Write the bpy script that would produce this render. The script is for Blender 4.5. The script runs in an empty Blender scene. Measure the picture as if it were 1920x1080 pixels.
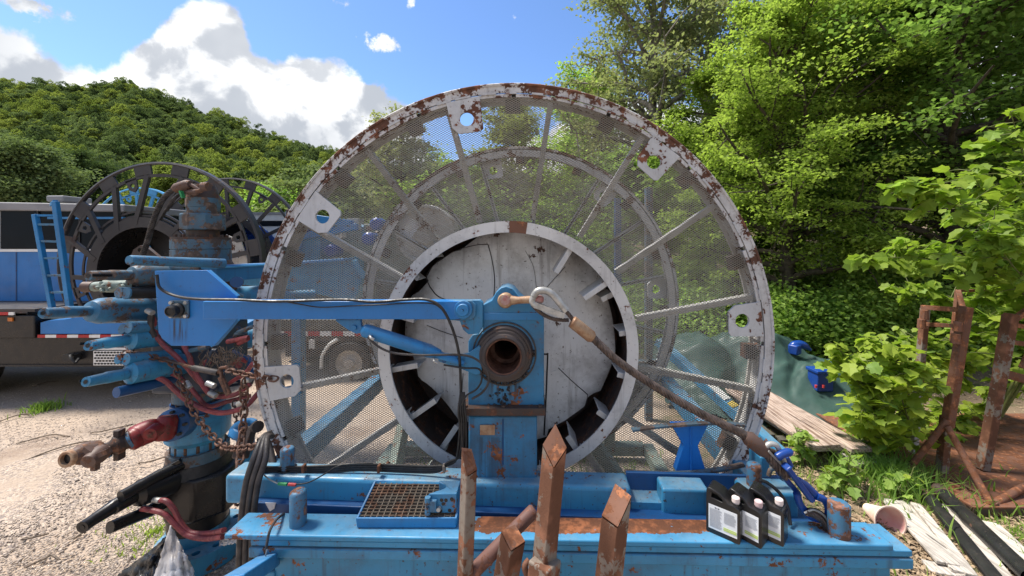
import bpy, math, random
import numpy as np
from math import sin, cos, pi, radians, sqrt, atan2
from mathutils import Vector, Matrix
from mathutils.geometry import tessellate_polygon

random.seed(7)
SC = bpy.context.scene
COL = SC.collection
F = 740.0                      # focal length in photo pixels
VX, VY = 997.0, 458.0          # where the level viewing axis meets the photo
CAMH = 2.5

# ------------------------------------------------------------------ camera
cam = bpy.data.cameras.new('camera')
cam.sensor_width = 36.0
cam.lens = 36.0 * F / 1920.0
cam.shift_x = (960 - VX) / 1920.0
cam.shift_y = -(540 - VY) / 1920.0
cam.clip_start = 0.05
cam.clip_end = 3000
camo = bpy.data.objects.new('camera', cam)
camo.location = (0, 0, CAMH)
camo.rotation_euler = (radians(90), 0, 0)
COL.objects.link(camo)
SC.camera = camo

# ------------------------------------------------------------------ light
SUN_EL, SUN_AZ = radians(62), radians(-76)     # azimuth measured from +Y towards +X
sund = bpy.data.lights.new('sun', 'SUN')
sund.energy = 2.9
sund.angle = radians(14)   # veiled by thin cloud: the photo has no hard shadows
sund.color = (1.0, 0.93, 0.83)
suno = bpy.data.objects.new('sun', sund)
sdir = Vector((sin(SUN_AZ) * cos(SUN_EL), cos(SUN_AZ) * cos(SUN_EL), sin(SUN_EL)))
suno.rotation_euler = sdir.to_track_quat('Z', 'Y').to_euler()
suno.location = (0, 0, 30)
COL.objects.link(suno)

SC.view_settings.view_transform = 'Standard'
SC.view_settings.look = 'None'
SC.view_settings.exposure = 1.45
SC.view_settings.gamma = 1.0
SC.view_settings.use_curve_mapping = False
SC.render.engine = 'CYCLES'
SC.cycles.max_bounces = 9
SC.cycles.diffuse_bounces = 7
SC.cycles.glossy_bounces = 2
SC.cycles.transparent_max_bounces = 8
SC.cycles.use_denoising = True
SC.cycles.denoising_prefilter = 'NONE'
SC.cycles.denoising_input_passes = 'RGB_ALBEDO_NORMAL'


# ------------------------------------------------------------------ node helper
class NT:
    def __init__(s, tree):
        s.t = tree
        s.n = tree.nodes
        s.l = tree.links
    def node(s, typ, **kw):
        n = s.n.new(typ)
        for k, v in kw.items():
            setattr(n, k, v)
        return n
    def put(s, sock, v):
        if isinstance(v, bpy.types.NodeSocket):
            s.l.new(v, sock)
        elif v is not None:
            if hasattr(sock, 'default_value'):
                dv = sock.default_value
                if hasattr(dv, '__len__') and not hasattr(v, '__len__'):
                    sock.default_value = (v,) * len(dv)
                elif hasattr(dv, '__len__') and len(dv) == 4 and len(v) == 3:
                    sock.default_value = (*v, 1)
                else:
                    sock.default_value = v
    def math(s, op, a, b=None, c=None, clamp=False):
        n = s.node('ShaderNodeMath', operation=op, use_clamp=clamp)
        s.put(n.inputs[0], a)
        if b is not None: s.put(n.inputs[1], b)
        if c is not None: s.put(n.inputs[2], c)
        return n.outputs[0]
    def vmath(s, op, a, b=None, out=0):
        n = s.node('ShaderNodeVectorMath', operation=op)
        s.put(n.inputs[0], a)
        if b is not None: s.put(n.inputs[1], b)
        return n.outputs[out]
    def noise(s, vec, scale, detail=5, rough=0.55, out=0, dist=0.0):
        n = s.node('ShaderNodeTexNoise')
        if vec is not None: s.put(n.inputs['Vector'], vec)
        n.inputs['Scale'].default_value = scale
        n.inputs['Detail'].default_value = detail
        n.inputs['Roughness'].default_value = rough
        n.inputs['Distortion'].default_value = dist
        return n.outputs[out]
    def ramp(s, fac, a, b, lo=0.0, hi=1.0, smooth=True):
        n = s.node('ShaderNodeMapRange')
        n.interpolation_type = 'SMOOTHSTEP' if smooth else 'LINEAR'
        s.put(n.inputs[0], fac)
        s.put(n.inputs[1], a)
        s.put(n.inputs[2], b)
        n.inputs[3].default_value = lo
        n.inputs[4].default_value = hi
        return n.outputs[0]
    def mix(s, fac, a, b, mode='MIX'):
        n = s.node('ShaderNodeMix', data_type='RGBA', blend_type=mode)
        s.put(n.inputs[0], fac)
        s.put(n.inputs[6], a)
        s.put(n.inputs[7], b)
        return n.outputs[2]
    def scalev(s, vec, sc):
        n = s.node('ShaderNodeMapping')
        s.put(n.inputs[0], vec)
        n.inputs[3].default_value = sc
        return n.outputs[0]
    def bump(s, h, strength=0.4, dist=0.01):
        n = s.node('ShaderNodeBump')
        n.inputs['Strength'].default_value = strength
        n.inputs['Distance'].default_value = dist
        s.put(n.inputs['Height'], h)
        return n.outputs[0]


def new_mat(name):
    m = bpy.data.materials.new(name)
    m.use_nodes = True
    m.node_tree.nodes.clear()
    k = NT(m.node_tree)
    out = k.node('ShaderNodeOutputMaterial')
    b = k.node('ShaderNodeBsdfPrincipled')
    k.l.new(b.outputs[0], out.inputs[0])
    g = k.node('ShaderNodeNewGeometry')
    return m, k, b, out, g


# ------------------------------------------------------------------ world: physical sky + cumulus clouds
W = bpy.data.worlds.new('World')
SC.world = W
W.use_nodes = True
W.node_tree.nodes.clear()
w = NT(W.node_tree)
wo = w.node('ShaderNodeOutputWorld')
bg = w.node('ShaderNodeBackground')
w.l.new(bg.outputs[0], wo.inputs[0])
sky = w.node('ShaderNodeTexSky', sky_type='NISHITA')
sky.sun_disc = False
sky.sun_elevation = SUN_EL
sky.sun_rotation = SUN_AZ
sky.air_density = 1.0
sky.dust_density = 0.35
sky.ozone_density = 1.6
bg.inputs[1].default_value = 0.12
tc = w.node('ShaderNodeTexCoord')
dirv = w.vmath('NORMALIZE', tc.outputs['Generated'])
sep = w.node('ShaderNodeSeparateXYZ')
w.l.new(dirv, sep.inputs[0])
az = w.math('ARCTAN2', sep.outputs[0], sep.outputs[1])     # 0 at +Y
el = w.math('ARCSINE', sep.outputs[2])
azn = w.math('MULTIPLY_ADD', az, 1 / (2 * pi), 0.5)
fc = w.node('ShaderNodeFloatCurve')
w.l.new(azn, fc.inputs['Value'])
cv = fc.mapping.curves[0]
pts = [(-180, 30), (-150, 26), (-120, 33), (-95, 24), (-70, 22), (-62, 17), (-55, 19.0), (-52, 18.6), (-49, 17.3), (-46.5, 18.2),
       (-44.5, 20.6), (-42, 24.3), (-39, 26.2), (-36, 24.6), (-32.8, 21.6), (-29.5, 23.0), (-26, 22.0), (-22.5, 20.6),
       (-17.5, 18.8), (-15.5, 15), (-12, 11), (-6, 12), (0, 16), (8, 19), (14, 20), (24, 18), (40, 24), (60, 20), (90, 30), (120, 25), (150, 34), (180, 30)]  # unseen cloud banks behind the camera are raised to whiten the fill light
P01 = [((a + 180) / 360, e / 40) for a, e in pts]
cv.points[0].location = P01[0]
cv.points[1].location = P01[-1]
for p in P01[1:-1]:
    cv.points.new(*p)
for p in cv.points:
    p.handle_type = 'AUTO'
fc.mapping.update()
top = w.math('MULTIPLY', fc.outputs[0], radians(40))
nz = w.noise(dirv, 7.0, 9, 0.58, dist=0.25)
edge = w.math('MULTIPLY_ADD', w.math('SUBTRACT', nz, 0.5), radians(12), top)
dens = w.ramp(w.math('SUBTRACT', edge, el), radians(-0.35), radians(0.9))
# scattered fair-weather puffs, and unseen cloud overhead added to lift the fill light
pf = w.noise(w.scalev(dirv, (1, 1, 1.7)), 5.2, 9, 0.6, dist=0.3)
puffs = None
for (px, py, rx, ry, amp) in [(716, 82, 72, 26, 0.30), (650, 12, 62, 22, .24), (770, 10, 24, 22, .28), (40, 8, 110, 34, .26), (965, 30, 14, 12, .2), (850, -40, 90, 20, .2)]:
    d = Vector(((px - VX) / F, 1, (VY - py) / F)).normalized()
    a0, e0 = atan2(d.x, d.y), math.asin(d.z)
    ra, re_ = rx / F * 0.62, ry / F * 0.68
    qx = w.math('MULTIPLY', w.math('SUBTRACT', az, a0), 1 / ra)
    qy = w.math('MULTIPLY', w.math('SUBTRACT', el, e0), 1 / re_)
    q = w.math('ADD', w.math('MULTIPLY', qx, qx), w.math('MULTIPLY', qy, qy))
    e = w.math('MULTIPLY', w.math('POWER', 2.718, w.math('MULTIPLY', q, -1.0)), amp)
    puffs = e if puffs is None else w.math('MAXIMUM', puffs, e)
pfn = w.noise(dirv, 22, 8, 0.62)
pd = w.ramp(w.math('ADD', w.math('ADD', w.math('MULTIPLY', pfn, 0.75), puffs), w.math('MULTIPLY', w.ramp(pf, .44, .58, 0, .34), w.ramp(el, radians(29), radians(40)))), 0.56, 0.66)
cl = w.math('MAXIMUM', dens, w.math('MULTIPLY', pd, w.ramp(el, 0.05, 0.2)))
# billow shading of the cloud itself
dup_ = w.vmath('ADD', dirv, (-0.02, 0.0, 0.045))
n1 = w.noise(dirv, 9.0, 8, 0.6, dist=0.3)
n2 = w.noise(dup_, 9.0, 3, 0.5, dist=0.3)
sh = w.math('SUBTRACT', n1, n2)
lit = w.ramp(sh, -0.13, 0.07)
under = w.ramp(w.math('SUBTRACT', edge, el), radians(2.5), radians(15), 1.0, 0.8)
soft = w.ramp(w.noise(w.vmath('ADD', dirv, (3.1, 1.7, 0.3)), 3.4, 4, .5), .38, .62, .72, 1.0)
cb = w.math('MULTIPLY', w.math('MULTIPLY_ADD', lit, 0.36, 0.66), w.math('MULTIPLY', under, soft))
cb = w.ramp(cb, .50, .99)
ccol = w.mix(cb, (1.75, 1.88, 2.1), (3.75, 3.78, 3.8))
skyc = w.mix(1.0, sky.outputs[0], (0.47, 0.565, 0.70), 'MULTIPLY')
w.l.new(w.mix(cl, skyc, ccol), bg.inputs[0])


# ------------------------------------------------------------------ materials
def paint(name, base, rust=0.5, scale=5.0, rough=0.42, dirt=0.5, dirtcol=(0.045, 0.035, 0.028), rustcol=(0.17, 0.062, 0.026),
          rust2=(0.075, 0.032, 0.018), metal=0.0, vary=0.12, band=None, grad=None, spec=0.4, bumpk=0.5, streak=0.6, radial=None, edge=None, dust=0.0, stains=()):
    """paint with chips down to rust, grime and run marks; rust = share of chipped surface"""
    m, k, b, out, g = new_mat(name)
    pos = g.outputs['Position']
    big = k.noise(pos, scale, 9, 0.62)
    fine = k.noise(pos, scale * 7, 6, 0.6)
    f = k.math('ADD', k.math('MULTIPLY', big, 0.72), k.math('MULTIPLY', fine, 0.28))
    sx = k.node('ShaderNodeSeparateXYZ')
    k.l.new(pos, sx.inputs[0])
    thr = 0.5 + (0.5 - rust) * 0.36
    if grad:      # (axis, lo, hi, amount): more chipping towards hi
        gg = k.ramp(sx.outputs[grad[0]], grad[1], grad[2], 0, grad[3])
        f = k.math('ADD', f, gg)
    if radial:    # (cx, cz, r0, r1, amount): more chipping towards the outer edge
        rr0 = k.math('POWER', k.math('ADD', k.math('POWER', k.math('ABSOLUTE', k.math('SUBTRACT', sx.outputs[0], radial[0])), 2.0), k.math('POWER', k.math('ABSOLUTE', k.math('SUBTRACT', sx.outputs[2], radial[1])), 2.0)), .5)
        f = k.math('ADD', f, k.ramp(rr0, radial[2], radial[3], 0, radial[4]))
    for band in (band or ()):      # (x0,x1,yfrontL,amount): worn stretches along a beam
        bx_ = k.math('MULTIPLY', k.ramp(sx.outputs[0], band[0], band[0] + .12), k.ramp(sx.outputs[0], band[1], band[1] - .12))
        yy = k.ramp(k.math('ADD', sx.outputs[1], k.math('MULTIPLY', k.noise(pos, 9, 3), 0.05)), band[2], band[2] + 0.03)
        f = k.math('ADD', f, k.math('MULTIPLY', k.math('MULTIPLY', bx_, yy), band[3]))
    chip = k.ramp(f, thr, thr + 0.014)
    halo = k.ramp(f, thr - 0.07, thr + 0.01)
    rc = k.mix(k.noise(pos, scale * 11, 5, 0.7), rust2, rustcol)
    rc = k.mix(k.ramp(k.noise(pos, scale * 2.3, 4), .45, .7), rc, tuple(min(1, c * 1.7) for c in rustcol))
    vv = k.noise(pos, 1.7, 4, 0.6)
    pc = k.mix(k.ramp(vv, .3, .7), tuple(c * (1 - vary) for c in base), tuple(min(1, c * (1 + vary)) for c in base))
    # run marks
    st = k.noise(k.scalev(pos, (26, 26, 1.6)), 1.0, 6, 0.65)
    stm = k.math('MULTIPLY', k.ramp(st, .52, .72), streak * dirt)
    pc = k.mix(stm, pc, dirtcol)
    gr = k.ramp(k.noise(pos, 3.1, 9, 0.72), .45, .72, 0, dirt)
    sp = k.ramp(k.noise(pos, 46, 4, 0.6), .64, .70, 0, min(1, dirt * 1.1))
    pc = k.mix(gr, pc, tuple(0.6 * c + 0.4 * d for c, d in zip(dirtcol, base)))
    pc = k.mix(sp, pc, dirtcol)
    for (x0, x1, z0, z1, am) in stains:   # grease that has run down from a bearing
        ww = k.math('MULTIPLY', k.ramp(sx.outputs[0], x0, x0 + (x1 - x0) * .3), k.ramp(sx.outputs[0], x1, x1 - (x1 - x0) * .3))
        zz_ = k.math('MULTIPLY', k.ramp(sx.outputs[2], z0, z0 + (z1 - z0) * .6), k.ramp(sx.outputs[2], z1 + .01, z1 - .01))
        sn = k.ramp(k.noise(k.scalev(pos, (60, 10, 3)), 1.0, 5, .6), .42, .58)
        pc = k.mix(k.math('MULTIPLY', k.math('MULTIPLY', ww, zz_), k.math('MULTIPLY', sn, am)), pc, (.02, .017, .016))
    if edge:      # (cx, cz, r0, r1): old grease caked round the rim of a plate
        re0 = k.math('POWER', k.math('ADD', k.math('POWER', k.math('ABSOLUTE', k.math('SUBTRACT', sx.outputs[0], edge[0])), 2.0), k.math('POWER', k.math('ABSOLUTE', k.math('SUBTRACT', sx.outputs[2], edge[1])), 2.0)), .5)
        re0 = k.math('ADD', re0, k.math('MULTIPLY_ADD', k.noise(pos, 4.5, 7, .65), .5, -.25))
        pc = k.mix(k.ramp(re0, edge[2], edge[3], 0, .85), pc, (.055, .043, .035))
    if dust:      # road dust lying on upward faces
        nz_ = k.node('ShaderNodeSeparateXYZ'); k.l.new(g.outputs['Normal'], nz_.inputs[0])
        dm = k.math('MULTIPLY', k.ramp(nz_.outputs[2], .6, .95), k.ramp(k.noise(pos, 6, 8, .7), .35, .68, dust * .25, dust))
        pc = k.mix(dm, pc, (.27, .29, .26))
    pc = k.mix(k.math('MULTIPLY', halo, 0.3 * min(1, rust * 2)), pc, tuple(c * .8 for c in rustcol))
    col = k.mix(chip, pc, rc)
    k.put(b.inputs['Base Color'], col)
    b.inputs['Metallic'].default_value = metal
    b.inputs['Specular IOR Level'].default_value = spec
    rr = k.math('ADD', k.math('MULTIPLY', chip, 0.4), k.ramp(k.noise(pos, 8, 6), .3, .7, rough - .08, rough + .14))
    k.put(b.inputs['Roughness'], rr)
    h = k.math('SUBTRACT', k.math('MULTIPLY', k.noise(pos, 160, 3), k.math('MULTIPLY_ADD', chip, .8, .12)), k.math('MULTIPLY', chip, 0.9))
    k.put(b.inputs['Normal'], k.bump(h, bumpk, 0.0025))
    return m


def plain(name, col, rough=0.6, metal=0.0, vary=0.15, scale=12, bump=0.2, spec=0.4, col2=None):
    m, k, b, out, g = new_mat(name)
    pos = g.outputs['Position']
    n = k.noise(pos, scale, 6, 0.6)
    c2 = col2 or tuple(c * (1 - 2 * vary) for c in col)
    k.put(b.inputs['Base Color'], k.mix(k.ramp(n, .35, .68), col, c2))
    b.inputs['Metallic'].default_value = metal
    b.inputs['Specular IOR Level'].default_value = spec
    k.put(b.inputs['Roughness'], k.ramp(k.noise(pos, scale * 2, 4), .3, .7, max(0.05, rough - .12), min(1, rough + .12)))
    k.put(b.inputs['Normal'], k.bump(k.noise(pos, scale * 8, 5), bump, 0.004))
    return m


def leafmat(name, c1, c2, trans=0.4, c3=None, rough=.5, spec=.1, tv=(.78, 1.28)):
    m, k, b, out, g = new_mat(name)
    rnd = g.outputs['Random Per Island']
    col = k.mix(rnd, c1, c2)
    big = k.ramp(k.noise(g.outputs['Position'], 0.9, 3), .35, .65)
    col = k.mix(k.math('MULTIPLY', big, .6), col, c3 or c1)
    col = k.mix(k.ramp(k.noise(g.outputs['Position'], 14, 3), .4, .7, 0, .3), col, tuple(c * .7 for c in c1))
    oi = k.node('ShaderNodeObjectInfo')
    tint = k.mix(oi.outputs['Random'], (tv[0], tv[0] + .06, tv[0]), (tv[1], tv[1] - .08, tv[1] - .1))
    col = k.mix(1.0, col, tint, 'MULTIPLY')
    k.put(b.inputs['Base Color'], col)
    b.inputs['Roughness'].default_value = rough
    b.inputs['Specular IOR Level'].default_value = spec
    tr = k.node('ShaderNodeBsdfTranslucent')
    k.put(tr.inputs[0], k.mix(1.0, col, (1.22, 1.32, .8), 'MULTIPLY'))
    mx = k.node('ShaderNodeMixShader')
    mx.inputs[0].default_value = trans
    k.l.new(b.outputs[0], mx.inputs[1])
    k.l.new(tr.outputs[0], mx.inputs[2])
    k.l.new(mx.outputs[0], out.inputs[0])
    return m


M = {}
BLUE = (0.02, 0.185, 0.43)
M['blue'] = paint('blue_paint', BLUE, rust=0.14, dirt=0.45, scale=8, dust=.35, rough=.38)
M['blue_clean'] = paint('fresh_blue_paint', (0.016, 0.165, 0.46), stains=[(-2.01, -1.89, 1.93, 2.085, .85)], rust=-0.02, dirt=0.28, rough=.36, vary=.06, streak=.25)
M['blue_worn'] = paint('worn_blue_paint', (0.03, 0.185, 0.36), stains=[(-.27, -.03, 1.58, 1.85, 1.0), (-.33, -.10, 1.05, 1.45, .5)], rust=0.25, dirt=0.85, scale=9, dust=.4, rough=.46)
M['blue_deck'] = paint('skid_blue_paint', (0.035, 0.235, 0.44), rust=0.17, dirt=0.6, scale=11, dust=.3, rough=.42, band=[(-.34, .95, 1.885, .26), (-1.62, -1.10, 1.80, .085), (1.30, 1.75, 1.84, .09)], streak=.5)
M['blue_end'] = paint('beam_blue_paint', (0.036, 0.225, 0.41), rust=0.23, dirt=0.8, scale=9, dust=.6, rough=.4)
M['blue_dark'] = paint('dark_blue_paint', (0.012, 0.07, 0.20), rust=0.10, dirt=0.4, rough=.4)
M['pinblue'] = paint('pin_blue_paint', (0.045, 0.165, 0.29), rust=0.46, dirt=.6, scale=12, rough=.5, rustcol=(.15, .075, .05))
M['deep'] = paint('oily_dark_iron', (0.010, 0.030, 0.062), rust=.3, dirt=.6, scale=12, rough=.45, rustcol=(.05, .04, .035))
M['navy'] = paint('navy_paint', (0.008, 0.05, 0.25), rust=0.02, dirt=0.15, rough=.32)
M['blue_grimy'] = paint('grimy_blue_iron', (0.05, 0.12, 0.18), rust=0.50, dirt=0.9, dust=.3, scale=9, rough=.5, rustcol=(.115, .080, .062), rust2=(.045, .042, .042))
M['blue_tube'] = paint('tube_blue_paint', (0.04, 0.165, 0.30), rust=0.36, dirt=0.85, dust=.25, scale=12, rough=.4, rustcol=(.10, .072, .062), rust2=(.045, .042, .045))
M['blue_pale'] = paint('pale_blue_paint', (0.06, 0.30, 0.56), rust=.0, dirt=.15, rough=.45)
M['white'] = paint('chipped_white_paint', (0.50, 0.51, 0.52), rust=0.22, dirt=0.30, scale=5.5, rough=.5, grad=(2, 2.0, 3.7, .06),
                   rustcol=(.14, .055, .03), rust2=(.07, .03, .02))
M['rim'] = paint('rim_white_paint', (0.56, 0.56, 0.56), rust=0.34, dirt=0.5, scale=8.5, rough=.5, grad=(2, 1.9, 3.4, .05), radial=(-.113, 1.877, 1.585, 1.622, .04), rustcol=(.125, .056, .034), rust2=(.065, .035, .026))
M['white_ring'] = paint('ring_white_paint', (0.56, 0.555, 0.54), rust=0.20, dirt=0.6, scale=8, rough=.5, rustcol=(.14, .055, .03))
M['white_disc'] = paint('disc_grey_paint', (0.62, 0.625, 0.62), rust=0.16, dirt=0.8, dirtcol=(.10, .075, .055), scale=5, rough=.5, vary=.1, rustcol=(.07, .045, .035), edge=(-.13, 1.885, .56, .86))
M['screen'] = plain('weathered_galvanised', (0.44, 0.42, 0.37), rough=.45, metal=.25, vary=.12, scale=1.3, col2=(.26, .235, .19), bump=0)
M['spoke'] = paint('spoke_grey_paint', (0.44, 0.43, 0.41), rust=0.16, dirt=0.65, scale=5, rough=.55, grad=(2, 1.6, 3.4, .08), rustcol=(.11, .055, .035))
M['rust'] = paint('rust', (0.165, 0.082, 0.055), rust=0.5, dirt=.3, scale=9, rough=.75, rustcol=(.21, .088, .045), rust2=(.09, .04, .025), spec=.2)
M['rust_grey'] = paint('rusty_galvanised_tube', (0.21, 0.18, 0.15), rust=0.56, dirt=.35, scale=4.5, rough=.62, rustcol=(.14, .064, .038), rust2=(.1, .045, .026), spec=.3)
M['rust_dark'] = paint('dark_rust', (0.05, 0.035, 0.03), rust=0.4, dirt=.5, scale=14, rough=.6, rustcol=(.11, .055, .035))
M['black_reel'] = paint('black_reel_paint', (0.032, 0.030, 0.032), rust=0.30, dirt=.3, scale=2.2, rough=.45, rustcol=(.075, .055, .048), rust2=(.05, .04, .04))
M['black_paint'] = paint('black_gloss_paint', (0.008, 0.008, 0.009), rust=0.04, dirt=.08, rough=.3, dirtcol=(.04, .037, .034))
M['grease'] = plain('greasy_steel', (0.03, 0.022, 0.02), rough=.38, vary=.35, scale=30, bump=.9, spec=.6)
M['grease_ring'] = paint('greasy_bearing', (0.055, 0.045, 0.045), rust=0.35, dirt=.6, scale=12, rough=.42, rustcol=(.09, .05, .035))
M['bore'] = plain('rusty_bore', (0.15, 0.065, 0.04), rough=.7, vary=.3, scale=20, bump=.5)
M['rope'] = plain('wire_rope_steel', (0.13, 0.098, 0.085), rough=.42, metal=.45, vary=.3, scale=25)
M['rope_dark'] = plain('dark_wire_rope', (0.06, 0.052, 0.048), rough=.5, metal=.4, vary=.3, scale=25)
M['galv'] = plain('galvanised_steel', (0.46, 0.46, 0.44), rough=.42, metal=.45, vary=.2, scale=18)
M['ferrule'] = plain('rusted_ferrule', (0.36, 0.25, 0.16), rough=.55, metal=.2, vary=.25, scale=22, col2=(.25, .13, .07))
M['pink'] = plain('faded_red_pin', (0.33, 0.12, 0.11), rough=.6, vary=.2, scale=35, col2=(.36, .27, .24))
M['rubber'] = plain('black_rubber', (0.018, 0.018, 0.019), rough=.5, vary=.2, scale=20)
M['hose'] = plain('old_black_hose', (0.05, 0.043, 0.042), rough=.55, vary=.25, scale=16)
M['redhose'] = plain('faded_red_hose', (0.28, 0.055, 0.06), rough=.5, vary=.25, scale=14, col2=(.12, .03, .035))
M['redpaint'] = paint('red_iron_paint', (0.19, 0.012, 0.014), rust=.36, dirt=.7, scale=12, rough=.45, rustcol=(.09, .04, .03))
M['brown_iron'] = paint('brown_iron', (0.10, 0.06, 0.048), rust=.4, dirt=.5, scale=16, rough=.6, rustcol=(.15, .08, .05))
M['greygreen'] = paint('pale_green_fitting', (0.20, 0.25, 0.22), rust=.3, dirt=.6, scale=20, rough=.6)
M['jug'] = plain('black_jug_plastic', (0.012, 0.012, 0.013), rough=.33, vary=.1, scale=5, bump=.05, spec=.5)
M['cap'] = plain('white_cap_plastic', (0.72, 0.62, 0.60), rough=.45, vary=.05, bump=.05)
M['cap_pink'] = plain('stained_cap_plastic', (0.62, 0.45, 0.46), rough=.45, vary=.12, bump=.05)
M['paper'] = plain('label_paper', (0.66, 0.70, 0.74), rough=.55, vary=.04, bump=.05)
M['ink'] = plain('label_ink', (0.10, 0.11, 0.13), rough=.6, vary=.05, bump=.02)
M['ink_grey'] = plain('label_small_print', (0.36, 0.38, 0.41), rough=.6, vary=.05, bump=.02)
M['lime'] = plain('label_lime', (0.45, 0.58, 0.16), rough=.6, vary=.05, bump=.02)
M['glass'] = plain('tinted_glass', (0.010, 0.014, 0.018), rough=.12, vary=.1, scale=2, bump=.02, spec=.06)
M['roofgrey'] = plain('cabin_grey_panel', (0.24, 0.24, 0.25), rough=.5, vary=.08, scale=2, bump=.05)
M['whitepanel'] = plain('white_panel', (0.62, 0.62, 0.60), rough=.5, vary=.08, scale=3, bump=.08)
M['refl_red'] = plain('red_reflector', (0.42, 0.015, 0.02), rough=.35, vary=.1)
M['refl_white'] = plain('white_reflector', (0.72, 0.72, 0.70), rough=.35, vary=.06)
M['amber'] = plain('amber_lens', (0.55, 0.16, 0.02), rough=.3, vary=.1)
M['yellow'] = plain('yellow_tag', (0.55, 0.42, 0.10), rough=.5, vary=.2)
M['green_plastic'] = plain('green_plastic', (0.03, 0.30, 0.10), rough=.4, vary=.1)
M['red_plastic'] = plain('red_plastic', (0.55, 0.06, 0.06), rough=.4, vary=.1)
M['cone'] = plain('faded_bucket_plastic', (0.72, 0.50, 0.40), rough=.5, vary=.1, scale=6, col2=(.70, .62, .55))
M['cone_in'] = plain('stained_bucket_inside', (0.72, 0.36, 0.32), rough=.6, vary=.2, scale=5, col2=(.75, .6, .55))
M['tarp'] = plain('green_tarp', (0.040, 0.080, 0.068), rough=.5, vary=.08, scale=6, bump=.3, spec=.3)
M['plastic_sheet'] = plain('silver_plastic_sheet', (0.62, 0.62, 0.63), rough=.35, vary=.2, scale=5, bump=.2, col2=(.40, .37, .35))
M['black_sheet'] = plain('black_plastic_sheet', (0.02, 0.021, 0.022), rough=.3, vary=.2, scale=9, bump=.2)
M['bark'] = plain('bark', (0.085, 0.068, 0.052), rough=.85, vary=.3, scale=9, bump=.8)
M['bark_pale'] = plain('pale_bark', (0.24, 0.22, 0.19), rough=.8, vary=.3, scale=4, bump=.5)
M['twig'] = plain('green_stem', (0.14, 0.16, 0.05), rough=.6, vary=.2, scale=9)
M['dead'] = plain('dead_twig', (0.20, 0.15, 0.11), rough=.8, vary=.3, scale=30)
M['chain'] = plain('rusty_chain', (0.15, 0.072, 0.045), rough=.62, metal=.2, vary=.4, scale=40, bump=.6, col2=(.06, .035, .028))


def woodmat(name, c1, c2, axis=1):
    m, k, b, out, g = new_mat(name)
    pos = g.outputs['Position']
    s = [55, 55, 55]; s[axis] = 1.6
    n = k.noise(k.scalev(pos, tuple(s)), 1.0, 8, .65)
    blot = k.noise(pos, 2.6, 6, .6)
    c = k.mix(k.ramp(n, .42, .62), c1, c2)
    c = k.mix(k.ramp(blot, .5, .68, 0, .55), c, tuple(x * .55 for x in c2))
    s[axis] = 3.5
    cr = k.ramp(k.noise(k.scalev(pos, tuple(s)), .7, 3, .5), .66, .70)
    c = k.mix(k.math('MULTIPLY', cr, .8), c, (.03, .025, .02))
    k.put(b.inputs['Base Color'], c)
    b.inputs['Roughness'].default_value = .8
    k.put(b.inputs['Normal'], k.bump(k.math('SUBTRACT', n, cr), .6, .004))
    return m


M['wood_brown'] = woodmat('weathered_brown_plank', (.46, .36, .30), (.17, .105, .075))
M['wood_grey'] = woodmat('weathered_grey_board', (.50, .46, .41), (.30, .27, .23))
M['wood_dark'] = woodmat('damp_dark_timber', (.13, .12, .09), (.07, .065, .05))

M['leaf_dark'] = leafmat('dark_green_leaf', (0.041, 0.089, 0.032), (0.076, 0.134, 0.051), .35, (0.048, 0.109, 0.045))
M['leaf_mid'] = leafmat('mid_green_leaf', (0.149, 0.246, 0.068), (0.265, 0.372, 0.107), .6, (0.213, 0.312, 0.078))
M['leaf_locust'] = leafmat('bright_locust_leaf', (0.185, 0.270, 0.057), (0.307, 0.392, 0.092), .6, (0.245, 0.338, 0.071))
M['leaf_grey'] = leafmat('grey_green_leaf', (0.232, 0.259, 0.139), (0.380, 0.381, 0.209), .45, (0.275, 0.306, 0.163))
M['leaf_lime'] = leafmat('lime_sycamore_leaf', (0.206, 0.312, 0.042), (0.362, 0.442, 0.067), .5, (0.266, 0.366, 0.048), spec=.25)
M['leaf_young'] = leafmat('fresh_green_leaf', (0.196, 0.328, 0.078), (0.353, 0.477, 0.107), .5, (0.246, 0.387, 0.089), spec=.2)
M['leaf_hill'] = leafmat('hill_tree_leaf', (0.102, 0.145, 0.066), (0.156, 0.203, 0.087), .3, (0.123, 0.175, 0.077), spec=0, tv=(.55, 1.45))
M['leaf_hill_light'] = leafmat('pale_hill_tree_leaf', (0.184, 0.235, 0.061), (0.268, 0.318, 0.088), .35, (0.212, 0.259, 0.070), spec=0, tv=(.7, 1.3))


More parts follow.
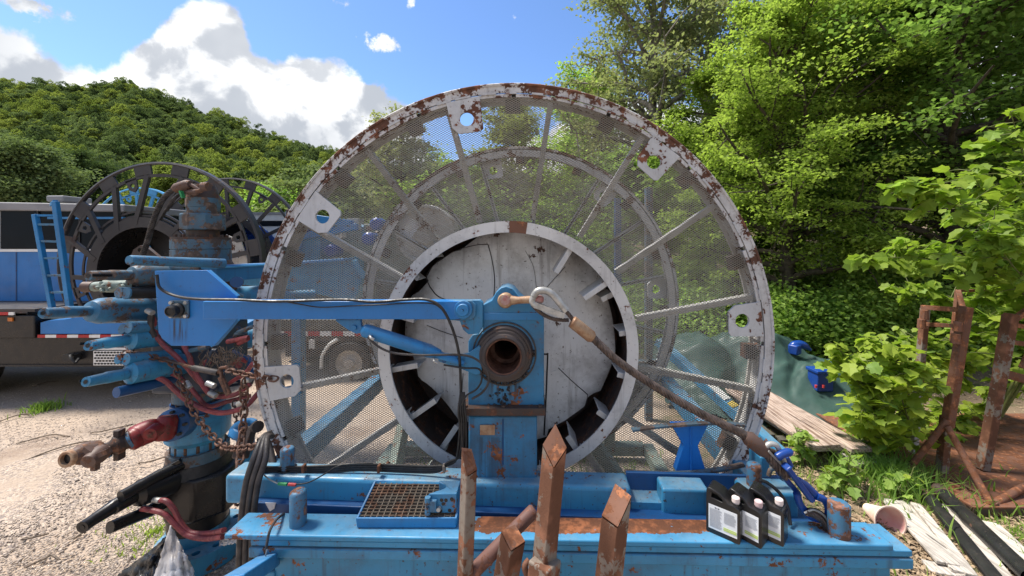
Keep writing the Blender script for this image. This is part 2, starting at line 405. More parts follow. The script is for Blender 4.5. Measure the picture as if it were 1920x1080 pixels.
def ground_mat():
    m, k, b, out, g = new_mat('yard_gravel')
    pos = g.outputs['Position']
    sx = k.node('ShaderNodeSeparateXYZ'); k.l.new(pos, sx.inputs[0])
    v = k.node('ShaderNodeTexVoronoi'); k.l.new(pos, v.inputs['Vector']); v.inputs['Scale'].default_value = 55
    v.inputs['Randomness'].default_value = 1
    v2 = k.node('ShaderNodeTexVoronoi'); k.l.new(pos, v2.inputs['Vector']); v2.inputs['Scale'].default_value = 95
    h1 = k.ramp(v.outputs['Distance'], 0, .62, 1, 0)
    h2 = k.ramp(v2.outputs['Distance'], 0, .62, 1, 0)
    sc_ = k.node('ShaderNodeSeparateColor'); k.l.new(v.outputs['Color'], sc_.inputs[0])
    stone = k.mix(sc_.outputs[0], (.40, .32, .25), (.56, .465, .38))
    stone = k.mix(k.ramp(sc_.outputs[1], .72, .74), stone, (.26, .22, .20))
    dust = k.mix(k.noise(pos, 9, 5), (.43, .345, .27), (.35, .275, .215))
    cover = k.ramp(k.noise(pos, 1.1, 6, .6), .46, .62)
    far = k.ramp(sx.outputs[1], 4.2, 6.0)
    cover = k.math('MAXIMUM', cover, k.math('MULTIPLY', far, .75))
    col = k.mix(cover, stone, dust)
    gap = k.math('MULTIPLY', k.ramp(v.outputs['Distance'], .45, .75), k.math('SUBTRACT', 1.0, k.math('MULTIPLY', cover, .8)))
    col = k.mix(k.math('MULTIPLY', gap, .55), col, (.18, .14, .11))
    stain = k.ramp(k.noise(pos, .7, 7, .65), .54, .70)
    col = k.mix(k.math('MULTIPLY', stain, .6), col, (.17, .115, .085))
    # verge on the wooded side: soil and old leaves
    sn = k.noise(pos, 1.3, 5)
    edge = k.math('ADD', sx.outputs[0], k.math('MULTIPLY_ADD', sn, 1.2, -.6))
    soil = k.ramp(edge, 1.6, 2.3)
    far2 = k.ramp(k.math('ADD', sx.outputs[1], k.math('MULTIPLY', sn, 3)), 11.5, 13.5)
    soil = k.math('MAXIMUM', soil, k.math('MULTIPLY', far2, k.ramp(sx.outputs[0], -4.5, -2.5)))
    sc2 = k.mix(k.noise(pos, 34, 6, .7), (.11, .075, .045), (.30, .23, .155))
    sc2 = k.mix(k.ramp(k.noise(pos, 2.2, 6), .5, .62, 0, .7), sc2, (.05, .075, .02))
    col = k.mix(soil, col, sc2)
    wood = k.ramp(sx.outputs[1], 22, 30)
    col = k.mix(wood, col, (.05, .07, .025))
    k.put(b.inputs['Base Color'], col)
    b.inputs['Roughness'].default_value = .9
    b.inputs['Specular IOR Level'].default_value = .2
    hh = k.math('ADD', k.math('MULTIPLY', h1, k.math('SUBTRACT', 1.15, cover)), k.math('ADD', k.math('MULTIPLY', h2, .4), k.math('MULTIPLY', k.noise(pos, 16, 6), 1.2)))
    k.put(b.inputs['Normal'], k.bump(hh, .55, .012))
    return m


M['ground'] = ground_mat()
M['pebble'] = plain('pebble', (.48, .40, .33), rough=.85, vary=.2, scale=22, bump=.3, col2=(.34, .28, .23))
M['litter'] = plain('dry_leaf_litter', (.40, .30, .19), rough=.8, vary=.3, scale=28, bump=.3, col2=(.17, .115, .07))
M['hillsoil'] = plain('forest_floor', (.03, .04, .015), rough=.95, vary=.3, scale=.5)


# ------------------------------------------------------------------ geometry helpers
def P(px, py, Y):
    """the place at depth Y that the photo shows at pixel px, py"""
    return Vector(((px - VX) * Y / F, Y, CAMH - (py - VY) * Y / F))


def G(px, py, z=0.0):
    """the place on level z that the photo shows at pixel px, py"""
    Y = (CAMH - z) * F / (py - VY)
    return Vector(((px - VX) * Y / F, Y, z))


def spl(pts, n=8):
    pts = [Vector(p) for p in pts]
    if len(pts) < 3:
        return pts
    q = [pts[0] * 2 - pts[1]] + pts + [pts[-1] * 2 - pts[-2]]
    out = []
    for i in range(1, len(q) - 2):
        a, b, c, d = q[i - 1:i + 3]
        for j in range(n):
            t = j / n
            out.append(0.5 * ((2 * b) + (c - a) * t + (2 * a - 5 * b + 4 * c - d) * t * t + (3 * b - a - 3 * c + d) * t ** 3))
    out.append(pts[-1])
    return out


def frames(pts):
    T = []
    for i in range(len(pts)):
        a = pts[max(0, i - 1)]; b = pts[min(len(pts) - 1, i + 1)]
        d = (b - a)
        T.append(d.normalized() if d.length > 1e-9 else Vector((0, 0, 1)))
    up = Vector((0, 0, 1)) if abs(T[0].z) < .9 else Vector((0, 1, 0))
    u = (up - T[0] * up.dot(T[0])).normalized()
    res = []
    for t in T:
        u = (u - t * u.dot(t))
        u = u.normalized() if u.length > 1e-6 else t.orthogonal().normalized()
        res.append((u, t.cross(u), t))
    return res


class MB:
    def __init__(s):
        s.v = []; s.f = []
    def add(s, vs, fs):
        o = len(s.v)
        s.v += [tuple(x) for x in vs]
        s.f += [tuple(i + o for i in f) for f in fs]
        return s
    def box(s, c, d, R=None):
        hx, hy, hz = d[0] / 2, d[1] / 2, d[2] / 2
        vs = [Vector((x, y, z)) for x in (-hx, hx) for y in (-hy, hy) for z in (-hz, hz)]
        if R is not None: vs = [R @ p for p in vs]
        c = Vector(c)
        return s.add([p + c for p in vs], [(0, 1, 3, 2), (4, 6, 7, 5), (0, 4, 5, 1), (2, 3, 7, 6), (0, 2, 6, 4), (1, 5, 7, 3)])
    def bx(s, x0, x1, y0, y1, z0, z1):
        return s.box(((x0 + x1) / 2, (y0 + y1) / 2, (z0 + z1) / 2), (abs(x1 - x0), abs(y1 - y0), abs(z1 - z0)))
    def bar(s, a, b, w_, h_, up=(0, 0, 1), a2=None):
        """box from a to b, w_ across, h_ along up"""
        a = Vector(a); b = Vector(b); t = (b - a).normalized(); up = Vector(up)
        u = (up - t * up.dot(t))
        u = u.normalized() if u.length > 1e-6 else t.orthogonal().normalized()
        r = t.cross(u)
        vs = []
        for p in (a, b):
            for i in (-1, 1):
                for j in (-1, 1):
                    vs.append(p + r * (i * w_ / 2) + u * (j * h_ / 2))
        return s.add(vs, [(0, 1, 3, 2), (4, 6, 7, 5), (0, 4, 5, 1), (2, 3, 7, 6), (0, 2, 6, 4), (1, 5, 7, 3)])
    def tube(s, pts, r, n=10, cap=True):
        pts = [Vector(p) for p in pts]
        rs = r if hasattr(r, '__len__') else [r] * len(pts)
        fr = frames(pts)
        vs = []; fs = []
        for p, rr, (u, v, t) in zip(pts, rs, fr):
            for i in range(n):
                a = 2 * pi * i / n
                vs.append(p + u * (cos(a) * rr) + v * (sin(a) * rr))
        for k_ in range(len(pts) - 1):
            for i in range(n):
                j = (i + 1) % n
                fs.append((k_ * n + i, k_ * n + j, (k_ + 1) * n + j, (k_ + 1) * n + i))
        if cap:
            fs.append(tuple(range(n))[::-1])
            fs.append(tuple((len(pts) - 1) * n + i for i in range(n)))
        return s.add(vs, fs)
    def cyl(s, a, b, r, n=20, r2=None):
        return s.tube([a, b], [r, r if r2 is None else r2], n)
    def lathe(s, prof, o, axis=(0, 1, 0), n=48, loop=False, a0=0.0, a1=2 * pi, ref=None):
        """prof = [(radius, along)]"""
        ax = Vector(axis).normalized(); o = Vector(o)
        u = Vector(ref) if ref else ((Vector((1, 0, 0))) if abs(ax.x) < .9 else Vector((0, 0, 1)))
        u = (u - ax * u.dot(ax)).normalized(); v = ax.cross(u)
        full = abs(a1 - a0 - 2 * pi) < 1e-6
        m = n if full else n + 1
        vs = []; fs = []
        for i in range(m):
            a = a0 + (a1 - a0) * i / n
            d = u * cos(a) + v * sin(a)
            for (r, h) in prof:
                vs.append(o + d * r + ax * h)
        k_ = len(prof)
        for i in range(n):
            j = (i + 1) % m if full else i + 1
            for q in range(k_ if loop else k_ - 1):
                q2 = (q + 1) % k_
                fs.append((i * k_ + q, i * k_ + q2, j * k_ + q2, j * k_ + q))
        if not full and loop:
            fs.append(tuple(range(k_)))
            fs.append(tuple(n * k_ + q for q in range(k_))[::-1])
        return s.add(vs, fs)
    def prism(s, poly, M4, th, holes=()):
        """poly and holes in 2-D, put into space by matrix M4 (x, y -> plane, z -> thickness)"""
        loops = [list(poly)] + [list(h) for h in holes]
        flat = [p for l in loops for p in l]
        tris = tessellate_polygon([[Vector((p[0], p[1], 0)) for p in l] for l in loops])
        nb = len(flat)
        vs = [M4 @ Vector((p[0], p[1], 0)) for p in flat] + [M4 @ Vector((p[0], p[1], th)) for p in flat]
        fs = []
        for t in tris:
            a, b, c = [flat[i] for i in t]
            ar = (b[0] - a[0]) * (c[1] - a[1]) - (c[0] - a[0]) * (b[1] - a[1])
            t = tuple(t) if ar > 0 else tuple(reversed(t))
            fs.append(tuple(reversed(t))); fs.append(tuple(i + nb for i in t))
        o = 0
        for li, l in enumerate(loops):
            n = len(l)
            ar = sum(l[i][0] * l[(i + 1) % n][1] - l[(i + 1) % n][0] * l[i][1] for i in range(n))
            ccw = (ar > 0) == (li == 0)
            for i in range(n):
                j = (i + 1) % n
                q = (o + i, o + j, o + j + nb, o + i + nb)
                fs.append(q if ccw else q[::-1])
            o += n
        return s.add(vs, fs)
    def plate(s, pix, Y, th, holes=()):
        """upright plate facing the camera side; outline given at depth Y, thickness going away"""
        def cv_(l): return [((p[0] - VX) * Y / F, CAMH - (p[1] - VY) * Y / F) for p in l]
        M4 = Matrix(((1, 0, 0, 0), (0, 0, 1, Y), (0, 1, 0, 0), (0, 0, 0, 1)))
        return s.prism(cv_(pix), M4, th, [cv_(h) for h in holes])
    def build(s, name, mat, parent=None, bevel=0.0, smooth=True, seg=2, ang=38, subsurf=0, wn=False):
        me = bpy.data.meshes.new(name)
        vs = s.v; org = Vector((0, 0, 0))
        if parent is None:
            a = np.array(vs)
            org = Vector(((a[:, 0].min() + a[:, 0].max()) / 2, (a[:, 1].min() + a[:, 1].max()) / 2, a[:, 2].min()))
            vs = [tuple(Vector(p) - org) for p in vs]
        me.from_pydata(vs, [], s.f)
        me.update()
        fixn(me)
        if smooth:
            me.shade_smooth()
            me.set_sharp_from_angle(angle=radians(ang))
        me.materials.append(M[mat] if isinstance(mat, str) else mat)
        o = bpy.data.objects.new(name, me)
        COL.objects.link(o)
        o.location = org
        if parent is not None: par(o, parent)
        if bevel:
            b = o.modifiers.new('bevel', 'BEVEL'); b.width = bevel; b.segments = seg
            b.limit_method = 'ANGLE'; b.angle_limit = radians(40); b.harden_normals = False
        if subsurf:
            q = o.modifiers.new('sub', 'SUBSURF'); q.levels = q.render_levels = subsurf
        return o


def fixn(me):
    import bmesh
    bm = bmesh.new(); bm.from_mesh(me)
    bmesh.ops.recalc_face_normals(bm, faces=bm.faces)
    bm.to_mesh(me); bm.free()


WORLD = {}


def wloc(o):
    return Vector(o.location) if o.parent is None else WORLD.get(o.name, Vector((0, 0, 0)))


def par(o, parent):
    """parent, keeping world coordinates (parents are never rotated or scaled at build time)"""
    o.parent = parent
    base = Vector((0, 0, 0))
    p = parent
    if p.parent is None:
        base = Vector(p.location)
    else:
        base = WORLD.get(p.name, Vector((0, 0, 0)))
    o.matrix_parent_inverse = Matrix.Translation(-base)
    WORLD[o.name] = Vector(o.location)


def tag(o, label, cat, group=None, kind=None):
    if label: o['label'] = label
    if cat: o['category'] = cat
    if group: o['group'] = group
    if kind: o['kind'] = kind
    return o


def thing(name, label, cat, loc=(0, 0, 0), group=None):
    o = bpy.data.objects.new(name, None)
    o.empty_display_size = .2
    COL.objects.link(o)
    o.location = loc
    return tag(o, label, cat, group)


def inst(name, me, parent, mat4, mods=None):
    """another object on the same mesh"""
    o = bpy.data.objects.new(name, me)
    COL.objects.link(o)
    o.matrix_basis = mat4
    if parent is not None:
        o.parent = parent
        base = Vector(parent.location) if parent.parent is None else WORLD.get(parent.name, Vector((0, 0, 0)))
        o.matrix_parent_inverse = Matrix.Translation(-base)
        WORLD[o.name] = Vector(o.location)
    return o


def local_mesh(mb, name, mat, smooth=True, ang=38):
    me = bpy.data.meshes.new(name)
    me.from_pydata(mb.v, [], mb.f); me.update(); fixn(me)
    if smooth:
        me.shade_smooth(); me.set_sharp_from_angle(angle=radians(ang))
    me.materials.append(M[mat])
    return me


def copy_tree(o, parent=None):
    c = o.copy(); COL.objects.link(c)
    inv = o.matrix_parent_inverse.copy()
    c.parent = parent
    c.matrix_parent_inverse = inv
    for ch in list(o.children):
        copy_tree(ch, c)
    return c


def np_mesh(name, V, Fq, mat, parent=None, smooth=False):
    """fast mesh from arrays; Fq is (n, k)"""
    me = bpy.data.meshes.new(name)
    V = np.ascontiguousarray(V, dtype=np.float32); Fq = np.ascontiguousarray(Fq, dtype=np.int32)
    me.vertices.add(len(V)); me.vertices.foreach_set('co', V.ravel())
    k_ = Fq.shape[1]
    me.loops.add(Fq.size); me.loops.foreach_set('vertex_index', Fq.ravel())
    me.polygons.add(len(Fq))
    me.polygons.foreach_set('loop_start', np.arange(0, Fq.size, k_, dtype=np.int32))
    me.polygons.foreach_set('loop_total', np.full(len(Fq), k_, dtype=np.int32))
    if smooth: me.polygons.foreach_set('use_smooth', np.ones(len(Fq), dtype=bool))
    me.update(calc_edges=True)
    me.materials.append(M[mat] if isinstance(mat, str) else mat)
    if name is None: return me
    o = bpy.data.objects.new(name, me)
    COL.objects.link(o)
    if parent is not None: par(o, parent)
    return o


def rope(mb, pts, R, strands=6, pitch=.09, n=6, seg=None):
    """laid wire rope: strands wound about a path"""
    pts = [Vector(p) for p in pts]
    L = [0]
    for a, b in zip(pts, pts[1:]): L.append(L[-1] + (b - a).length)
    tot = L[-1]; m = seg or max(12, int(tot / pitch * 9))
    rs = []
    j = 0
    for i in range(m + 1):
        d = tot * i / m
        while j < len(L) - 2 and L[j + 1] < d: j += 1
        t = (d - L[j]) / max(1e-9, L[j + 1] - L[j])
        rs.append(pts[j].lerp(pts[j + 1], t))
    fr = frames(rs)
    for k_ in range(strands):
        q = []
        for i, p in enumerate(rs):
            a = 2 * pi * (k_ / strands + tot * i / m / pitch)
            u, v, t = fr[i]
            q.append(p + (u * cos(a) + v * sin(a)) * R * .62)
        mb.tube(q, R * .36, n)
    return mb


def circ(cx, cy, r, n=24, rx=None):
    return [(cx + r * cos(2 * pi * i / n), cy + r * sin(2 * pi * i / n)) for i in range(n)]


def link_mesh(name, L, W_, r, mat):
    mb = MB(); pts = []
    n = 8
    for i in range(n + 1):
        a = -pi / 2 + pi * i / n; pts.append(Vector((L / 2 - W_ / 2 + cos(a) * W_ / 2, sin(a) * W_ / 2, 0)))
    for i in range(n + 1):
        a = pi / 2 + pi * i / n; pts.append(Vector((-L / 2 + W_ / 2 + cos(a) * W_ / 2, sin(a) * W_ / 2, 0)))
    m = len(pts); k_ = 6
    vs = []; fs = []
    for i, p in enumerate(pts):
        t = (pts[(i + 1) % m] - pts[i - 1]).normalized(); u = Vector((0, 0, 1)); v = t.cross(u)
        for j in range(k_):
            a = 2 * pi * j / k_
            vs.append(p + u * cos(a) * r + v * sin(a) * r)
    for i in range(m):
        for j in range(k_):
            a, b = i, (i + 1) % m
            fs.append((a * k_ + j, a * k_ + (j + 1) % k_, b * k_ + (j + 1) % k_, b * k_ + j))
    mb.add(vs, fs)
    return local_mesh(mb, name, mat)


def chain(name, label, path, L=.062, W_=.04, r=.006, mat='chain', group=None):
    t = thing(name, label, 'chain', path[0], group)
    me = link_mesh('link', L, W_, r, mat)
    pts = [Vector(p) for p in path]
    D = [0]
    for a, b in zip(pts, pts[1:]): D.append(D[-1] + (b - a).length)
    step = L - 2.4 * r
    n = int(D[-1] / step); j = 0
    for i in range(n):
        d = step * (i + .5)
        while j < len(D) - 2 and D[j + 1] < d: j += 1
        f_ = (d - D[j]) / max(1e-9, D[j + 1] - D[j])
        p = pts[j].lerp(pts[j + 1], f_); dr = (pts[j + 1] - pts[j]).normalized()
        q = dr.to_track_quat('X', 'Z').to_matrix().to_4x4()
        rr = Matrix.Rotation((i % 2) * pi / 2 + random.uniform(-.35, .35) + .5, 4, 'X')
        inst('link', me, t, Matrix.Translation(p) @ q @ rr)
    return t


# ================================================================== GROUND, HILL
def ground_h(x, y):
    """gentle yard, rising into the wood on the far right"""
    r = np.clip((y - 11.0) / 14.0, 0, 1) * np.clip((x + 6.0) / 6.0, 0, 1)
    h = 2.6 * r * r
    s = np.clip((x - 6.8) / 8.0, 0, 1)
    h = h + 1.6 * s * s
    return h


def build_ground():
    xs = np.concatenate([np.linspace(-400, -30, 12)[:-1], np.linspace(-30, 30, 121), np.linspace(30, 400, 12)[1:]])
    ys = np.concatenate([np.linspace(-120, -4, 8)[:-1], np.linspace(-4, 40, 111), np.linspace(40, 900, 22)[1:]])
    X, Y = np.meshgrid(xs, ys)
    rng = np.random.RandomState(3)
    Z = ground_h(X, Y)
    near = (np.abs(X) < 30) & (Y > -4) & (Y < 40)
    wob = 0.018 * np.sin(X * 2.1 + 1.3 * np.sin(Y * 1.7)) + 0.014 * np.sin(Y * 3.3 + X * 1.1)
    Z = Z + np.where(near, wob, 0)
    V = np.stack([X, Y, Z], -1).reshape(-1, 3)
    nx, ny = len(xs), len(ys)
    i = np.arange(nx - 1); j = np.arange(ny - 1)
    I, J = np.meshgrid(i, j)
    a = (J * nx + I).ravel()
    Fq = np.stack([a, a + 1, a + nx + 1, a + nx], -1)
    o = np_mesh('ground', V, Fq, 'ground', smooth=True)
    tag(o, 'pale gravel and dust yard turning to leaf litter beside the wood', None, kind='structure')


build_ground()

# ================================================================== CABLE REEL
YF = 2.467
YR = 4.196
RX, RZ = -0.113, 1.877
RO = 1.633
RC = Vector((RX, YF, RZ))
reel = thing('cable_reel', 'huge empty reel with chipped white flanges and wire mesh sides', 'reel', (RX, YF, RZ - RO))


def pol(r, deg, y=0.0):
    a = radians(deg)
    return Vector((RX + r * cos(a), y, RZ + r * sin(a)))


mb = MB()
N = 128
mb.lathe([(RO, YF), (RO - .008, YF - .012), (RO - .018, YF - .008), (RO - .020, YF), (1.572, YF), (1.572, YF + .014), (1.60, YF + .016),
          (1.612, YF + .03), (1.612, YF + .115), (RO, YF + .118), (RO, YF + .13), (RO, YF + .06)], (RX, 0, RZ), (0, 1, 0), N, loop=True)
flange = mb.build('flange', 'rim', reel)
mb = MB()
for k in range(16):      # inner lip in sixteen lengths with narrow gaps
    a0 = radians(22.5 * k + .5); a1 = radians(22.5 * k + 22.0)
    mb.lathe([(1.566, YF + .004), (1.546, YF + .004), (1.546, YF + .012), (1.551, YF + .012), (1.551, YF + .10), (1.566, YF + .10)],
             (RX, 0, RZ), (0, 1, 0), 10, loop=True, a0=a0, a1=a1)
mb.build('inner_lip', 'rim', flange)
mb = MB()
mb.lathe([(1.560, YF + .10), (1.532, YF + .10), (1.532, YF + .116), (1.60, YF + .116), (1.60, YF + .10)], (RX, 0, RZ), (0, 1, 0), 96, loop=True)
mb.build('back_lip', 'spoke', flange)
# weld stitches bridging rim and lip
mb = MB()
for k in range(64):
    a = 360 * k / 64 + random.uniform(-1, 1)
    if random.random() < .25: continue
    L_ = random.uniform(.06, .10)
    p = pol(1.569, a, YF + .001); t = Vector((-sin(radians(a)), 0, cos(radians(a))))
    mb.bar(p - t * L_ / 2, p + t * L_ / 2, .012, .012, up=(0, 1, 0))
mb.build('weld_bead', 'white', flange)['kind'] = 'stuff'
# hub ring (slightly nearer), centre read off the photo
HX, HZ, HY = (953 - VX) * 2.43 / F, CAMH - (659 - VY) * 2.43 / F, 2.43
mb = MB()
mb.lathe([(.803, HY), (.733, HY), (.733, HY + .012), (.790, HY + .012), (.790, HY + .09), (.803, HY + .09)], (HX, 0, HZ), (0, 1, 0), 96, loop=True)
mb.build('hub_ring', 'white_ring', flange)
mb = MB(); mb.lathe([(.8045, HY - .002), (.732, HY - .002), (.732, HY + .004), (.8045, HY + .004)], (HX, 0, HZ), (0, 1, 0), 6, loop=True, a0=radians(270.5), a1=radians(278.5))
mb.build('rust_patch', 'rust', flange)
# spokes: channel section
SP = [-11.3, 10.8, 34.3, 58, 81.3, 105.8, 127.3, 150.3, 171, 192, 214, 236.5, 259, 281, 303.5, 326]
sm = MB()
sm.bx(.79, 1.535, YF + .022, YF + .030, -.017, .017)
sm.bx(.79, 1.535, YF + .030, YF + .085, .010, .017)
sm.bx(.79, 1.535, YF + .030, YF + .085, -.017, -.010)
sme = local_mesh(sm, 'spoke', 'spoke')
for d in SP:
    inst('spoke', sme, flange, Matrix.Translation((RX, 0, RZ)) @ Matrix.Rotation(-radians(d), 4, 'Y'))
# lifting eyes with a hole
PADS = [6, 52.6, 102, 146.5, 189.5, 234, 279, 322]
pm = MB()
poly = [(1.56, -.115), (1.56, .10), (1.40, .095), (1.355, .06), (1.345, -.075), (1.36, -.095)]
Mp = Matrix(((1, 0, 0, 0), (0, 0, 1, YF - .004), (0, 1, 0, 0), (0, 0, 0, 1)))
pm.prism(poly, Mp, .016, [circ(1.435, -.005, .044, 20)])
pme = local_mesh(pm, 'lifting_eye', 'white')
for d in PADS:
    inst('lifting_eye', pme, flange, Matrix.Translation((RX, 0, RZ)) @ Matrix.Rotation(-radians(d), 4, 'Y'))
# dark steel boxes behind the rim between the spokes
bm_ = MB(); bm_.bx(1.47, 1.535, YF + .03, YF + .10, -.045, .045)
bme = local_mesh(bm_, 'rim_bracket', 'rust_dark')
for d in SP:
    inst('rim_bracket', bme, flange, Matrix.Translation((RX, 0, RZ)) @ Matrix.Rotation(-radians(d + 9), 4, 'Y'))


def expanded_mesh():
    """expanded metal: diamond strands with real thickness, trimmed to the ring between hub and rim"""
    px, pz = .024, .0142
    nx = int(3.2 / px); nz = int(6.6 / pz)
    I, J = np.meshgrid(np.arange(-nx // 2, nx // 2), np.arange(-nz // 2, nz // 2))
    I = I.ravel(); J = J.ravel()
    # knots sit on a centred lattice: (i + (j%2)/2) * px, j * pz/... each knot links up-left and up-right
    X = (I + (J % 2) * .5) * px
    Z = J * pz * .5
    Z = Z * 1.0
    segs = []
    for s_ in (-1, 1):
        segs.append(np.stack([X, Z, X + s_ * px * .5, Z + pz * .5], -1))
    S = np.concatenate(segs)
    # knots are short flats: shorten strands sideways
    mx = (S[:, 0] + S[:, 2]) / 2; mz = (S[:, 1] + S[:, 3]) / 2
    r = np.hypot(mx, mz)
    hx, hz = HX - RX, HZ - RZ
    rh = np.hypot(mx - hx, mz - hz)
    keep = (r < 1.545) & (rh > .785)
    for d in PADS:
        a = radians(d); u = mx * cos(a) + mz * sin(a); v = -mx * sin(a) + mz * cos(a)
        keep &= ~((u > 1.35) & (v > -.105) & (v < .09))
    S = S[keep]; mx = mx[keep]; mz = mz[keep]
    A = np.stack([S[:, 0], np.zeros(len(S)), S[:, 1]], -1)
    B = np.stack([S[:, 2], np.zeros(len(S)), S[:, 3]], -1)
    # every strand leans: one end stands proud, like cut and pulled sheet
    lean = .0032
    bow = .006 * np.sin(mx * 5 + 1.2) * np.sin(mz * 4.1)
    for Q, sg in ((A, -1), (B, 1)):
        Q[:, 1] = YF + .013 + bow + sg * lean * .5
    T = B - A; T /= np.linalg.norm(T, axis=1)[:, None]
    up = np.array([0, -1.0, 0.55]); up /= np.linalg.norm(up)
    W = np.cross(T, up); W /= np.linalg.norm(W, axis=1)[:, None]
    U = np.cross(W, T)
    w2, t2 = .00175, .0012
    c = [(-w2, -t2), (w2, -t2), (0, t2 * 1.3)]
    V = np.empty((len(S), 6, 3))
    for i, (p, q) in enumerate(c):
        off = W * p + U * q
        V[:, i] = A + off - T * .0006; V[:, 3 + i] = B + off + T * .0006
    V = V.reshape(-1, 3) + np.array([RX, 0, RZ])
    base = np.arange(len(S))[:, None] * 6
    Fq = np.concatenate([base + np.array(q) for q in ([0, 1, 4, 3], [1, 2, 5, 4], [2, 0, 3, 5])])
    o = np_mesh('mesh_screen', V, Fq, 'screen', parent=flange)
    o['kind'] = 'stuff'
    return o


expanded_mesh()
rear = copy_tree(flange, reel)
rear.scale = (1, -1, 1)
rear.location = (0, YF + YR, 0)

# drum: shell, end plate with overlapping cut sheets, short angle brackets round the edge
mb = MB(); mb.lathe([(.792, HY + .09), (.792, YR - .06), (.78, YR - .06), (.78, HY + .09)], (HX, 0, HZ), (0, 1, 0), 96, loop=True)
mb.build('drum_shell', 'rust_dark', reel)
DY = 2.71
DXc, DZc = (962 - VX) * DY / F, CAMH - (626 - VY) * DY / F
disc_out = []
rr_ = random.Random(4)
for i in range(120):
    a = 360 * i / 120
    r_ = .742
    # notches and cut-backs seen round the plate
    for (c0, wdt, dep) in [(133, 26, .10), (196, 11, .06), (222, 17, .12), (252, 20, .10), (300, 11, .13), (318, 9, .10), (338, 16, .05), (12, 26, .075), (50, 8, .05)]:
        dd = abs((a - c0 + 180) % 360 - 180)
        if dd < wdt: r_ = min(r_, .742 - .7 * dep * (1 - (dd / wdt) ** 2) ** .5)
    disc_out.append((DXc + r_ * cos(radians(a)), DZc + r_ * sin(radians(a))))
Mxz = lambda y: Matrix(((1, 0, 0, 0), (0, 0, 1, y), (0, 1, 0, 0), (0, 0, 0, 1)))
mb = MB(); mb.prism(disc_out, Mxz(DY), .012, [circ(-.15, 1.80, .12, 20)])
disc = mb.build('end_plate', 'white_disc', reel, smooth=False)
mb = MB(); mb.prism(circ(HX, HZ, .785, 64), Mxz(DY + .22), .01)
mb.build('inner_plate', 'rust_dark', reel)


def on(px, py, Y): return P(px, py, Y)


mb = MB()      # curved overlapping sheets and weld lines on the end plate
ys = DY - .004
for path, r_ in [([(915, 458), (922, 486), (927, 520), (926, 560)], .0035), ([(806, 538), (800, 520), (812, 498), (850, 472), (890, 460), (915, 458)], .003),
                 ([(806, 538), (822, 556), (850, 566)], .0035), ([(1060, 500), (1040, 522), (1020, 545)], .002), ([(1047, 690), (1072, 714), (1102, 740)], .0028),
                 ([(1102, 740), (1096, 762), (1060, 790), (1028, 806)], .0025), ([(868, 700), (866, 740), (868, 800), (864, 830)], .0025),
                 ([(800, 610), (830, 622), (868, 634)], .002), ([(985, 470), (1000, 500), (1006, 540)], .0014)]:
    mb.tube(spl([P(x, y, ys) for x, y in path], 6), r_, 5)
mb.build('weld_seam', 'grease', disc)['kind'] = 'stuff'
mb = MB(); mb.plate([(800, 520), (812, 498), (850, 472), (914, 459), (922, 486), (927, 522), (924, 575), (850, 572), (820, 553)], DY - .004, .004)
mb.build('overlap_sheet', 'white_disc', disc, smooth=False)
mb = MB(); mb.plate([(1048, 692), (1072, 715), (1102, 741), (1096, 762), (1060, 788), (1026, 806), (1024, 700)], DY - .0035, .0035)
mb.build('overlap_sheet', 'white_disc', disc, smooth=False)
mb = MB(); mb.tube([P(1027, 662, 2.60), P(1024, 740, 2.60), P(1020, 816, 2.60)], .006, 6)
mb.bar(P(1012, 664, 2.6), P(1028, 664, 2.6), .01, .01)
mb.build('black_rod', 'black_paint', disc)
for deg, r0, r1 in [(58.5, .565, .78), (34.5, .57, .79), (28, .66, .74), (8, .70, .79), (-13, .70, .79), (-35, .68, .78), (-56, .66, .76), (163, .62, .78), (190, .58, .79), (215, .56, .78), (236, .58, .79),
                    (258, .62, .78), (282, .62, .78), (142, .72, .79), (105, .735, .79), (83, .735, .79), (127, .735, .79)]:
    a = radians(deg); d = Vector((cos(a), 0, sin(a))); t = Vector((-sin(a), 0, cos(a)))
    o = Vector((HX, 0, HZ))
    mb = MB()
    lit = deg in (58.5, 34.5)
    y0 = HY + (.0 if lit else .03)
    A = o + d * r0 + Vector((0, y0 + .02, 0)); B = o + d * r1 + Vector((0, y0 + .02, 0))
    mb.bar(A, B, .034, .012, up=(0, 1, 0))
    mb.bar(A + t * .014 + Vector((0, .10, 0)), B + t * .014 + Vector((0, .10, 0)), .007, .20, up=(0, 1, 0))
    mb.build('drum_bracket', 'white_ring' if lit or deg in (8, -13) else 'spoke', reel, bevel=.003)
# shaft tube seen through the bearing
mb = MB(); mb.lathe([(.088, 2.30), (.088, 2.86), (.080, 2.86), (.080, 2.30)], (P(947, 665, 2.17).x, 0, P(947, 665, 2.17).z), (0, 1, 0), 32, loop=True)
mb.build('shaft', 'bore', reel)

# ================================================================== BLUE STAND
stand = thing('reel_stand', 'blue steel skid stand with bearing pedestal, long arm and rust worn front rail', 'reel stand', (0, 2.3, 0))
BY = 2.15
sc_ = BY / F
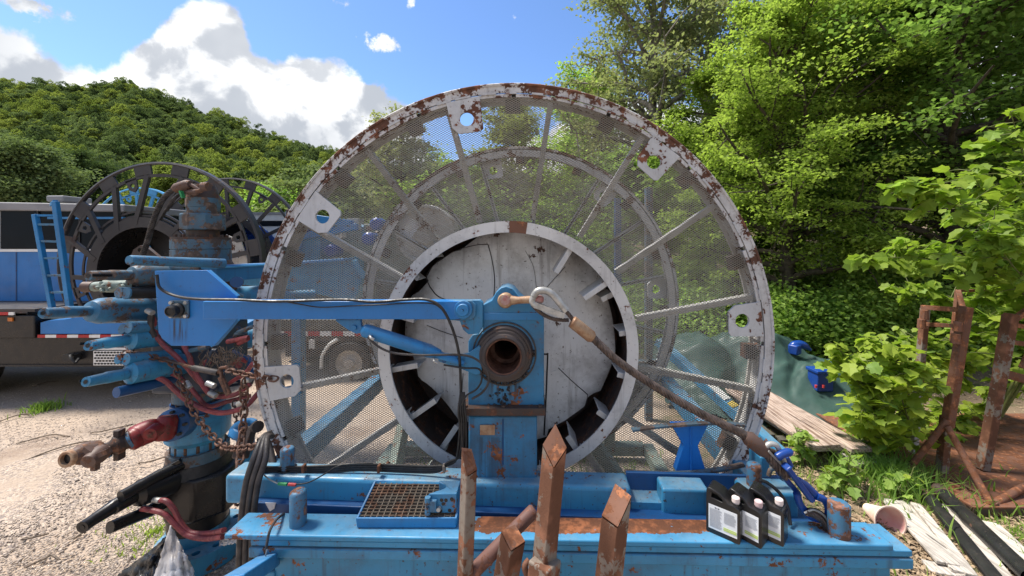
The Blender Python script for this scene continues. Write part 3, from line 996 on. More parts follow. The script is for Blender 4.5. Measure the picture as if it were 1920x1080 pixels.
# pedestal column
colL, colR = P(878, 780, BY), P(1007, 780, BY)
mb = MB(); mb.bx(colL.x, colR.x, BY, BY + .26, 1.02, P(0, 781, BY).z)
column = mb.build('column', 'blue_worn', stand, bevel=.012, seg=3)
for x, y, w_, h_ in [(914, 806, 28, 19), (947, 930, 28, 13)]:
    p = P(x, y, BY - .004); mb = MB(); mb.box(p, (w_ * sc_, .006, h_ * sc_)); mb.build('maker_plate', 'ferrule' if y < 850 else 'brown_iron', column, bevel=.0015)
mb = MB(); mb.bar(P(943, 786, BY - .002), P(943, 872, BY - .002), .004, .006); mb.build('weld_seam', 'blue_dark', column)
mb = MB(); mb.tube([P(880, 903, BY - .003), P(1004, 903, BY - .003)], .005, 8); mb.build('weld_bead', 'blue_deck', column)
# base plate on the column
mb = MB(); mb.bx(P(866, 0, 2.12).x, P(1023, 0, 2.12).x, 2.12, 2.42, P(0, 780, 2.12).z, P(0, 768, 2.12).z + .006)
bpl = mb.build('base_plate', 'rust_dark', stand, bevel=.003)
for px in (872, 944, 1013):
    p = P(px, 762, 2.14); mb = MB(); mb.lathe([(0, .0), (.014, 0), (.014, .018), (0, .018)], p - Vector((0, 0, .01)), (0, 0, 1), 6)
    mb.build('bolt', 'rust_dark', bpl, smooth=False)
# bearing block
BB = 2.17
outline = [(878, 770), (878, 640), (886, 628), (905, 624), (905, 572), (922, 563), (930, 548), (938, 540), (950, 537), (962, 542), (972, 555), (982, 563), (1002, 568), (1020, 598), (1020, 770)]
mb = MB(); mb.plate(outline, BB, .20, [circ(946, 663, 36, 32)])
block = mb.build('bearing_block', 'blue_worn', stand, bevel=.004)
mb = MB(); mb.plate([(906, 587), (1013, 587), (1020, 600), (906, 600)], BB - .007, .007); mb.build('ledge', 'blue', block, bevel=.003)
bc = P(946, 663, BB)
s2 = BB / F
mb = MB()
mb.lathe([(60 * s2, 0), (60 * s2, -.008), (57.5 * s2, -.008), (57.5 * s2, 0)], bc, (0, 1, 0), 64, loop=True)
mb.build('seal_ring', 'grease', block)
mb = MB()
pr = [(54 * s2, 0), (52 * s2, -.012), (50 * s2, -.030), (46 * s2, -.030), (45.5 * s2, -.048), (41 * s2, -.050), (40 * s2, -.066), (35.5 * s2, -.072), (33 * s2, -.070), (31.5 * s2, -.06), (31.5 * s2, .06), (36 * s2, .06)]
mb.lathe(pr, bc, (0, 1, 0), 64)
bearing = mb.build('bearing', 'grease_ring', block)
mb = MB(); mb.lathe([(33.5 * s2, -.074), (33.5 * s2, -.068), (30.5 * s2, -.066), (30.5 * s2, .12), (32 * s2, .12)], bc, (0, 1, 0), 48)
mb.build('bore_sleeve', 'bore', block)
mb = MB(); mb.lathe([(31 * s2, .12), (23 * s2, .122), (23 * s2, .30)], bc + Vector((0, 0, 0)), (0, 1, 0), 40); mb.build('inner_sleeve', 'bore', block)
# lumps of dried grease round the lower half
gm = MB(); rg = random.Random(5)
for i in range(170):
    a = radians(rg.uniform(185, 372)); r_ = rg.uniform(42, 56) * s2
    p = bc + Vector((cos(a) * r_, -rg.uniform(.005, .04) * (58 * s2 - r_) / (16 * s2), sin(a) * r_))
    q = rg.uniform(.004, .011)
    gm.lathe([(0, -q), (q * .8, -q * .4), (q, .2 * q), (.6 * q, q * .7), (0, q)], p, (rg.uniform(-1, 1), rg.uniform(-1, 1), rg.uniform(-1, 1)), 6)
for i in range(60):
    p = P(rg.gauss(946, 16), rg.uniform(716, 766), BB - .003); q = rg.uniform(.003, .010)
    gm.lathe([(0, -q), (q * .8, -q * .4), (q, .2 * q), (0, q)], p, (0, 1, .3), 6)
g_ = gm.build('grease_lumps', 'grease', block); g_['kind'] = 'stuff'
# pivot bracket for the arm
mb = MB(); mb.plate([(842, 563), (900, 563), (905, 568), (905, 614), (898, 626), (878, 627), (868, 618), (862, 602), (842, 600)], 2.125, .045)
brk = mb.build('arm_bracket', 'blue_worn', stand, bevel=.003)
pc = P(868, 581, 2.085)
mb = MB(); mb.lathe([(0, -.030), (.006, -.030), (.006, -.034), (0, -.034)], pc, (0, 1, 0), 10)
mb.lathe([(.0, -.018), (.030, -.018), (.033, -.014), (.033, 0), (.046, 0), (.048, .004), (.048, .03)], pc, (0, 1, 0), 32)
pv = mb.build('pivot_pin', 'blue', brk)
mb = MB(); mb.lathe([(.0, -.021), (.007, -.021), (.007, -.017), (0, -.017)], pc, (0, 1, 0), 12); mb.build('grease_nipple', 'black_paint', brk)
# arm
AY = 2.09
mb = MB()
x0, x1 = P(380, 0, AY).x, P(905, 0, AY).x
z0, z1 = P(0, 599, AY).z, P(0, 565, AY).z
mb.bx(x0, P(862, 0, AY).x, AY, AY + .085, z0, z1)
arm = mb.build('arm', 'blue_clean', stand, bevel=.004)
mb = MB(); mb.plate([(850, 564), (884, 564), (892, 572), (892, 592), (884, 600), (850, 600)], AY + .012, .06)
mb.build('arm_end', 'blue_worn', arm, bevel=.003)
PY = 2.18
plate_px = [(290, 508), (388, 506.5), (444, 556), (444, 600), (401, 648.5), (321, 648.5), (303, 634), (297, 622)]
mb = MB(); mb.plate(plate_px, PY, .012)
pl = mb.build('end_plate', 'blue_clean', arm, bevel=.002)
mb = MB()
for (a, b) in [((388, 507), (443.5, 555.5)), ((443, 601), (402, 648))]:
    mb.bar(P(*a, PY + .03), P(*b, PY + .03), .05, .006, up=(0, 0, 1) if False else (1, 0, .8 if a[1] < 560 else -.8))
mb.build('stiffener', 'blue', arm)
mb = MB(); mb.box(P(337, 580, PY - .006), (.105, .012, .10)); lugb = mb.build('bearing_flange', 'blue_grimy', arm, bevel=.006)
mb = MB(); c = P(334, 581, PY - .012)
mb.lathe([(.038, 0), (.038, -.012), (.030, -.02), (.030, -.05), (.022, -.056), (.020, -.050), (0, -.050)], c, (0, 1, 0), 28)
mb.build('bearing_cap', 'rubber', arm)
for dx, dz in ((-.04, .037), (.04, .037), (-.04, -.037), (.04, -.037)):
    mb = MB(); mb.lathe([(0, -.012), (.010, -.012), (.010, 0)], P(336, 580, PY - .012) + Vector((dx, 0, dz)), (0, 1, 0), 6); mb.build('bolt', 'galv', arm, smooth=False)
# lug + hydraulic cylinder below the arm
mb = MB(); mb.plate([(628, 600), (676, 600), (677, 610), (682, 622), (668, 626), (655, 620), (640, 610)], 2.13, .02)
mb.build('cylinder_lug', 'blue', arm, bevel=.002)
mb = MB(); mb.lathe([(0, -.01), (.012, -.01), (.014, 0), (.014, .03)], P(665, 614, 2.13), (0, 1, 0), 16); mb.build('lug_pin', 'blue', arm)
cy0, cy1 = P(686, 620, 2.11), P(824, 664, 2.11)
mb = MB(); rr = [.022, .034, .036, .036, .036, .024, .022]
ts = [-.05, -.02, 0, .5, .86, 1.0, 1.01]
mb.tube([cy0.lerp(cy1, t) for t in ts], rr, 24)
cyl = mb.build('hydraulic_cylinder', 'blue', arm)
mb = MB(); mb.tube([cy1, P(832, 668, 2.11), P(856, 676, 2.11)], [.018, .018, .018], 14); mb.tube([P(820, 668, 2.10), P(870, 682, 2.10)], .013, 8)
mb.build('cylinder_rod', 'blue', arm)
mb = MB(); mb.plate([(820, 662), (862, 666), (880, 662), (898, 648), (903, 654), (903, 700), (892, 703), (860, 690), (822, 678)], 2.125, .022)
mb.build('rod_bracket', 'blue_worn', stand, bevel=.002)
mb = MB(); mb.lathe([(0, -.012), (.010, -.012), (.014, -.006), (.014, .03)], P(833, 675, 2.125), (0, 1, 0), 16); mb.build('bracket_pin', 'blue_dark', stand)
for x, y in ((693, 628), (812, 672)):
    mb = MB(); mb.tube(spl([P(x, y, 2.09), P(x + 2, y + 5, 2.06), P(x + 8, y + 9, 2.06)], 4), .007, 8); mb.build('hose_fitting', 'galv', arm)


# --- skid rails: left and right ends at their own depths, the skid stands a little askew
def rail(name, mat, L, R, depth, h, bevel, drop=0.0, parent=stand):
    """L, R = front top corners"""
    L = Vector(L); R = Vector(R); d = (R - L).normalized(); bk = Vector((-d.y, d.x, 0)).normalized()
    vs = []
    for p in (L, R):
        for q in (p, p + bk * depth):
            vs += [q, q - Vector((0, 0, h))]
    mb_ = MB(); mb_.add(vs, [(0, 1, 3, 2), (4, 6, 7, 5), (0, 4, 5, 1), (2, 3, 7, 6), (0, 2, 6, 4), (1, 5, 7, 3)])
    return mb_.build(name, mat, parent, bevel=bevel, seg=4 if bevel > .01 else 2)


AL, AR = P(420, 891, 2.15), P(1500, 925, 2.03)
def onA(px, dy=0.0, dz=0.0):
    t = (px - 420) / 1080; Y = 2.15 + (2.03 - 2.15) * t
    py = 891 + 34 * t
    p = P(px, py, Y); return p + Vector((0, dy, dz))
rail('rear_rail', 'blue_end', onA(420), onA(1184), .15, .16, .022)
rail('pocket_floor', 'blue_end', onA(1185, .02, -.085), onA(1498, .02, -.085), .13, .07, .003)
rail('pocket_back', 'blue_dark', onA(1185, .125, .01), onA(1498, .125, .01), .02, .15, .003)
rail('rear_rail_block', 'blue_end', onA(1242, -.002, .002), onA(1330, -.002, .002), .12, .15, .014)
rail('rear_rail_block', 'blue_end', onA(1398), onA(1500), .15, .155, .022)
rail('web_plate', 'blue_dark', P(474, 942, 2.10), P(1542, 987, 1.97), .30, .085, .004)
CL, CR = P(420, 1002, 1.86), P(1676, 1023, 1.80)
def onC(px, dy=0.0, dz=0.0):
    t = (px - 420) / 1256; Y = 1.86 - .06 * t
    p = P(px, 1002 + 21 * t, Y); return p + Vector((0, dy, dz))
rail('front_rail_plate', 'blue_deck', onC(420), onC(1676), .155, .026, .006)
rail('front_rail_plate', 'blue_deck', onC(466, .012, -.033), onC(1716, .012, -.033), .18, .028, .004)
rail('front_rail_plate', 'blue_end', onC(464, .006, -.068), onC(1716, .006, -.068), .17, .046, .005)
rail('front_rail_web', 'blue_end', onC(500, .055, -.116), onC(1690, .055, -.116), .08, .20, .004)
rail('front_rail_foot', 'blue_end', onC(480, 0, -.30), onC(1700, 0, -.30), .17, .02, .004)
# side rails to the back and rear cross rail, with braces
for a, b in [((-1.55, 2.2, 1.10), (-1.62, 4.6, 1.05)), ((1.30, 2.15, 1.08), (1.42, 4.6, 1.05))]:
    mb = MB(); mb.bar(a, b, .12, .15); mb.build('side_rail', 'blue_worn', stand, bevel=.01)
mb = MB(); mb.bar((-1.7, 4.66, 1.05), (1.5, 4.66, 1.05), .14, .16, up=(0, 0, 1)); mb.build('rear_cross_rail', 'blue_grimy', stand, bevel=.01)
mb = MB(); mb.bx(-.30, .10, 4.50, 4.74, 1.12, 1.80); mb.build('rear_pedestal', 'blue_grimy', stand, bevel=.01)
for a, b, w_ in [((-1.5, 2.35, .15), (-.2, 4.5, .95), .10), ((1.2, 2.35, .15), (.2, 4.5, .95), .10), ((-1.0, 2.3, .2), (-1.35, 4.5, 1.0), .09), ((-.9, 4.6, .15), (-.9, 4.6, 1.0), .12), ((.9, 4.6, .15), (.9, 4.6, 1.0), .12),
                 ((-1.5, 4.6, .12), (1.3, 4.6, .12), .12), ((-1.6, 2.25, .12), (-1.6, 4.6, .12), .12), ((1.35, 2.25, .12), (1.35, 4.6, .12), .12)]:
    mb = MB(); mb.bar(a, b, w_, w_, up=(0, 1, .1)); mb.build('brace', 'greygreen', stand, bevel=.006)
for x in (-1.30, 1.45):
    mb = MB(); mb.bx(x - .06, x + .06, 1.90, 2.02, 0.0, .92); mb.build('leg', 'blue_end', stand, bevel=.006)
for x in (-1.5, 1.25):
    mb = MB(); mb.bx(x - .07, x + .07, 2.16, 2.28, 0.0, 1.08); mb.build('leg', 'blue_end', stand, bevel=.006)
mb = MB(); mb.bar(P(506, 1050, 1.9) , P(430, 1100, 1.45), .09, .06); mb.build('outrigger', 'blue', stand, bevel=.006)
mb = MB(); mb.bar(P(600, 1082, 1.98), P(740, 1070, 2.05), .08, .06); mb.build('brace', 'blue_worn', stand, bevel=.006)


def pin(px, py_top, py_bot, Y, rpx, dome=True, tilt=0):
    top, bot = P(px, py_top, Y), P(px, py_bot, Y)
    r = rpx * Y / F; h = top.z - bot.z
    mb_ = MB()
    prof = [(0, -.06), (r, -.06), (r, h - r * .45), (r * .93, h - r * .22), (r * .72, h - r * .05), (0, h)] if dome else [(0, -.06), (r, -.06), (r, h - .006), (r - .006, h), (0, h)]
    mb_.lathe(prof, bot, (0, 0, 1), 28)
    o = mb_.build('pin', 'pinblue', stand)
    mb_ = MB(); mb_.lathe([(r + .012, .001), (r + .012, .004), (r + .001, .004)], bot, (0, 0, 1), 28); mb_.build('pin_hole_edge', 'black_paint', stand)
    return o


pin(559, 918, 987, 1.93, 14.5)
pin(539, 838, 878, 2.21, 12)
pin(1414, 868, 912, 2.10, 13)
pin(1573, 942, 1008, 1.87, 18, dome=False)

# hourglass bracket with its two curved strips
HYp = 2.26
hg = thing('hourglass_bracket', 'bright blue hourglass shaped bracket between two thin curved strips before the mesh', 'bracket', P(1295, 890, HYp))
mb = MB(); mb.plate([(1260, 797), (1328, 797), (1309, 836), (1324, 884), (1267, 884), (1282, 836)], HYp, .05); mb.build('web', 'navy', hg, bevel=.004)
M['brk'] = paint('bright_blue_bracket', (0.012, 0.16, 0.55), rust=.03, dirt=.12, rough=.38)
hg.children[0].data.materials[0] = M['brk']
for pth in ([(1185, 806), (1230, 800), (1280, 796), (1340, 793), (1396, 797)], [(1172, 884), (1230, 888), (1290, 887), (1345, 881), (1394, 871)]):
    pts_ = spl([P(x, y, HYp - .02) for x, y in pth], 5); mb = MB()
    for a, b in zip(pts_, pts_[1:]): mb.bar(a, b + (b - a) * .08, .035, .013, up=(0, 0, 1))
    mb.build('curved_strip', 'blue_grimy', hg, bevel=.002)
mb = MB(); mb.bar(P(1296, 797, HYp - .004), P(1296, 884, HYp - .004), .006, .01); mb.build('rib', M['brk'], hg)

# grating step tray
ty0, ty1 = 1.905, 2.125
TILT = .218
tz = 1.177
tx0, tx1 = -.842, -.366
gr = thing('grating_step', 'blue framed steel grating step lying across the skid rails', 'grating', ((tx0 + tx1) / 2, ty0, tz - .04))
mb = MB()
for a, b in [((tx0, ty0), (tx1, ty0)), ((tx0, ty1), (tx1, ty1)), ((tx0, ty0), (tx0, ty1)), ((tx1, ty0), (tx1, ty1))]:
    mb.bar((a[0], a[1], tz - .019 + TILT * (a[1] - ty0)), (b[0], b[1], tz - .019 + TILT * (b[1] - ty0)), .010, .046)
mb.build('frame', 'blue', gr, bevel=.002)
M['rust_bar'] = paint('dirty_grating_steel', (.12, .095, .07), rust=.4, dirt=.5, scale=12, rough=.6, rustcol=(.12, .07, .045))
gmb = MB(); gmb.bar((0, ty0, tz - .014), (0, ty1, tz - .014 + TILT * (ty1 - ty0)), .0055, .024); gme = local_mesh(gmb, 'bearing_bar', 'rust_bar')
for i in range(1, 16):
    inst('bearing_bar', gme, gr, Matrix.Translation((tx0 + (tx1 - tx0) * i / 16, 0, 0)))
gmb = MB(); gmb.bx(tx0, tx1, -.0028, .0028, tz - .022, tz - .001); gme = local_mesh(gmb, 'cross_bar', 'rust_bar')
for i in range(1, 12):
    inst('cross_bar', gme, gr, Matrix.Translation((0, ty0 + (ty1 - ty0) * i / 12, TILT * (ty1 - ty0) * i / 12)))
mb = MB(); mb.tube(spl([P(713, 905, 2.19), P(716, 890, 2.19), P(727, 868, 2.24), P(731, 874, 2.26)], 4), .007, 8); mb.build('hanging_hook', 'rust_grey', gr)

# clamp block lying on the grating
cbk = thing('clamp_block', 'light blue machined clamp block with a half round notch on the grating', 'clamp', P(828, 965, 1.93))
cy_ = 1.93
cz1 = P(0, 926, cy_).z; cz0 = P(0, 962, cy_).z
x0, x1 = P(803, 0, cy_).x, P(856, 0, cy_).x
outl = [(x0, cy_), (x1, cy_), (x1 + .005, cy_ + .10), (x0 + .085, cy_ + .10)] 
outl = [(x0, cy_), (x1, cy_), (x1, cy_ + .11), (x0 + .03, cy_ + .11)] + [(x0 + .03 + .045 * sin(pi * i / 12), cy_ + .095 - .075 * i / 12) for i in range(0, 13)]
mb = MB(); mb.prism(outl, Matrix.Translation((0, 0, cz0)), cz1 - cz0)
mb.build('body', 'blue_worn', cbk, bevel=.003)
hm = MB(); hm.lathe([(0, -.0015), (.0075, -.0015), (.009, 0)], (0, 0, 0), (0, 1, 0), 14); hme = local_mesh(hm, 'bolt_hole', 'black_paint')
for x, y in ((828, 938), (836, 938), (831, 945), (843, 957), (826, 958), (847, 936)):
    inst('bolt_hole', hme, cbk, Matrix.Translation(P(x, y, cy_ - .0005)))
for x, y, r_ in ((802, 938, .014), (802, 956, .014)):
    mb = MB(); mb.cyl(P(x, y - 6, cy_ - .012), P(x, y + 8, cy_ - .012), r_, 14); mb.build('hinge_knuckle', 'blue_tube', cbk)
mb = MB(); mb.box(P(812, 948, cy_ - .008), (.035, .02, .055)); mb.build('ear', 'blue_tube', cbk, bevel=.003)
mb = MB(); mb.lathe([(0, -.014), (.010, -.014), (.012, 0)], P(823, 953, cy_ - .002), (0, 1, 0), 12); mb.build('bolt', 'galv', cbk)

# ================================================================== SHACKLE, THIMBLE, WIRE ROPE
sh_ = thing('shackle', 'white shackle with a faded red pin through the lug above the bearing', 'shackle', P(945, 566, 2.10))
mb = MB(); mb.lathe([(0, -.028), (.034, -.026), (.041, -.016), (.041, .012), (.030, .02)], P(948, 563, 2.12), (.12, 1, 0), 28); eye = mb.build('pin_head', 'ferrule', sh_)
mb = MB(); mb.lathe([(0, -.004), (.026, -.004), (.027, 0)], P(947.5, 563, 2.089), (.12, 1, 0), 24); mb.build('pin', 'pink', sh_)
mb = MB(); mb.tube([P(958, 563, 2.11), P(972, 563, 2.10), P(988, 562, 2.095), P(1002, 562, 2.09)], [.026, .019, .020, .022], 18); mb.build('bow', 'ferrule', sh_)
mb = MB(); mb.tube([P(1000, 562, 2.09), P(1012, 562, 2.09), P(1017, 561, 2.09), P(1019.5, 561, 2.09)], [.0225, .0225, .019, .010], 18); mb.build('bow_end', 'pink', sh_)

rp = thing('wire_rope_sling', 'rusty wire rope with a galvanised thimble running down across the mesh to a turnbuckle', 'wire rope', P(1250, 730, 2.05))
yy = 2.07
mb = MB(); th_pts = spl([P(x, y, yy) for x, y in [(1062, 583), (1050, 568), (1036, 552), (1022, 545), (1008, 546), (1000, 556)]], 6)
mb.tube(th_pts, [.021 - .003 * (i / (len(th_pts) - 1)) for i in range(len(th_pts))], 14)
tm = mb.build('thimble', 'galv', rp)
mb = MB(); mb.bar(P(1002, 571, yy), P(1058, 592, yy), .03, .030, up=(.4, 0, 1)); mb.tube(spl([P(1000, 556, yy), P(998, 566, yy), P(1006, 574, yy)], 5), .017, 12)
mb.build('thimble_leg', 'galv', rp, bevel=.008)
mb = MB()
rope(mb, spl([P(x, y, yy + .012) for x, y in [(998, 572), (1014, 587), (1034, 597), (1052, 600), (1066, 600)]], 5), .011, 5, .07)
rope(mb, spl([P(x, y, yy) for x, y in [(1060, 583), (1067, 590), (1074, 600)]], 4), .012, 5, .07)
mb.build('eye_loop', 'rope', rp)
mb = MB(); fp = [P(1071, 602, yy), P(1073, 603, yy), P(1108, 631, yy), P(1112, 634, yy)]
mb.tube(fp, [.024, .033, .033, .025], 24); mb.build('ferrule', 'ferrule', rp)
main = spl([P(1110, 632, yy), P(1160, 678, 2.05), P(1230, 726, 2.03), P(1300, 768, 2.01), P(1360, 798, 1.99), P(1400, 818, 1.98)], 8)
mb = MB(); rope(mb, main, .0225, 6, .125, n=7); mb.build('rope', 'rope', rp)
mb = MB(); mb.tube([P(1396, 817, 1.98), P(1404, 822, 1.98), P(1430, 843, 1.97), P(1438, 850, 1.97)], [.024, .037, .036, .027], 22); mb.build('ferrule', 'brown_iron', rp)
mb = MB(); low = spl([P(1436, 848, 1.97), P(1450, 866, 1.96), P(1466, 884, 1.95), P(1474, 893, 1.95)], 6); rope(mb, low, .026, 6, .12, n=7)
rope(mb, spl([P(1440, 846, 1.98), P(1452, 850, 1.98), P(1468, 858, 1.97)], 5), .02, 5, .1); mb.build('tail_loop', 'rope', rp)
mb = MB(); mb.tube(spl([P(x, y, 1.955) for x, y in [(1434, 840), (1442, 833), (1454, 834), (1462, 846), (1472, 872), (1470, 880)]], 6), .013, 10)
mb.bar(P(1440, 845, 1.94), P(1473, 879, 1.94), .012, .010); mb.build('thimble', 'galv', rp)

tb = thing('turnbuckle', 'dark blue turnbuckle with jaw ends between the wire rope and the lower hook', 'turnbuckle', P(1500, 940, 1.93))
mb = MB(); mb.tube(spl([P(x, y, 1.93) for x, y in [(1456, 858), (1466, 852), (1478, 848), (1482, 850)]], 5), [.014] + [.019] * 14 + [.016], 14); mb.build('jaw_pin', 'navy', tb)
mb = MB(); mb.cyl(P(1473, 856, 1.97), P(1482, 874, 1.97), .015, 12); mb.build('jaw_ear', 'navy', tb)
for (a, b, y) in [((1473, 873), (1521, 937), 1.90), ((1462, 886), (1494, 922), 1.97)]:
    mb = MB(); mb.bar(P(*a, y), P(*b, y), .024, .046, up=(0, 1, 0)); mb.bar(P(*a, y), P(a[0] + 4, a[1] + 5, y), .032, .05, up=(0, 1, 0)); mb.build('side_bar', 'navy', tb, bevel=.007, seg=3)
mb = MB(); mb.tube([P(1496, 900, 1.93), P(1510, 910, 1.93), P(1530, 928, 1.93)], [.016, .020, .017], 14); mb.build('screw', 'navy', tb)
mb = MB(); mb.tube(spl([P(x, y, 1.92) for x, y in [(1530, 930), (1546, 938), (1554, 955), (1552, 970), (1546, 976)]], 6), .0175, 14)
mb.tube(spl([P(x, y, 1.93) for x, y in [(1494, 925), (1500, 945), (1515, 964), (1530, 972), (1538, 972)]], 6), .0175, 14); mb.build('hook', 'navy', tb)
mb = MB(); rope(mb, spl([P(x, y, 1.915) for x, y in [(1516, 958), (1532, 960), (1548, 972), (1556, 992), (1558, 1010)]], 6), .016, 6, .08)
rope(mb, spl([P(x, y, 1.90) for x, y in [(1512, 962), (1526, 966), (1542, 978), (1550, 996), (1552, 1012)]], 6), .014, 6, .08)
tag(mb.build('wire_rope_loop', 'rope', None), 'short dark wire rope loop in the hook behind the pale topped pin', 'wire rope')
mb = MB(); mb.tube(spl([P(x, y, 1.90) for x, y in [(1508, 962), (1526, 956), (1546, 968), (1556, 990)]], 6), .005, 8)
mb.build('thimble_edge', 'galv', tb)
# clutter behind pin: shackle ring + blue fitting
mb = MB(); mb.tube(spl([P(x, y, 2.08) for x, y in [(1441, 892), (1446, 880), (1460, 878), (1470, 888), (1466, 900)]], 6), .012, 10)
tag(mb.build('ring_shackle', 'blue_grimy', None), 'worn grey blue shackle ring lying beside the turnbuckle jaw', 'shackle')
mb = MB(); mb.bx(P(1418, 0, 2.2).x, P(1436, 0, 2.2).x, 2.16, 2.28, P(0, 905, 2.2).z, P(0, 850, 2.2).z)
tag(mb.build('anchor_post', 'blue_end', None, bevel=.008), 'short blue post standing behind the pin at the end of the rear rail', 'post')
mb = MB(); mb.tube(spl([P(x, y, 2.02 - .0012 * abs(y - 890)) for x, y in [(1425, 900), (1440, 906), (1462, 925), (1476, 950), (1482, 985)]], 7), .0085, 8)
tag(mb.build('control_hose', 'rubber', None), 'thin black hose curving down in front of the rail end beside the jugs', 'hose')

# ================================================================== JUGS
def jug(lbl, x, y, rot, z, tone, capm):
    t = thing('oil_jug', lbl, 'jug', (x, y, z), 'black jugs on the front rail')
    W_, H_, D_ = .148, .255, .082
    y += .012
    SZ = Matrix.Diagonal((1, 1, .80, 1))
    R = Matrix.Translation((x, y, z)) @ SZ @ Matrix.Rotation(rot, 4, 'Z') @ Matrix(((1, 0, 0, 0), (0, 0, 1, -D_ / 2), (0, 1, 0, 0), (0, 0, 0, 1)))
    o = [(0, .004), (.006, 0), (W_ - .006, 0), (W_, .006), (W_, .178), (W_ - .004, .196), (.134, .205), (.100, .208), (.092, .213), (.084, .228), (.074, .240), (.064, .250), (.020, .266), (.008, .262), (.001, .248), (0, .20)]
    hole = [(.022, .212), (.026, .240), (.036, .243), (.068, .226), (.076, .214), (.070, .205)]
    m_ = MB(); m_.prism(o, R, D_, [hole]); body = m_.build('body', 'jug', t, bevel=.010, seg=3, ang=50)
    R2 = Matrix.Translation((x, y, z)) @ SZ @ Matrix.Rotation(rot, 4, 'Z')
    c = R2 @ Vector((.121, 0, .198)); m_ = MB()
    m_.lathe([(.015, 0), (.015, .012), (.0175, .012), (.0175, .030), (.015, .033), (0, .033)], c, (0, 0, 1), 24); m_.build('cap', capm, t)
    def slab(x0, x1, z0, z1, d, name, mat, prt):
        mm = MB(); vs = []
        for yy_ in (-D_ / 2 - d, -D_ / 2 - d + .0006):
            for (a, b) in ((x0, z0), (x1, z0), (x1, z1), (x0, z1)): vs.append(R2 @ Vector((a, yy_, b)))
        mm.add(vs, [(0, 1, 2, 3), (7, 6, 5, 4), (0, 4, 5, 1), (1, 5, 6, 2), (2, 6, 7, 3), (3, 7, 4, 0)])
        return mm.build(name, mat, prt, smooth=False)
    lab = slab(.012, .136, .030, .172, .0012, 'label', 'paper', t)
    # print: heading, two columns of small lines, lime band, code block left plain
    mm = MB(); rj = random.Random(int(x * 100))
    def ln(m2, x0, x1, zc, hh):
        vs = []
        for yy_ in (-D_ / 2 - .0022, -D_ / 2 - .0017):
            for (a, b) in ((x0, zc - hh), (x1, zc - hh), (x1, zc + hh), (x0, zc + hh)): vs.append(R2 @ Vector((a, yy_, b)))
        m2.add(vs, [(0, 1, 2, 3), (7, 6, 5, 4), (0, 4, 5, 1), (1, 5, 6, 2), (2, 6, 7, 3), (3, 7, 4, 0)])
    ln(mm, .040, .047, .160, .0032); ln(mm, .049, .051, .160, .0012); ln(mm, .053, .060, .160, .0032)
    mm.build('heading_print', 'ink', lab, smooth=False)
    mm = MB()
    for i in range(22):
        zc = .150 - i * .0050
        ln(mm, .017, .017 + rj.uniform(.044, .055), zc, .0010)
        if i < 13: ln(mm, .080, .080 + rj.uniform(.042, .052), zc + .004, .0010)
    q = mm.build('small_print', 'ink_grey', lab, smooth=False)
    slab(.078, .134, .060, .066, .0024, 'lime_band', 'lime', lab); slab(.078, .134, .048, .057, .0024, 'lime_band', 'lime', lab)
    return t


ztop = onC(1400).z
jug('black oil jug of three whose wide label shows fully, farthest from the pin', .862, 1.912, radians(-40), ztop, 0, 'cap')
jug('middle black oil jug of three, its white cap stained pink', .968, 1.900, radians(-50), ztop, 0, 'cap_pink')
jug('black oil jug of three with a half seen label, nearest the rail end', 1.062, 1.905, radians(-44), ztop, 0, 'cap')

# ================================================================== RUSTY POST STUBS (near)
def post(lbl, pix_top, pix_bot, Y, wpx, cutmat='rust', ybot=None, sock=None, cut=(0, 0)):
    """square tube cut off at a slant; front two faces show"""
    T = P(pix_top[0], pix_top[1], Y); B = P(pix_bot[0], pix_bot[1], Y if ybot is None else ybot)
    d = (T - B).normalized(); B2 = B - d * ((B.z - .0) / d.z)       # stands on the ground
    w_ = wpx * Y / F
    t = thing('rusty_post', lbl, 'steel post', (B2.x, B2.y, 0), 'rusty cut off tube posts')
    R = Matrix.Rotation(radians(38), 4, 'Z')
    q = w_ / 1.4
    cs = [R @ Vector((sx * q / 2, sy * q / 2, 0)) for sx, sy in ((-1, -1), (1, -1), (1, 1), (-1, 1))]
    vs = [B2 + c for c in cs] + [T + c + Vector((0, 0, cut[i])) for i, c in enumerate(cs)]
    m_ = MB(); m_.add(vs, [(3, 2, 1, 0), (0, 1, 5, 4), (1, 2, 6, 5), (2, 3, 7, 6), (3, 0, 4, 7)])
    m_.build('tube_wall', 'rust_grey', t, bevel=.005)
    m_ = MB(); e = .0015
    tv = [v + Vector((0, 0, e)) for v in vs[4:]]; cen = sum(tv, Vector()) / 4
    m_.add([cen + (v - cen) * .96 for v in tv] + [cen + (v - cen) * .96 + Vector((0, 0, .003)) for v in tv], [(3, 2, 1, 0), (4, 5, 6, 7), (0, 1, 5, 4), (1, 2, 6, 5), (2, 3, 7, 6), (3, 0, 4, 7)])
    m_.build('cut_face', cutmat, t)
    return t


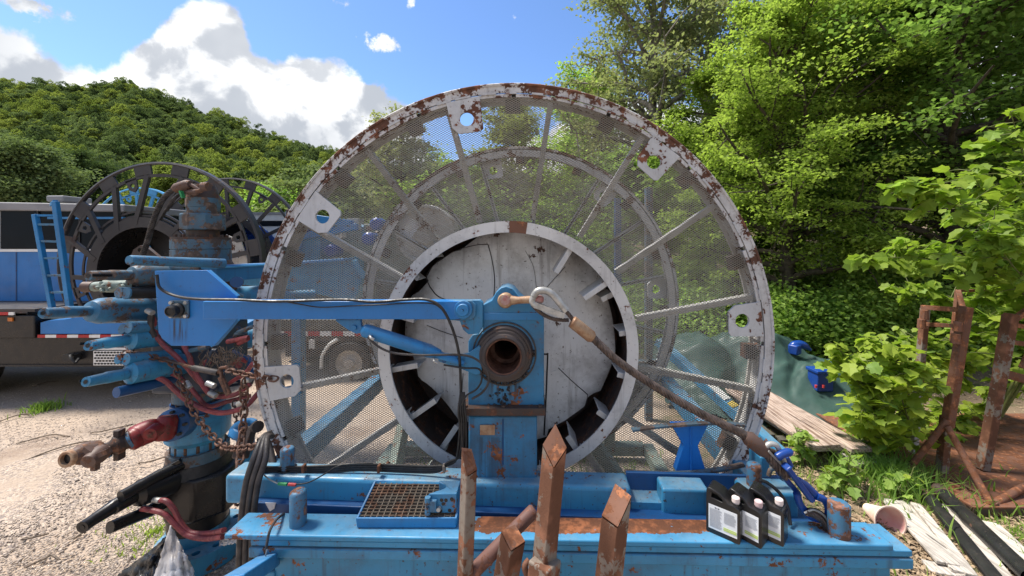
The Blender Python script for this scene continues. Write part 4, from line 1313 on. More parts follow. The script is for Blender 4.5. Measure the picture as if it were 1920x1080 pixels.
post('rusty post cut to a steep slant in front of the blue column', (880, 866), (872, 1080), 1.50, 31, cut=(-.04, -.03, .03, .05))
post('tallest rusty post ending in a pointed four sided tip, leaning out of a socket', (1040, 838), (1018, 1078), 1.42, 46, cut=(-.055, -.004, .062, .002))
post('shortest rusty post with a flat ragged end below the tallest one', (962, 1010), (948, 1090), 1.50, 47, cut=(-.014, -.010, .018, .022))
post('rusty post with a long slanting cut, standing before the empty rail pocket', (1156, 953), (1142, 1080), 1.42, 56, cut=(-.035, .045, .055, -.035))
mb = MB(); mb.bar(P(1022, 1050, 1.40), P(1016, 1120, 1.39), .085, .085, up=(.6, .8, 0)); tag(mb.build('post_socket', 'rust_grey', None, bevel=.006), 'pale flaking socket sleeve round the foot of the tallest rusty post', 'socket')
mb = MB(); a, b = P(1003, 955, 1.62), P(850, 1110, 1.50); mb.tube([a, a.lerp(b, .02), a.lerp(b, .98), b], [.020, .027, .027, .020], 20)
M['rodrust'] = paint('smooth_brown_rod', (0.13, .062, .05), rust=.35, dirt=.35, scale=9, rough=.65, rustcol=(.16, .07, .045))
tag(mb.build('round_bar', M['rodrust'], None), 'smooth brown round bar leaning behind the shortest post', 'bar')
mb = MB(); mb.tube(spl([P(992, 1050, 1.45), P(984, 1062, 1.44), P(990, 1082, 1.44), P(1000, 1090, 1.44)], 5), .011, 10)
tag(mb.build('bent_hook', 'rust', None), 'small bent rusty hook beside the socket of the tallest post', 'hook')

# ================================================================== CABLES ON THE STAND
def cable(name, lbl, pts_, r_, mat='rubber', cat='cable', n=7, parent=None):
    m_ = MB(); m_.tube(spl([P(*p) for p in pts_], 7), r_, n)
    o = m_.build(name, mat, parent)
    if parent is None: tag(o, lbl, cat)
    return o


cable('arm_cable', 'thicker black cable lying along the top edge of the blue arm', [(294, 515, 2.14), (300, 540, 2.14), (330, 555, 2.14), (375, 561, 2.08), (440, 562, 2.07), (520, 565, 2.07), (640, 562, 2.07), (700, 566, 2.06), (760, 562, 2.07), (800, 562, 2.06), (826, 575, 2.05), (846, 610, 2.05), (860, 660, 2.06), (864, 720, 2.09), (864, 770, 2.08), (868, 850, 2.08)], .0075)
cable('arm_cable', 'thin black cable sagging across the face of the blue arm', [(520, 563, 2.075), (560, 570, 2.07), (600, 576, 2.07), (650, 574, 2.07), (720, 571, 2.07), (790, 568, 2.06), (824, 576, 2.05), (850, 615, 2.05)], .0035)
cable('looped_cable', 'grey cable looping over the side of the bearing block', [(690, 632, 2.07), (710, 650, 2.06), (740, 662, 2.06), (790, 666, 2.05), (860, 665, 2.06), (890, 672, 2.06), (912, 692, 2.06), (916, 715, 2.06), (905, 735, 2.06), (885, 748, 2.06)], .006, 'hose')
cable('looped_cable', 'thinner black cable looping low beside the bearing block', [(832, 684, 2.06), (870, 690, 2.06), (898, 692, 2.06), (903, 712, 2.06), (893, 730, 2.06), (874, 742, 2.06), (866, 760, 2.06)], .005)
for i, lb in enumerate(('outermost cable of the bundle down the side of the column', 'second cable of the bundle down the side of the column', 'third cable of the bundle down the side of the column', 'innermost cable of the bundle down the side of the column')):
    dx = i * 4
    pts_ = [(864 + dx * .5, 735, 2.08), (860 + dx, 770, 2.06), (862 + dx, 800, 2.08), (858 + dx, 850, 2.10), (850 - dx, 868, 2.14), (820, 874 + dx * .9, 2.15), (760, 873 + dx, 2.17), (680, 870 + dx, 2.18), (600, 874 + dx, 2.18), (520, 876 + dx, 2.18), (488, 874 + dx, 2.17)]
    cable('bundled_cable', lb, pts_, .006)
for px in (570, 711, 833):
    m_ = MB(); m_.box(P(px, 878, 2.15), (.014, .03, .04)); tag(m_.build('cable_clip', 'rust_grey', None, bevel=.002), {570: 'small steel cable clip nearest the thick hoses', 711: 'small steel cable clip above the grating', 833: 'small steel cable clip near the slant cut post'}[px], 'clip', 'clips on the cable bundle')
cable('bonding_lead', 'thin lead drooping over the rear rail to its red and green plug', [(486, 880, 2.12), (500, 895, 2.10), (515, 904, 2.10), (524, 907, 2.10)], .0035, 'galv')
cable('bonding_lead', 'thin black lead rising from the red and green plug towards the mesh', [(552, 909, 2.10), (580, 904, 2.10), (610, 888, 2.11), (640, 872, 2.12), (700, 868, 2.15)], .0035)
pg = thing('lead_plug', 'small green and red cable plug hanging on the face of the rear rail', 'plug', P(538, 912, 2.10))
m_ = MB(); m_.cyl(P(522, 907, 2.10), P(538, 908, 2.10), .008, 12); m_.build('green_half', 'green_plastic', pg)
m_ = MB(); m_.cyl(P(541, 908, 2.10), P(555, 909, 2.10), .008, 12); m_.build('red_half', 'red_plastic', pg)
for i, (dx, r_) in enumerate(((0, .016), (11, .015), (22, .015))):
    cable('hanging_hose', ('thick brown hose hanging over the rear rail end, on the outer side', 'thick hose hanging between two others over the rear rail end', 'thick dark hose hanging nearest the mesh over the rear rail end')[i],
          [(506 + dx * .2, 812 + i * 3, 2.28), (492 + dx * .4, 822, 2.20), (476 + dx, 860, 2.10), (462 + dx, 905, 2.06), (454 + dx, 960, 2.05), (450 + dx, 1020, 2.04), (448 + dx, 1090, 2.04)], r_, 'hose', 'hose', 10)
cable('tie_strap', 'dark bungee strap hooked over the front rail', [(532, 963, 2.0), (518, 975, 1.90), (506, 995, 1.83), (500, 1022, 1.81), (500, 1028, 1.81)], .006, 'hose', 'strap')
cable('strap_hook', 'bright wire hook at the foot of the bungee strap', [(501, 1026, 1.81), (499, 1038, 1.81), (496, 1050, 1.83)], .003, 'galv', 'hook')
m_ = MB(); m_.plate([(497, 943), (517, 943), (514, 954), (506, 959)], 2.085, .004); tag(m_.build('paper_scrap', 'plastic_sheet', None), 'torn pale scrap stuck on the blue web below the rear rail', 'scrap')


# ================================================================== WELLHEAD STACK (left)
SX, SY = -2.70, 3.20            # axis of the stack
stk = thing('blowout_preventer_stack', 'tall stack of grimy blue and black well valves with long ram cylinders on the gravel', 'valve stack', (SX, SY, 0))


def zat(py, Y=SY): return CAMH - (py - VY) * Y / F


def ring(name, mat, prof, parent=stk, n=36, ax=(SX, SY), **kw):
    """prof in (radius px at stack depth, photo row)"""
    m_ = MB(); m_.lathe([(r * SY / F, zat(y)) for r, y in prof], (ax[0], ax[1], 0), (0, 0, 1), n)
    return m_.build(name, mat, parent, **kw)


XO = 378 - (VX + SX * F / SY)
tx = SX + (381 - 372.6) * SY / F
ring('lifting_cap', 'rust_dark', [(0, 346), (18, 347), (22, 356), (24, 366), (25, 372), (25, 385), (0, 385)], ax=(tx, SY))
ring('top_hub', 'blue_grimy', [(0, 371), (26, 372), (26, 389), (25, 390), (25, 401), (0, 401)], ax=(tx, SY))
ring('union_nut', 'blue_grimy', [(0, 400), (32, 401), (34, 404), (34, 430), (31, 432), (0, 432)], ax=(tx, SY), n=8, smooth=False)
ring('neck', 'rust_dark', [(0, 430), (25, 431), (25, 452), (0, 452)], ax=(tx, SY))
tx2 = SX + (378 - 372.6) * SY / F
ring('upper_flange', 'rust_dark', [(0, 444), (44, 445), (44, 449), (0, 449)], ax=(tx2, SY))
ring('upper_flange', 'blue_grimy', [(0, 449), (45, 449), (45, 466), (43.5, 467), (43.5, 468), (45, 469), (45, 488), (0, 488)], ax=(tx2, SY))
ring('annular_body', 'brown_iron', [(0, 486), (44, 487), (50, 498), (54, 512), (54, 545), (0, 545)], ax=(tx2, SY))
for i in range(12):
    a = 2 * pi * i / 12
    m_ = MB(); m_.lathe([(0, 0), (.012, 0), (.012, .03), (0, .03)], (tx2 + cos(a) * .165, SY + sin(a) * .165, zat(447)), (0, 0, 1), 6)
    m_.build('stud_nut', 'rust_dark', stk, smooth=False)
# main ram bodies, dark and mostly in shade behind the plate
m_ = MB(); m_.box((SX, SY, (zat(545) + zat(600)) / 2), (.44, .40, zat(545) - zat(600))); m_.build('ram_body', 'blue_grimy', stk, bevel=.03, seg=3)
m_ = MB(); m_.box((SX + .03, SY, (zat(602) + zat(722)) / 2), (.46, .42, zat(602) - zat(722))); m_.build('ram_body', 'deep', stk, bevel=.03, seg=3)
ring('ram_neck', 'blue_grimy', [(0, 700), (38, 700), (38, 745), (34, 748), (34, 752), (0, 752)])
ring('studded_flange', 'blue_dark', [(0, 748), (41, 749), (41, 764), (0, 764)])
for i in range(12):
    a = 2 * pi * (i + .5) / 12
    m_ = MB(); m_.cyl((SX + cos(a) * .155, SY + sin(a) * .155, zat(772)), (SX + cos(a) * .155, SY + sin(a) * .155, zat(744)), .012, 8)
    m_.build('stud', 'rust_dark', stk)
ring('spool_body', 'blue_end', [(0, 764), (44, 765), (49, 775), (49, 812), (44, 818), (40, 822), (40, 838), (0, 838)])
ring('spool_flange', 'blue_grimy', [(0, 834), (47, 835), (47, 854), (0, 854)])
for i in range(14):
    a = 2 * pi * i / 14
    m_ = MB(); m_.cyl((SX + cos(a) * .165, SY + sin(a) * .165, zat(834)), (SX + cos(a) * .165, SY + sin(a) * .165, zat(820)), .014, 8)
    m_.build('stud', 'rust_dark', stk)
ring('lower_collar', 'rubber', [(0, 854), (48, 854), (52, 868), (54, 874), (0, 874)])
m_ = MB(); oc = []
hz = .28
for i in range(8): a = pi / 8 + 2 * pi * i / 8; oc.append((cos(a) * hz, sin(a) * hz * .85))
m_.prism(oc, Matrix.Translation((SX + .03, SY, zat(948))), zat(872) - zat(948)); m_.build('lower_ram_body', 'black_paint', stk, bevel=.025, seg=3)
ring('lower_drum', 'black_paint', [(0, 945), (46, 946), (46, 978), (0, 978)])
ring('blue_band', 'blue_end', [(0, 976), (47, 977), (47, 998), (42, 1002), (0, 1002)])
ring('lower_neck', 'blue_dark', [(0, 1000), (36, 1001), (36, 1022), (44, 1034), (0, 1034)])
bz0 = .02; bzt = .17
bp = MB(); bp.prism(circ(SX + .05, SY - .02, .30, 48), Matrix.Translation((0, 0, bz0)), bzt - bz0,
                    [circ(SX + .05 + .235 * cos(2 * pi * i / 12), SY - .02 + .235 * sin(2 * pi * i / 12), .026, 12) for i in range(12)])
bp.build('base_flange', 'blue_end', stk, bevel=.006)


def Yconst(py_ref, Yref, py): return Yref * (py_ref - VY) / (py - VY)


def ram(name, mat, segs, n=22, hole=True, holemat='black_paint', key=True, parent=stk):
    """segs: [(px, py, Y, r px)] from the body out to the tip"""
    x_, y_ = segs[0][0], segs[0][2]
    if segs[-1][0] < x_: segs = [(a, b, y_ * (1 - (x_ - a) * .00100), d) for a, b, c, d in segs]
    m_ = MB(); ps = [P(a, b, c) for a, b, c, d in segs]; rs = [d * c / F for a, b, c, d in segs]
    m_.tube(ps, rs, n); o = m_.build(name, mat, parent, bevel=.0)
    d = (ps[-1] - ps[-2]).normalized()
    if hole:
        m_ = MB(); m_.lathe([(rs[-1] * .5, .0012), (rs[-1] * .42, -.006), (0, -.006)], ps[-1] + d * .0, d, 14)
        m_.lathe([(0, .0015), (rs[-1] * .42, .0015)], ps[-1], d, 14)
        m_.build('screw_socket', holemat, o)
    if key:
        u = d.cross(Vector((0, 0, 1))).normalized()
        if u.y > 0: u = -u
        i = len(ps) - 3
        c = ps[i].lerp(ps[i + 1], .3); r_ = rs[i]
        m_ = MB(); m_.bar(c + u * r_ - d * .05, c + u * r_ + d * .09, .003, .016, up=(0, 0, 1)); m_.build('slot', 'black_paint', o)
    return o


# top bonnet tube and first ram
ram('bonnet_tube', 'blue_tube', [(420, 494, 3.0, 9), (330, 491, 2.98, 9), (246, 488, 2.94, 9.5), (242, 488, 2.94, 8.5)], hole=False, key=False)
m_ = MB(); m_.tube([P(380, 503, 3.0), P(345, 503, 2.98), P(340, 503, 2.97), P(322, 502, 2.96)], [.045, .045, .03, .03], 14); m_.build('bonnet_fitting', 'blue_grimy', stk)
ram('ram_cylinder', 'blue_grimy', [(330, 516, 3.02, 21), (262, 516, 2.98, 21), (246, 516, 2.97, 16), (244, 516, 2.97, 9.5), (205, 516, 2.95, 10), (202, 516, 2.95, 9), (170, 517, 2.93, 9), (166, 517, 2.93, 8.5)])
m_ = MB(); m_.tube([P(330, 497, 3.02), P(250, 496, 2.97)], .03, 10); m_.build('ram_rib', 'blue_grimy', stk)
ram('ram_guide', 'blue_tube', [(340, 548, 3.06, 10.5), (280, 549, 3.02, 10.5), (222, 549, 3.0, 10.5)], hole=False, key=False)
ram('ram_guide', 'rubber', [(340, 549, 3.0, 10.5), (280, 549, 2.97, 10.5), (246, 550, 2.95, 10.5), (236, 550, 2.94, 10)], hole=False, key=False)
m_ = MB(); m_.lathe([(0, .001), (.040, .001), (.040, -.01)], P(236, 550, 3.0 * .896) + Vector((0, 0, 0)), (P(236, 550, 3.0 * .896) - P(246, 550, 3.0 * .906)), 20); m_.build('guide_end', 'blue_tube', stk)
ram('ram_cylinder', 'blue_tube', [(300, 580, 3.04, 24), (200, 582, 2.96, 24), (186, 583, 2.95, 24), (170, 584, 2.94, 19), (166, 584, 2.94, 10), (130, 585, 2.92, 11), (124, 585, 2.91, 11.5), (116, 586, 2.91, 11.5), (96, 587, 2.90, 10), (84, 587, 2.89, 10.5), (81, 587, 2.89, 9)])
ram('ram_guide', 'blue_tube', [(340, 616, 3.08, 9.5), (270, 617, 3.03, 9.5), (228, 617, 3.0, 9.0)], hole=False, key=False)
ram('ram_guide', 'blue_tube', [(340, 611, 3.02, 11), (280, 613, 2.98, 11), (240, 614, 2.95, 11)], hole=False, key=False)
ram('ram_cylinder', 'blue_end', [(340, 626, 3.05, 18), (258, 635, 2.98, 19), (244, 637, 2.97, 19), (240, 637, 2.97, 14), (238, 638, 2.97, 10), (200, 643, 2.94, 11), (196, 643, 2.94, 10), (170, 648, 2.92, 9.5), (165, 648, 2.92, 9)])
ram('ram_guide', 'blue_end', [(340, 665, 3.08, 9.5), (270, 671, 3.02, 9.5), (221, 673, 3.0, 9.0)], hole=False, key=False)
ram('ram_guide', 'blue_end', [(340, 664, 3.02, 11), (270, 671, 2.97, 11), (236, 674, 2.94, 11)], hole=False, key=False)
ram('ram_cylinder', 'blue_end', [(350, 680, 3.03, 20), (258, 697, 2.96, 20), (244, 700, 2.95, 20), (240, 700, 2.95, 15), (238, 701, 2.95, 10), (200, 708, 2.92, 11), (196, 709, 2.92, 10), (168, 715, 2.9, 9.5), (161, 716, 2.9, 9)])
ram('ram_guide', 'blue_dark', [(350, 700, 3.05, 10), (280, 722, 2.97, 10), (218, 736, 2.94, 10)], hole=False, key=False)
# black lower rams
ram('lower_ram_cylinder', 'black_paint', [(350, 888, 3.10, 26), (262, 925, 2.92, 24), (256, 928, 2.91, 20), (250, 930, 2.90, 13), (212, 951, 2.82, 14), (208, 953, 2.82, 12), (170, 978, 2.75, 10.5), (154, 989, 2.72, 11)])
ram('lower_ram_guide', 'black_paint', [(350, 868, 3.05, 10), (300, 890, 2.95, 10), (226, 931, 2.84, 10)], hole=False, key=False)
ram('lower_ram_guide', 'black_paint', [(330, 930, 3.05, 11), (280, 958, 2.95, 11), (206, 989, 2.82, 11)], hole=False, key=False)
m_ = MB(); m_.bar(P(340, 862, 3.0), P(265, 905, 2.9), .05, .03); m_.build('ram_cover', 'black_paint', stk, bevel=.004)
# rams on the far side
ram('ram_cylinder', 'blue_end', [(420, 560, 3.3, 22), (480, 558, 3.5, 22), (520, 556, 3.6, 20), (524, 556, 3.62, 10), (590, 552, 3.8, 9)], hole=False, key=False)
ram('ram_cylinder', 'blue_end', [(400, 640, 3.3, 20), (470, 634, 3.5, 18), (500, 632, 3.6, 10)], hole=False, key=False)
ram('ram_cylinder', 'blue_dark', [(400, 700, 3.3, 20), (470, 690, 3.5, 18), (490, 688, 3.6, 10)], hole=False, key=False)
ram('lower_ram_cylinder', 'black_paint', [(410, 890, 3.3, 16), (450, 872, 3.5, 14), (500, 850, 3.8, 12)], hole=False, key=False)
m_ = MB(); m_.bar(P(410, 862, 3.3), P(520, 826, 3.8), .09, .07); m_.build('ram_cover', 'black_paint', stk, bevel=.006)
# oily clutter on the wheel side of the rams
rg = random.Random(31)
for i in range(26):
    x, y = rg.uniform(372, 468), rg.uniform(518, 742); Yc = rg.uniform(2.86, 3.05); m_ = MB()
    if rg.random() < .6:
        m_.tube(spl([P(x, y, Yc), P(x + rg.uniform(-18, 18), y + rg.uniform(-14, 14), Yc - .03), P(x + rg.uniform(-34, 34), y + rg.uniform(-20, 30), Yc)], 4), rg.uniform(.008, .022), 8)
    else:
        m_.cyl(P(x, y, Yc + .06), P(x + rg.uniform(-4, 4), y, Yc - .05), rg.uniform(.02, .045), 12)
    m_.build('pipework', rg.choice(['deep', 'deep', 'rubber', 'blue_dark', 'blue_grimy', 'hose', 'redhose']), stk)
hay = MB()
for i in range(70):
    x, y = rg.gauss(425, 22), rg.uniform(648, 668); a = P(x, y, 2.84)
    hay.tube([a, a + Vector((rg.uniform(-.05, .05), 0, rg.uniform(-.09, -.01))), a + Vector((rg.uniform(-.09, .09), 0, rg.uniform(-.16, -.02)))], .0018, 3, cap=False)
hy = hay.build('hanging_hay', 'dead', stk); hy['kind'] = 'stuff'
# grey-green fitting cluster
m_ = MB(); m_.cyl(P(157, 538, 2.98), P(175, 538, 2.99), .04, 14); m_.build('fitting_end', 'brown_iron', stk)
rg = random.Random(8); m_ = MB()
m_.tube([P(175, 538, 2.99), P(196, 536, 3.0), P(199, 536, 3.0), P(214, 536, 3.0), P(217, 536, 3.0), P(240, 535, 3.02)], [.036, .036, .05, .05, .04, .042], 12)
for i in range(12):
    p = P(rg.uniform(180, 232), rg.uniform(528, 546), 2.96 + rg.uniform(-.02, .02)); q = rg.uniform(.010, .018)
    m_.lathe([(0, -q), (q * .8, -q * .4), (q, .2 * q), (.6 * q, q * .7), (0, q)], p, (rg.uniform(-1, 1), rg.uniform(-1, 1), 1), 7)
m_.build('fitting_cluster', 'greygreen', stk)
# red swivel line
def PS(x, y, Y): return P(x, y, 3.05 - (3.05 - Y) * 2.0)

sw = [((334, 793), 3.02, 'fitting_flange', 'blue_dark', 26), ((318, 797), 3.00, None, None, 0)]
m_ = MB(); m_.tube([PS(345, 790, 3.05), PS(322, 797, 2.98), PS(318, 798, 2.97)], [.115, .115, .08], 20); m_.build('outlet_flange', 'blue_dark', stk)
for i in range(8):
    a = 2 * pi * i / 8; c0 = PS(322, 797, 2.97); dd = (PS(318, 798, 2.97) - PS(345, 790, 3.05)).normalized(); u = dd.cross(Vector((0, 0, 1))).normalized(); v = dd.cross(u)
    m_ = MB(); q = c0 + (u * cos(a) + v * sin(a)) * .09; m_.cyl(q, q + dd * .03, .012, 6); m_.build('stud_nut', 'rubber', stk, smooth=False)
sl = thing('swivel_line', 'rusty line of red swivel joints and brown hammer unions pointing away from the stack', 'pipe', PS(230, 850, 2.95))
m_ = MB(); m_.tube([PS(326, 795, 2.97), PS(316, 799, 2.96), PS(312, 800, 2.96), PS(304, 803, 2.95), PS(300, 805, 2.95), PS(290, 806, 2.94)], [.055, .055, .07, .072, .085, .05], 18)
m_.lathe([(0, -.08), (.05, -.08), (.065, -.05), (.065, .05), (.05, .08), (0, .08)], PS(311, 802, 2.95), (0, .2, 1), 18); m_.build('swivel_elbow', 'redpaint', sl)
m_ = MB(); m_.tube(spl([PS(300, 804, 2.95), PS(282, 808, 2.92), PS(262, 816, 2.90), PS(248, 824, 2.88), PS(238, 828, 2.87)], 5), [.055, .06, .066, .074, .078] + [.080] * 8 + [.074] * 4 + [.066, .058, .052, .05], 18)
m_.lathe([(.0, -.02), (.040, -.018), (.046, 0), (.046, .05), (0, .05)], PS(285, 812, 2.86), (-.2, 1, .1), 20)
m_.lathe([(.018, -.024), (.012, -.026), (0, -.026)], PS(285, 812, 2.86), (-.2, 1, .1), 12)
m_.build('swivel_joint', 'redpaint', sl)
m_ = MB(); m_.tube([PS(249, 823, 2.875), PS(243, 826, 2.87)], .060, 18); m_.tube([PS(204, 843, 2.83), PS(198, 846, 2.825)], .050, 18); m_.build('blue_collar', 'blue_tube', sl)
m_ = MB(); m_.tube([PS(244, 825, 2.87), PS(234, 829, 2.86), PS(230, 830, 2.86), PS(216, 836, 2.84), PS(212, 838, 2.84), PS(196, 846, 2.83), PS(188, 849, 2.82)], [.05, .05, .062, .062, .045, .045, .045], 18)
for dz in (-1, 1):
    p = PS(224, 833, 2.85); m_.bar(p + Vector((0, 0, dz * .05)), p + Vector((0, 0, dz * .10)), .05, .035, up=(1, 0, 0))
p = PS(224, 833, 2.85); m_.bar(p + Vector((-.02, -.05, 0)), p + Vector((-.02, -.10, 0)), .05, .035, up=(0, 0, 1)); m_.build('hammer_union', 'rust_dark', sl, bevel=.004)
m_ = MB(); m_.tube(spl([PS(196, 846, 2.82), PS(180, 848, 2.80), PS(160, 850, 2.78), PS(145, 854, 2.76), PS(134, 858, 2.75)], 4), [.042, .046, .05, .062, .068, .07, .07, .068, .068, .066, .062, .06, .056, .052, .050, .048, .047], 18)
m_.lathe([(0, -.06), (.04, -.055), (.052, 0), (.05, .04), (0, .04)], PS(181, 855, 2.74), (-.15, 1, .15), 18)
for a in range(3): 
    aa = 2.1 * a + .4; c = PS(181, 855, 2.73); m_.bar(c, c + Vector((cos(aa) * .085, 0, sin(aa) * .085)), .03, .03, up=(0, 1, 0))
m_.build('end_swivel', 'brown_iron', sl, bevel=.003)
m_ = MB(); ps = [PS(136, 857, 2.75), PS(122, 862, 2.73)]
dd = (ps[1] - ps[0]); Ln = dd.length; prof = []
for i in range(9):
    prof.append((.049 if i % 2 else .044, Ln * i / 8))
m_.lathe([(0, 0)] + prof + [(.031, Ln), (.028, Ln - .05), (0, Ln - .05)], ps[0], dd, 26); m_.build('threaded_end', 'ferrule', sl)
m_ = MB(); m_.lathe([(0, .0), (.029, .0)], ps[1] - dd.normalized() * .02, dd, 20); m_.build('bore', 'black_paint', sl)

# lifting sling at the top
top_s = thing('lifting_sling', 'dark wire rope sling drooping from the rusty shackle on top of the valve stack', 'wire rope', P(300, 470, 3.1))
m_ = MB(); rope(m_, spl([P(x, y, 3.08) for x, y in [(362, 350), (345, 350), (328, 354), (310, 368), (296, 392), (284, 425), (276, 455), (267, 478)]], 7), .021, 6, .12, n=6)
m_.build('rope', 'rope_dark', top_s)
m_ = MB(); rope(m_, spl([P(x, y, 3.2) for x, y in [(358, 356), (340, 362), (325, 375), (312, 395)]], 5), .016, 6, .10, n=5); m_.build('rope', 'rope_dark', top_s)
m_ = MB(); m_.tube([P(328, 356, 3.06), P(332, 353, 3.06), P(352, 346, 3.06), P(357, 346, 3.06)], [.03, .038, .038, .03], 14); m_.build('ferrule', 'brown_iron', top_s)
m_ = MB(); m_.tube(spl([P(x, y, 3.06) for x, y in [(356, 346), (364, 350), (372, 357), (365, 364), (355, 358)]], 5), .014, 8)
m_.tube([P(352, 361, 3.06), P(375, 358, 3.04), P(385, 351, 3.04)], .018, 10); m_.tube([P(380, 350, 3.03), P(391, 350, 3.03)], .034, 12); m_.build('shackle', 'brown_iron', top_s)
m_ = MB(); m_.bar(P(339, 358, 3.03), P(344, 371, 3.03), .03, .012); m_.build('green_tag', 'green_plastic', top_s)
m_ = MB(); m_.plate([(246, 478), (250, 468), (262, 460), (272, 461), (300, 484), (246, 484)], 3.12, .03, [circ(262, 469, 4, 12)]); m_.build('pad_eye', 'rust_dark', stk)

# red hoses
def hose(lbl, pts_, r_=.018, mat='redhose', n=9):
    m_ = MB(); m_.tube(spl([P(*p) for p in pts_], 7), r_, n); return tag(m_.build('hydraulic_hose', mat, None), lbl, 'hose')


hose('red hose dropping from the white collar beside the big blue cylinder', [(283, 588, 2.86), (288, 600, 2.84), (291, 625, 2.85), (305, 645, 2.85), (326, 664, 2.85), (352, 690, 2.86), (380, 720, 2.87), (412, 726, 2.9)], .0165)
hose('thick red hose curving from under the blue plate to the chains', [(345, 648, 2.9), (355, 668, 2.88), (362, 690, 2.87), (378, 718, 2.86), (400, 742, 2.86), (440, 740, 2.86), (470, 720, 2.9)], .017)
hose('red hose running from the middle ram down to the lowest bend', [(278, 703, 2.84), (292, 706, 2.83), (312, 716, 2.84), (330, 733, 2.85), (350, 750, 2.85), (385, 768, 2.84), (420, 774, 2.84), (460, 762, 2.85), (486, 735, 2.9)], .018)
hose('thinner red hose crossing behind the rusty lever binder', [(305, 698, 2.9), (330, 704, 2.9), (352, 722, 2.9), (372, 745, 2.9), (392, 762, 2.9), (430, 752, 2.95), (470, 742, 3.0)], .015)
hose('red hose reaching up to the white flange edge near the binder', [(418, 728, 2.95), (440, 712, 2.9), (460, 700, 2.8), (474, 682, 2.7)], .015)
hose('upper dull red hose from the black ram to the front rail end', [(296, 938, 2.80), (312, 940, 2.78), (326, 955, 2.78), (338, 978, 2.78), (356, 998, 2.78), (390, 1000, 2.75), (420, 994, 2.6)], .017)
hose('lower dull red hose from the black ram to the front rail end', [(266, 954, 2.78), (286, 957, 2.76), (310, 965, 2.76), (330, 985, 2.76), (352, 1004, 2.76), (385, 1010, 2.72), (418, 1006, 2.6)], .017)
hose('brown wrapped section of hose beside the blue plate', [(284, 590, 2.82), (283, 605, 2.82), (284, 618, 2.83), (290, 632, 2.84)], .020, 'hose')
for i, (a, b) in enumerate([((268, 952), (282, 956)), ((289, 937), (300, 939)), ((270, 702), (282, 704)), ((276, 582), (286, 587)), ((348, 716), (356, 727)), ((388, 718), (402, 724)), ((393, 736), (405, 743)), ((446, 758), (462, 752)), ((455, 714), (470, 712))]):
    m_ = MB(); m_.cyl(P(*a, 2.80), P(*b, 2.79), .019, 10)
    tag(m_.build('hose_fitting', 'galv', None), ['steel fitting of the lower hose on the black ram', 'steel fitting of the upper hose on the black ram', 'steel fitting on the middle blue ram', 'pale fitting beside the big blue cylinder', 'steel sleeve on the hoses under the blue plate', 'steel sleeve where two red hoses cross', 'pale sleeve below the crossing red hoses', 'bright sleeve near the hanging chain', 'steel sleeve above the chain hook'][i], 'fitting', 'fittings on the red hoses')
# binder and chains
bd = thing('lever_binder', 'rusty lever binder pulling the chain tight beside the wheel flange', 'chain binder', P(420, 700, 2.6))
m_ = MB(); m_.tube([P(364, 690, 2.72), P(410, 699, 2.64)], .020, 12); m_.build('barrel', 'hose', bd)
m_ = MB(); m_.tube([P(410, 699, 2.64), P(414, 690, 2.62), P(424, 688, 2.62), P(430, 696, 2.62)], .012, 8); m_.bar(P(414, 706, 2.62), P(429, 740, 2.60), .035, .018, up=(0, 1, 0)); m_.tube([P(414, 692, 2.62), P(416, 712, 2.61), P(428, 740, 2.60)], .010, 8); m_.build('lever', 'chain', bd, bevel=.002)
m_ = MB(); m_.tube([P(300, 672, 2.8), P(330, 680, 2.76), P(364, 690, 2.72)], [.006, .008, .012], 8); m_.build('rod', 'rust_dark', bd)
chain('rusty_chain', 'taut rusty chain from the binder into the hole of the white wheel flange', spl([P(428, 694, 2.60), P(470, 704, 2.52), P(500, 708, 2.46), P(528, 712, 2.455)], 8), L=.055, W_=.035, r=.0062)
chain('rusty_chain', 'rusty chain hanging straight down beside the thick hoses', spl([P(456, 712, 2.50), P(458, 760, 2.50), P(453, 830, 2.44), P(447, 900, 2.30), P(446, 960, 2.22)], 10), L=.062, W_=.040, r=.007)
chain('rusty_chain', 'long rusty chain sagging from the upper rams past the red hoses', spl([P(232, 660, 2.86), P(280, 668, 2.82), P(324, 682, 2.80), P(340, 720, 2.76), P(362, 770, 2.70), P(400, 820, 2.62), P(430, 840, 2.50), P(470, 838, 2.35), P(495, 836, 2.3)], 10), L=.055, W_=.035, r=.0062)
chain('small_chain', 'short grey chain dangling behind the hanging rusty chain', spl([P(440, 752, 2.9), P(444, 790, 2.9), P(447, 800, 2.9)], 5), L=.05, W_=.03, r=.005, mat='rust_dark')
# blue wing valve and brush beside the rear rail end
wv = thing('wing_valve', 'blue hand valve lying behind the rear rail end with hoses over it', 'valve', P(460, 868, 2.6))
m_ = MB(); m_.tube(spl([P(434, 815, 2.62), P(442, 800, 2.6), P(456, 792, 2.6), P(470, 790, 2.62), P(478, 793, 2.62)], 5), .022, 10); m_.lathe([(0, -.03), (.07, -.025), (.075, .0), (.05, .03), (0, .035)], P(455, 805, 2.62), (.3, -.4, 1), 20)
m_.build('hand_wheel', 'blue', wv)
m_ = MB(); m_.bar(P(460, 815, 2.62), P(462, 885, 2.6), .09, .09); m_.build('valve_body', 'blue_end', wv, bevel=.01)
m_ = MB(); m_.bar(P(468, 800, 2.6), P(450, 860, 2.5), .08, .06, up=(0, 1, 0)); m_.build('strap_plate', 'rust_dark', wv, bevel=.01)
m_ = MB(); m_.tube([P(480, 800, 2.55), P(484, 800, 2.53)], .035, 14); m_.tube([P(500, 815, 2.5), P(512, 870, 2.4)], .02, 10); m_.tube([P(488, 822, 2.5), P(506, 880, 2.4)], .02, 10); m_.build('fitting', 'hose', wv)
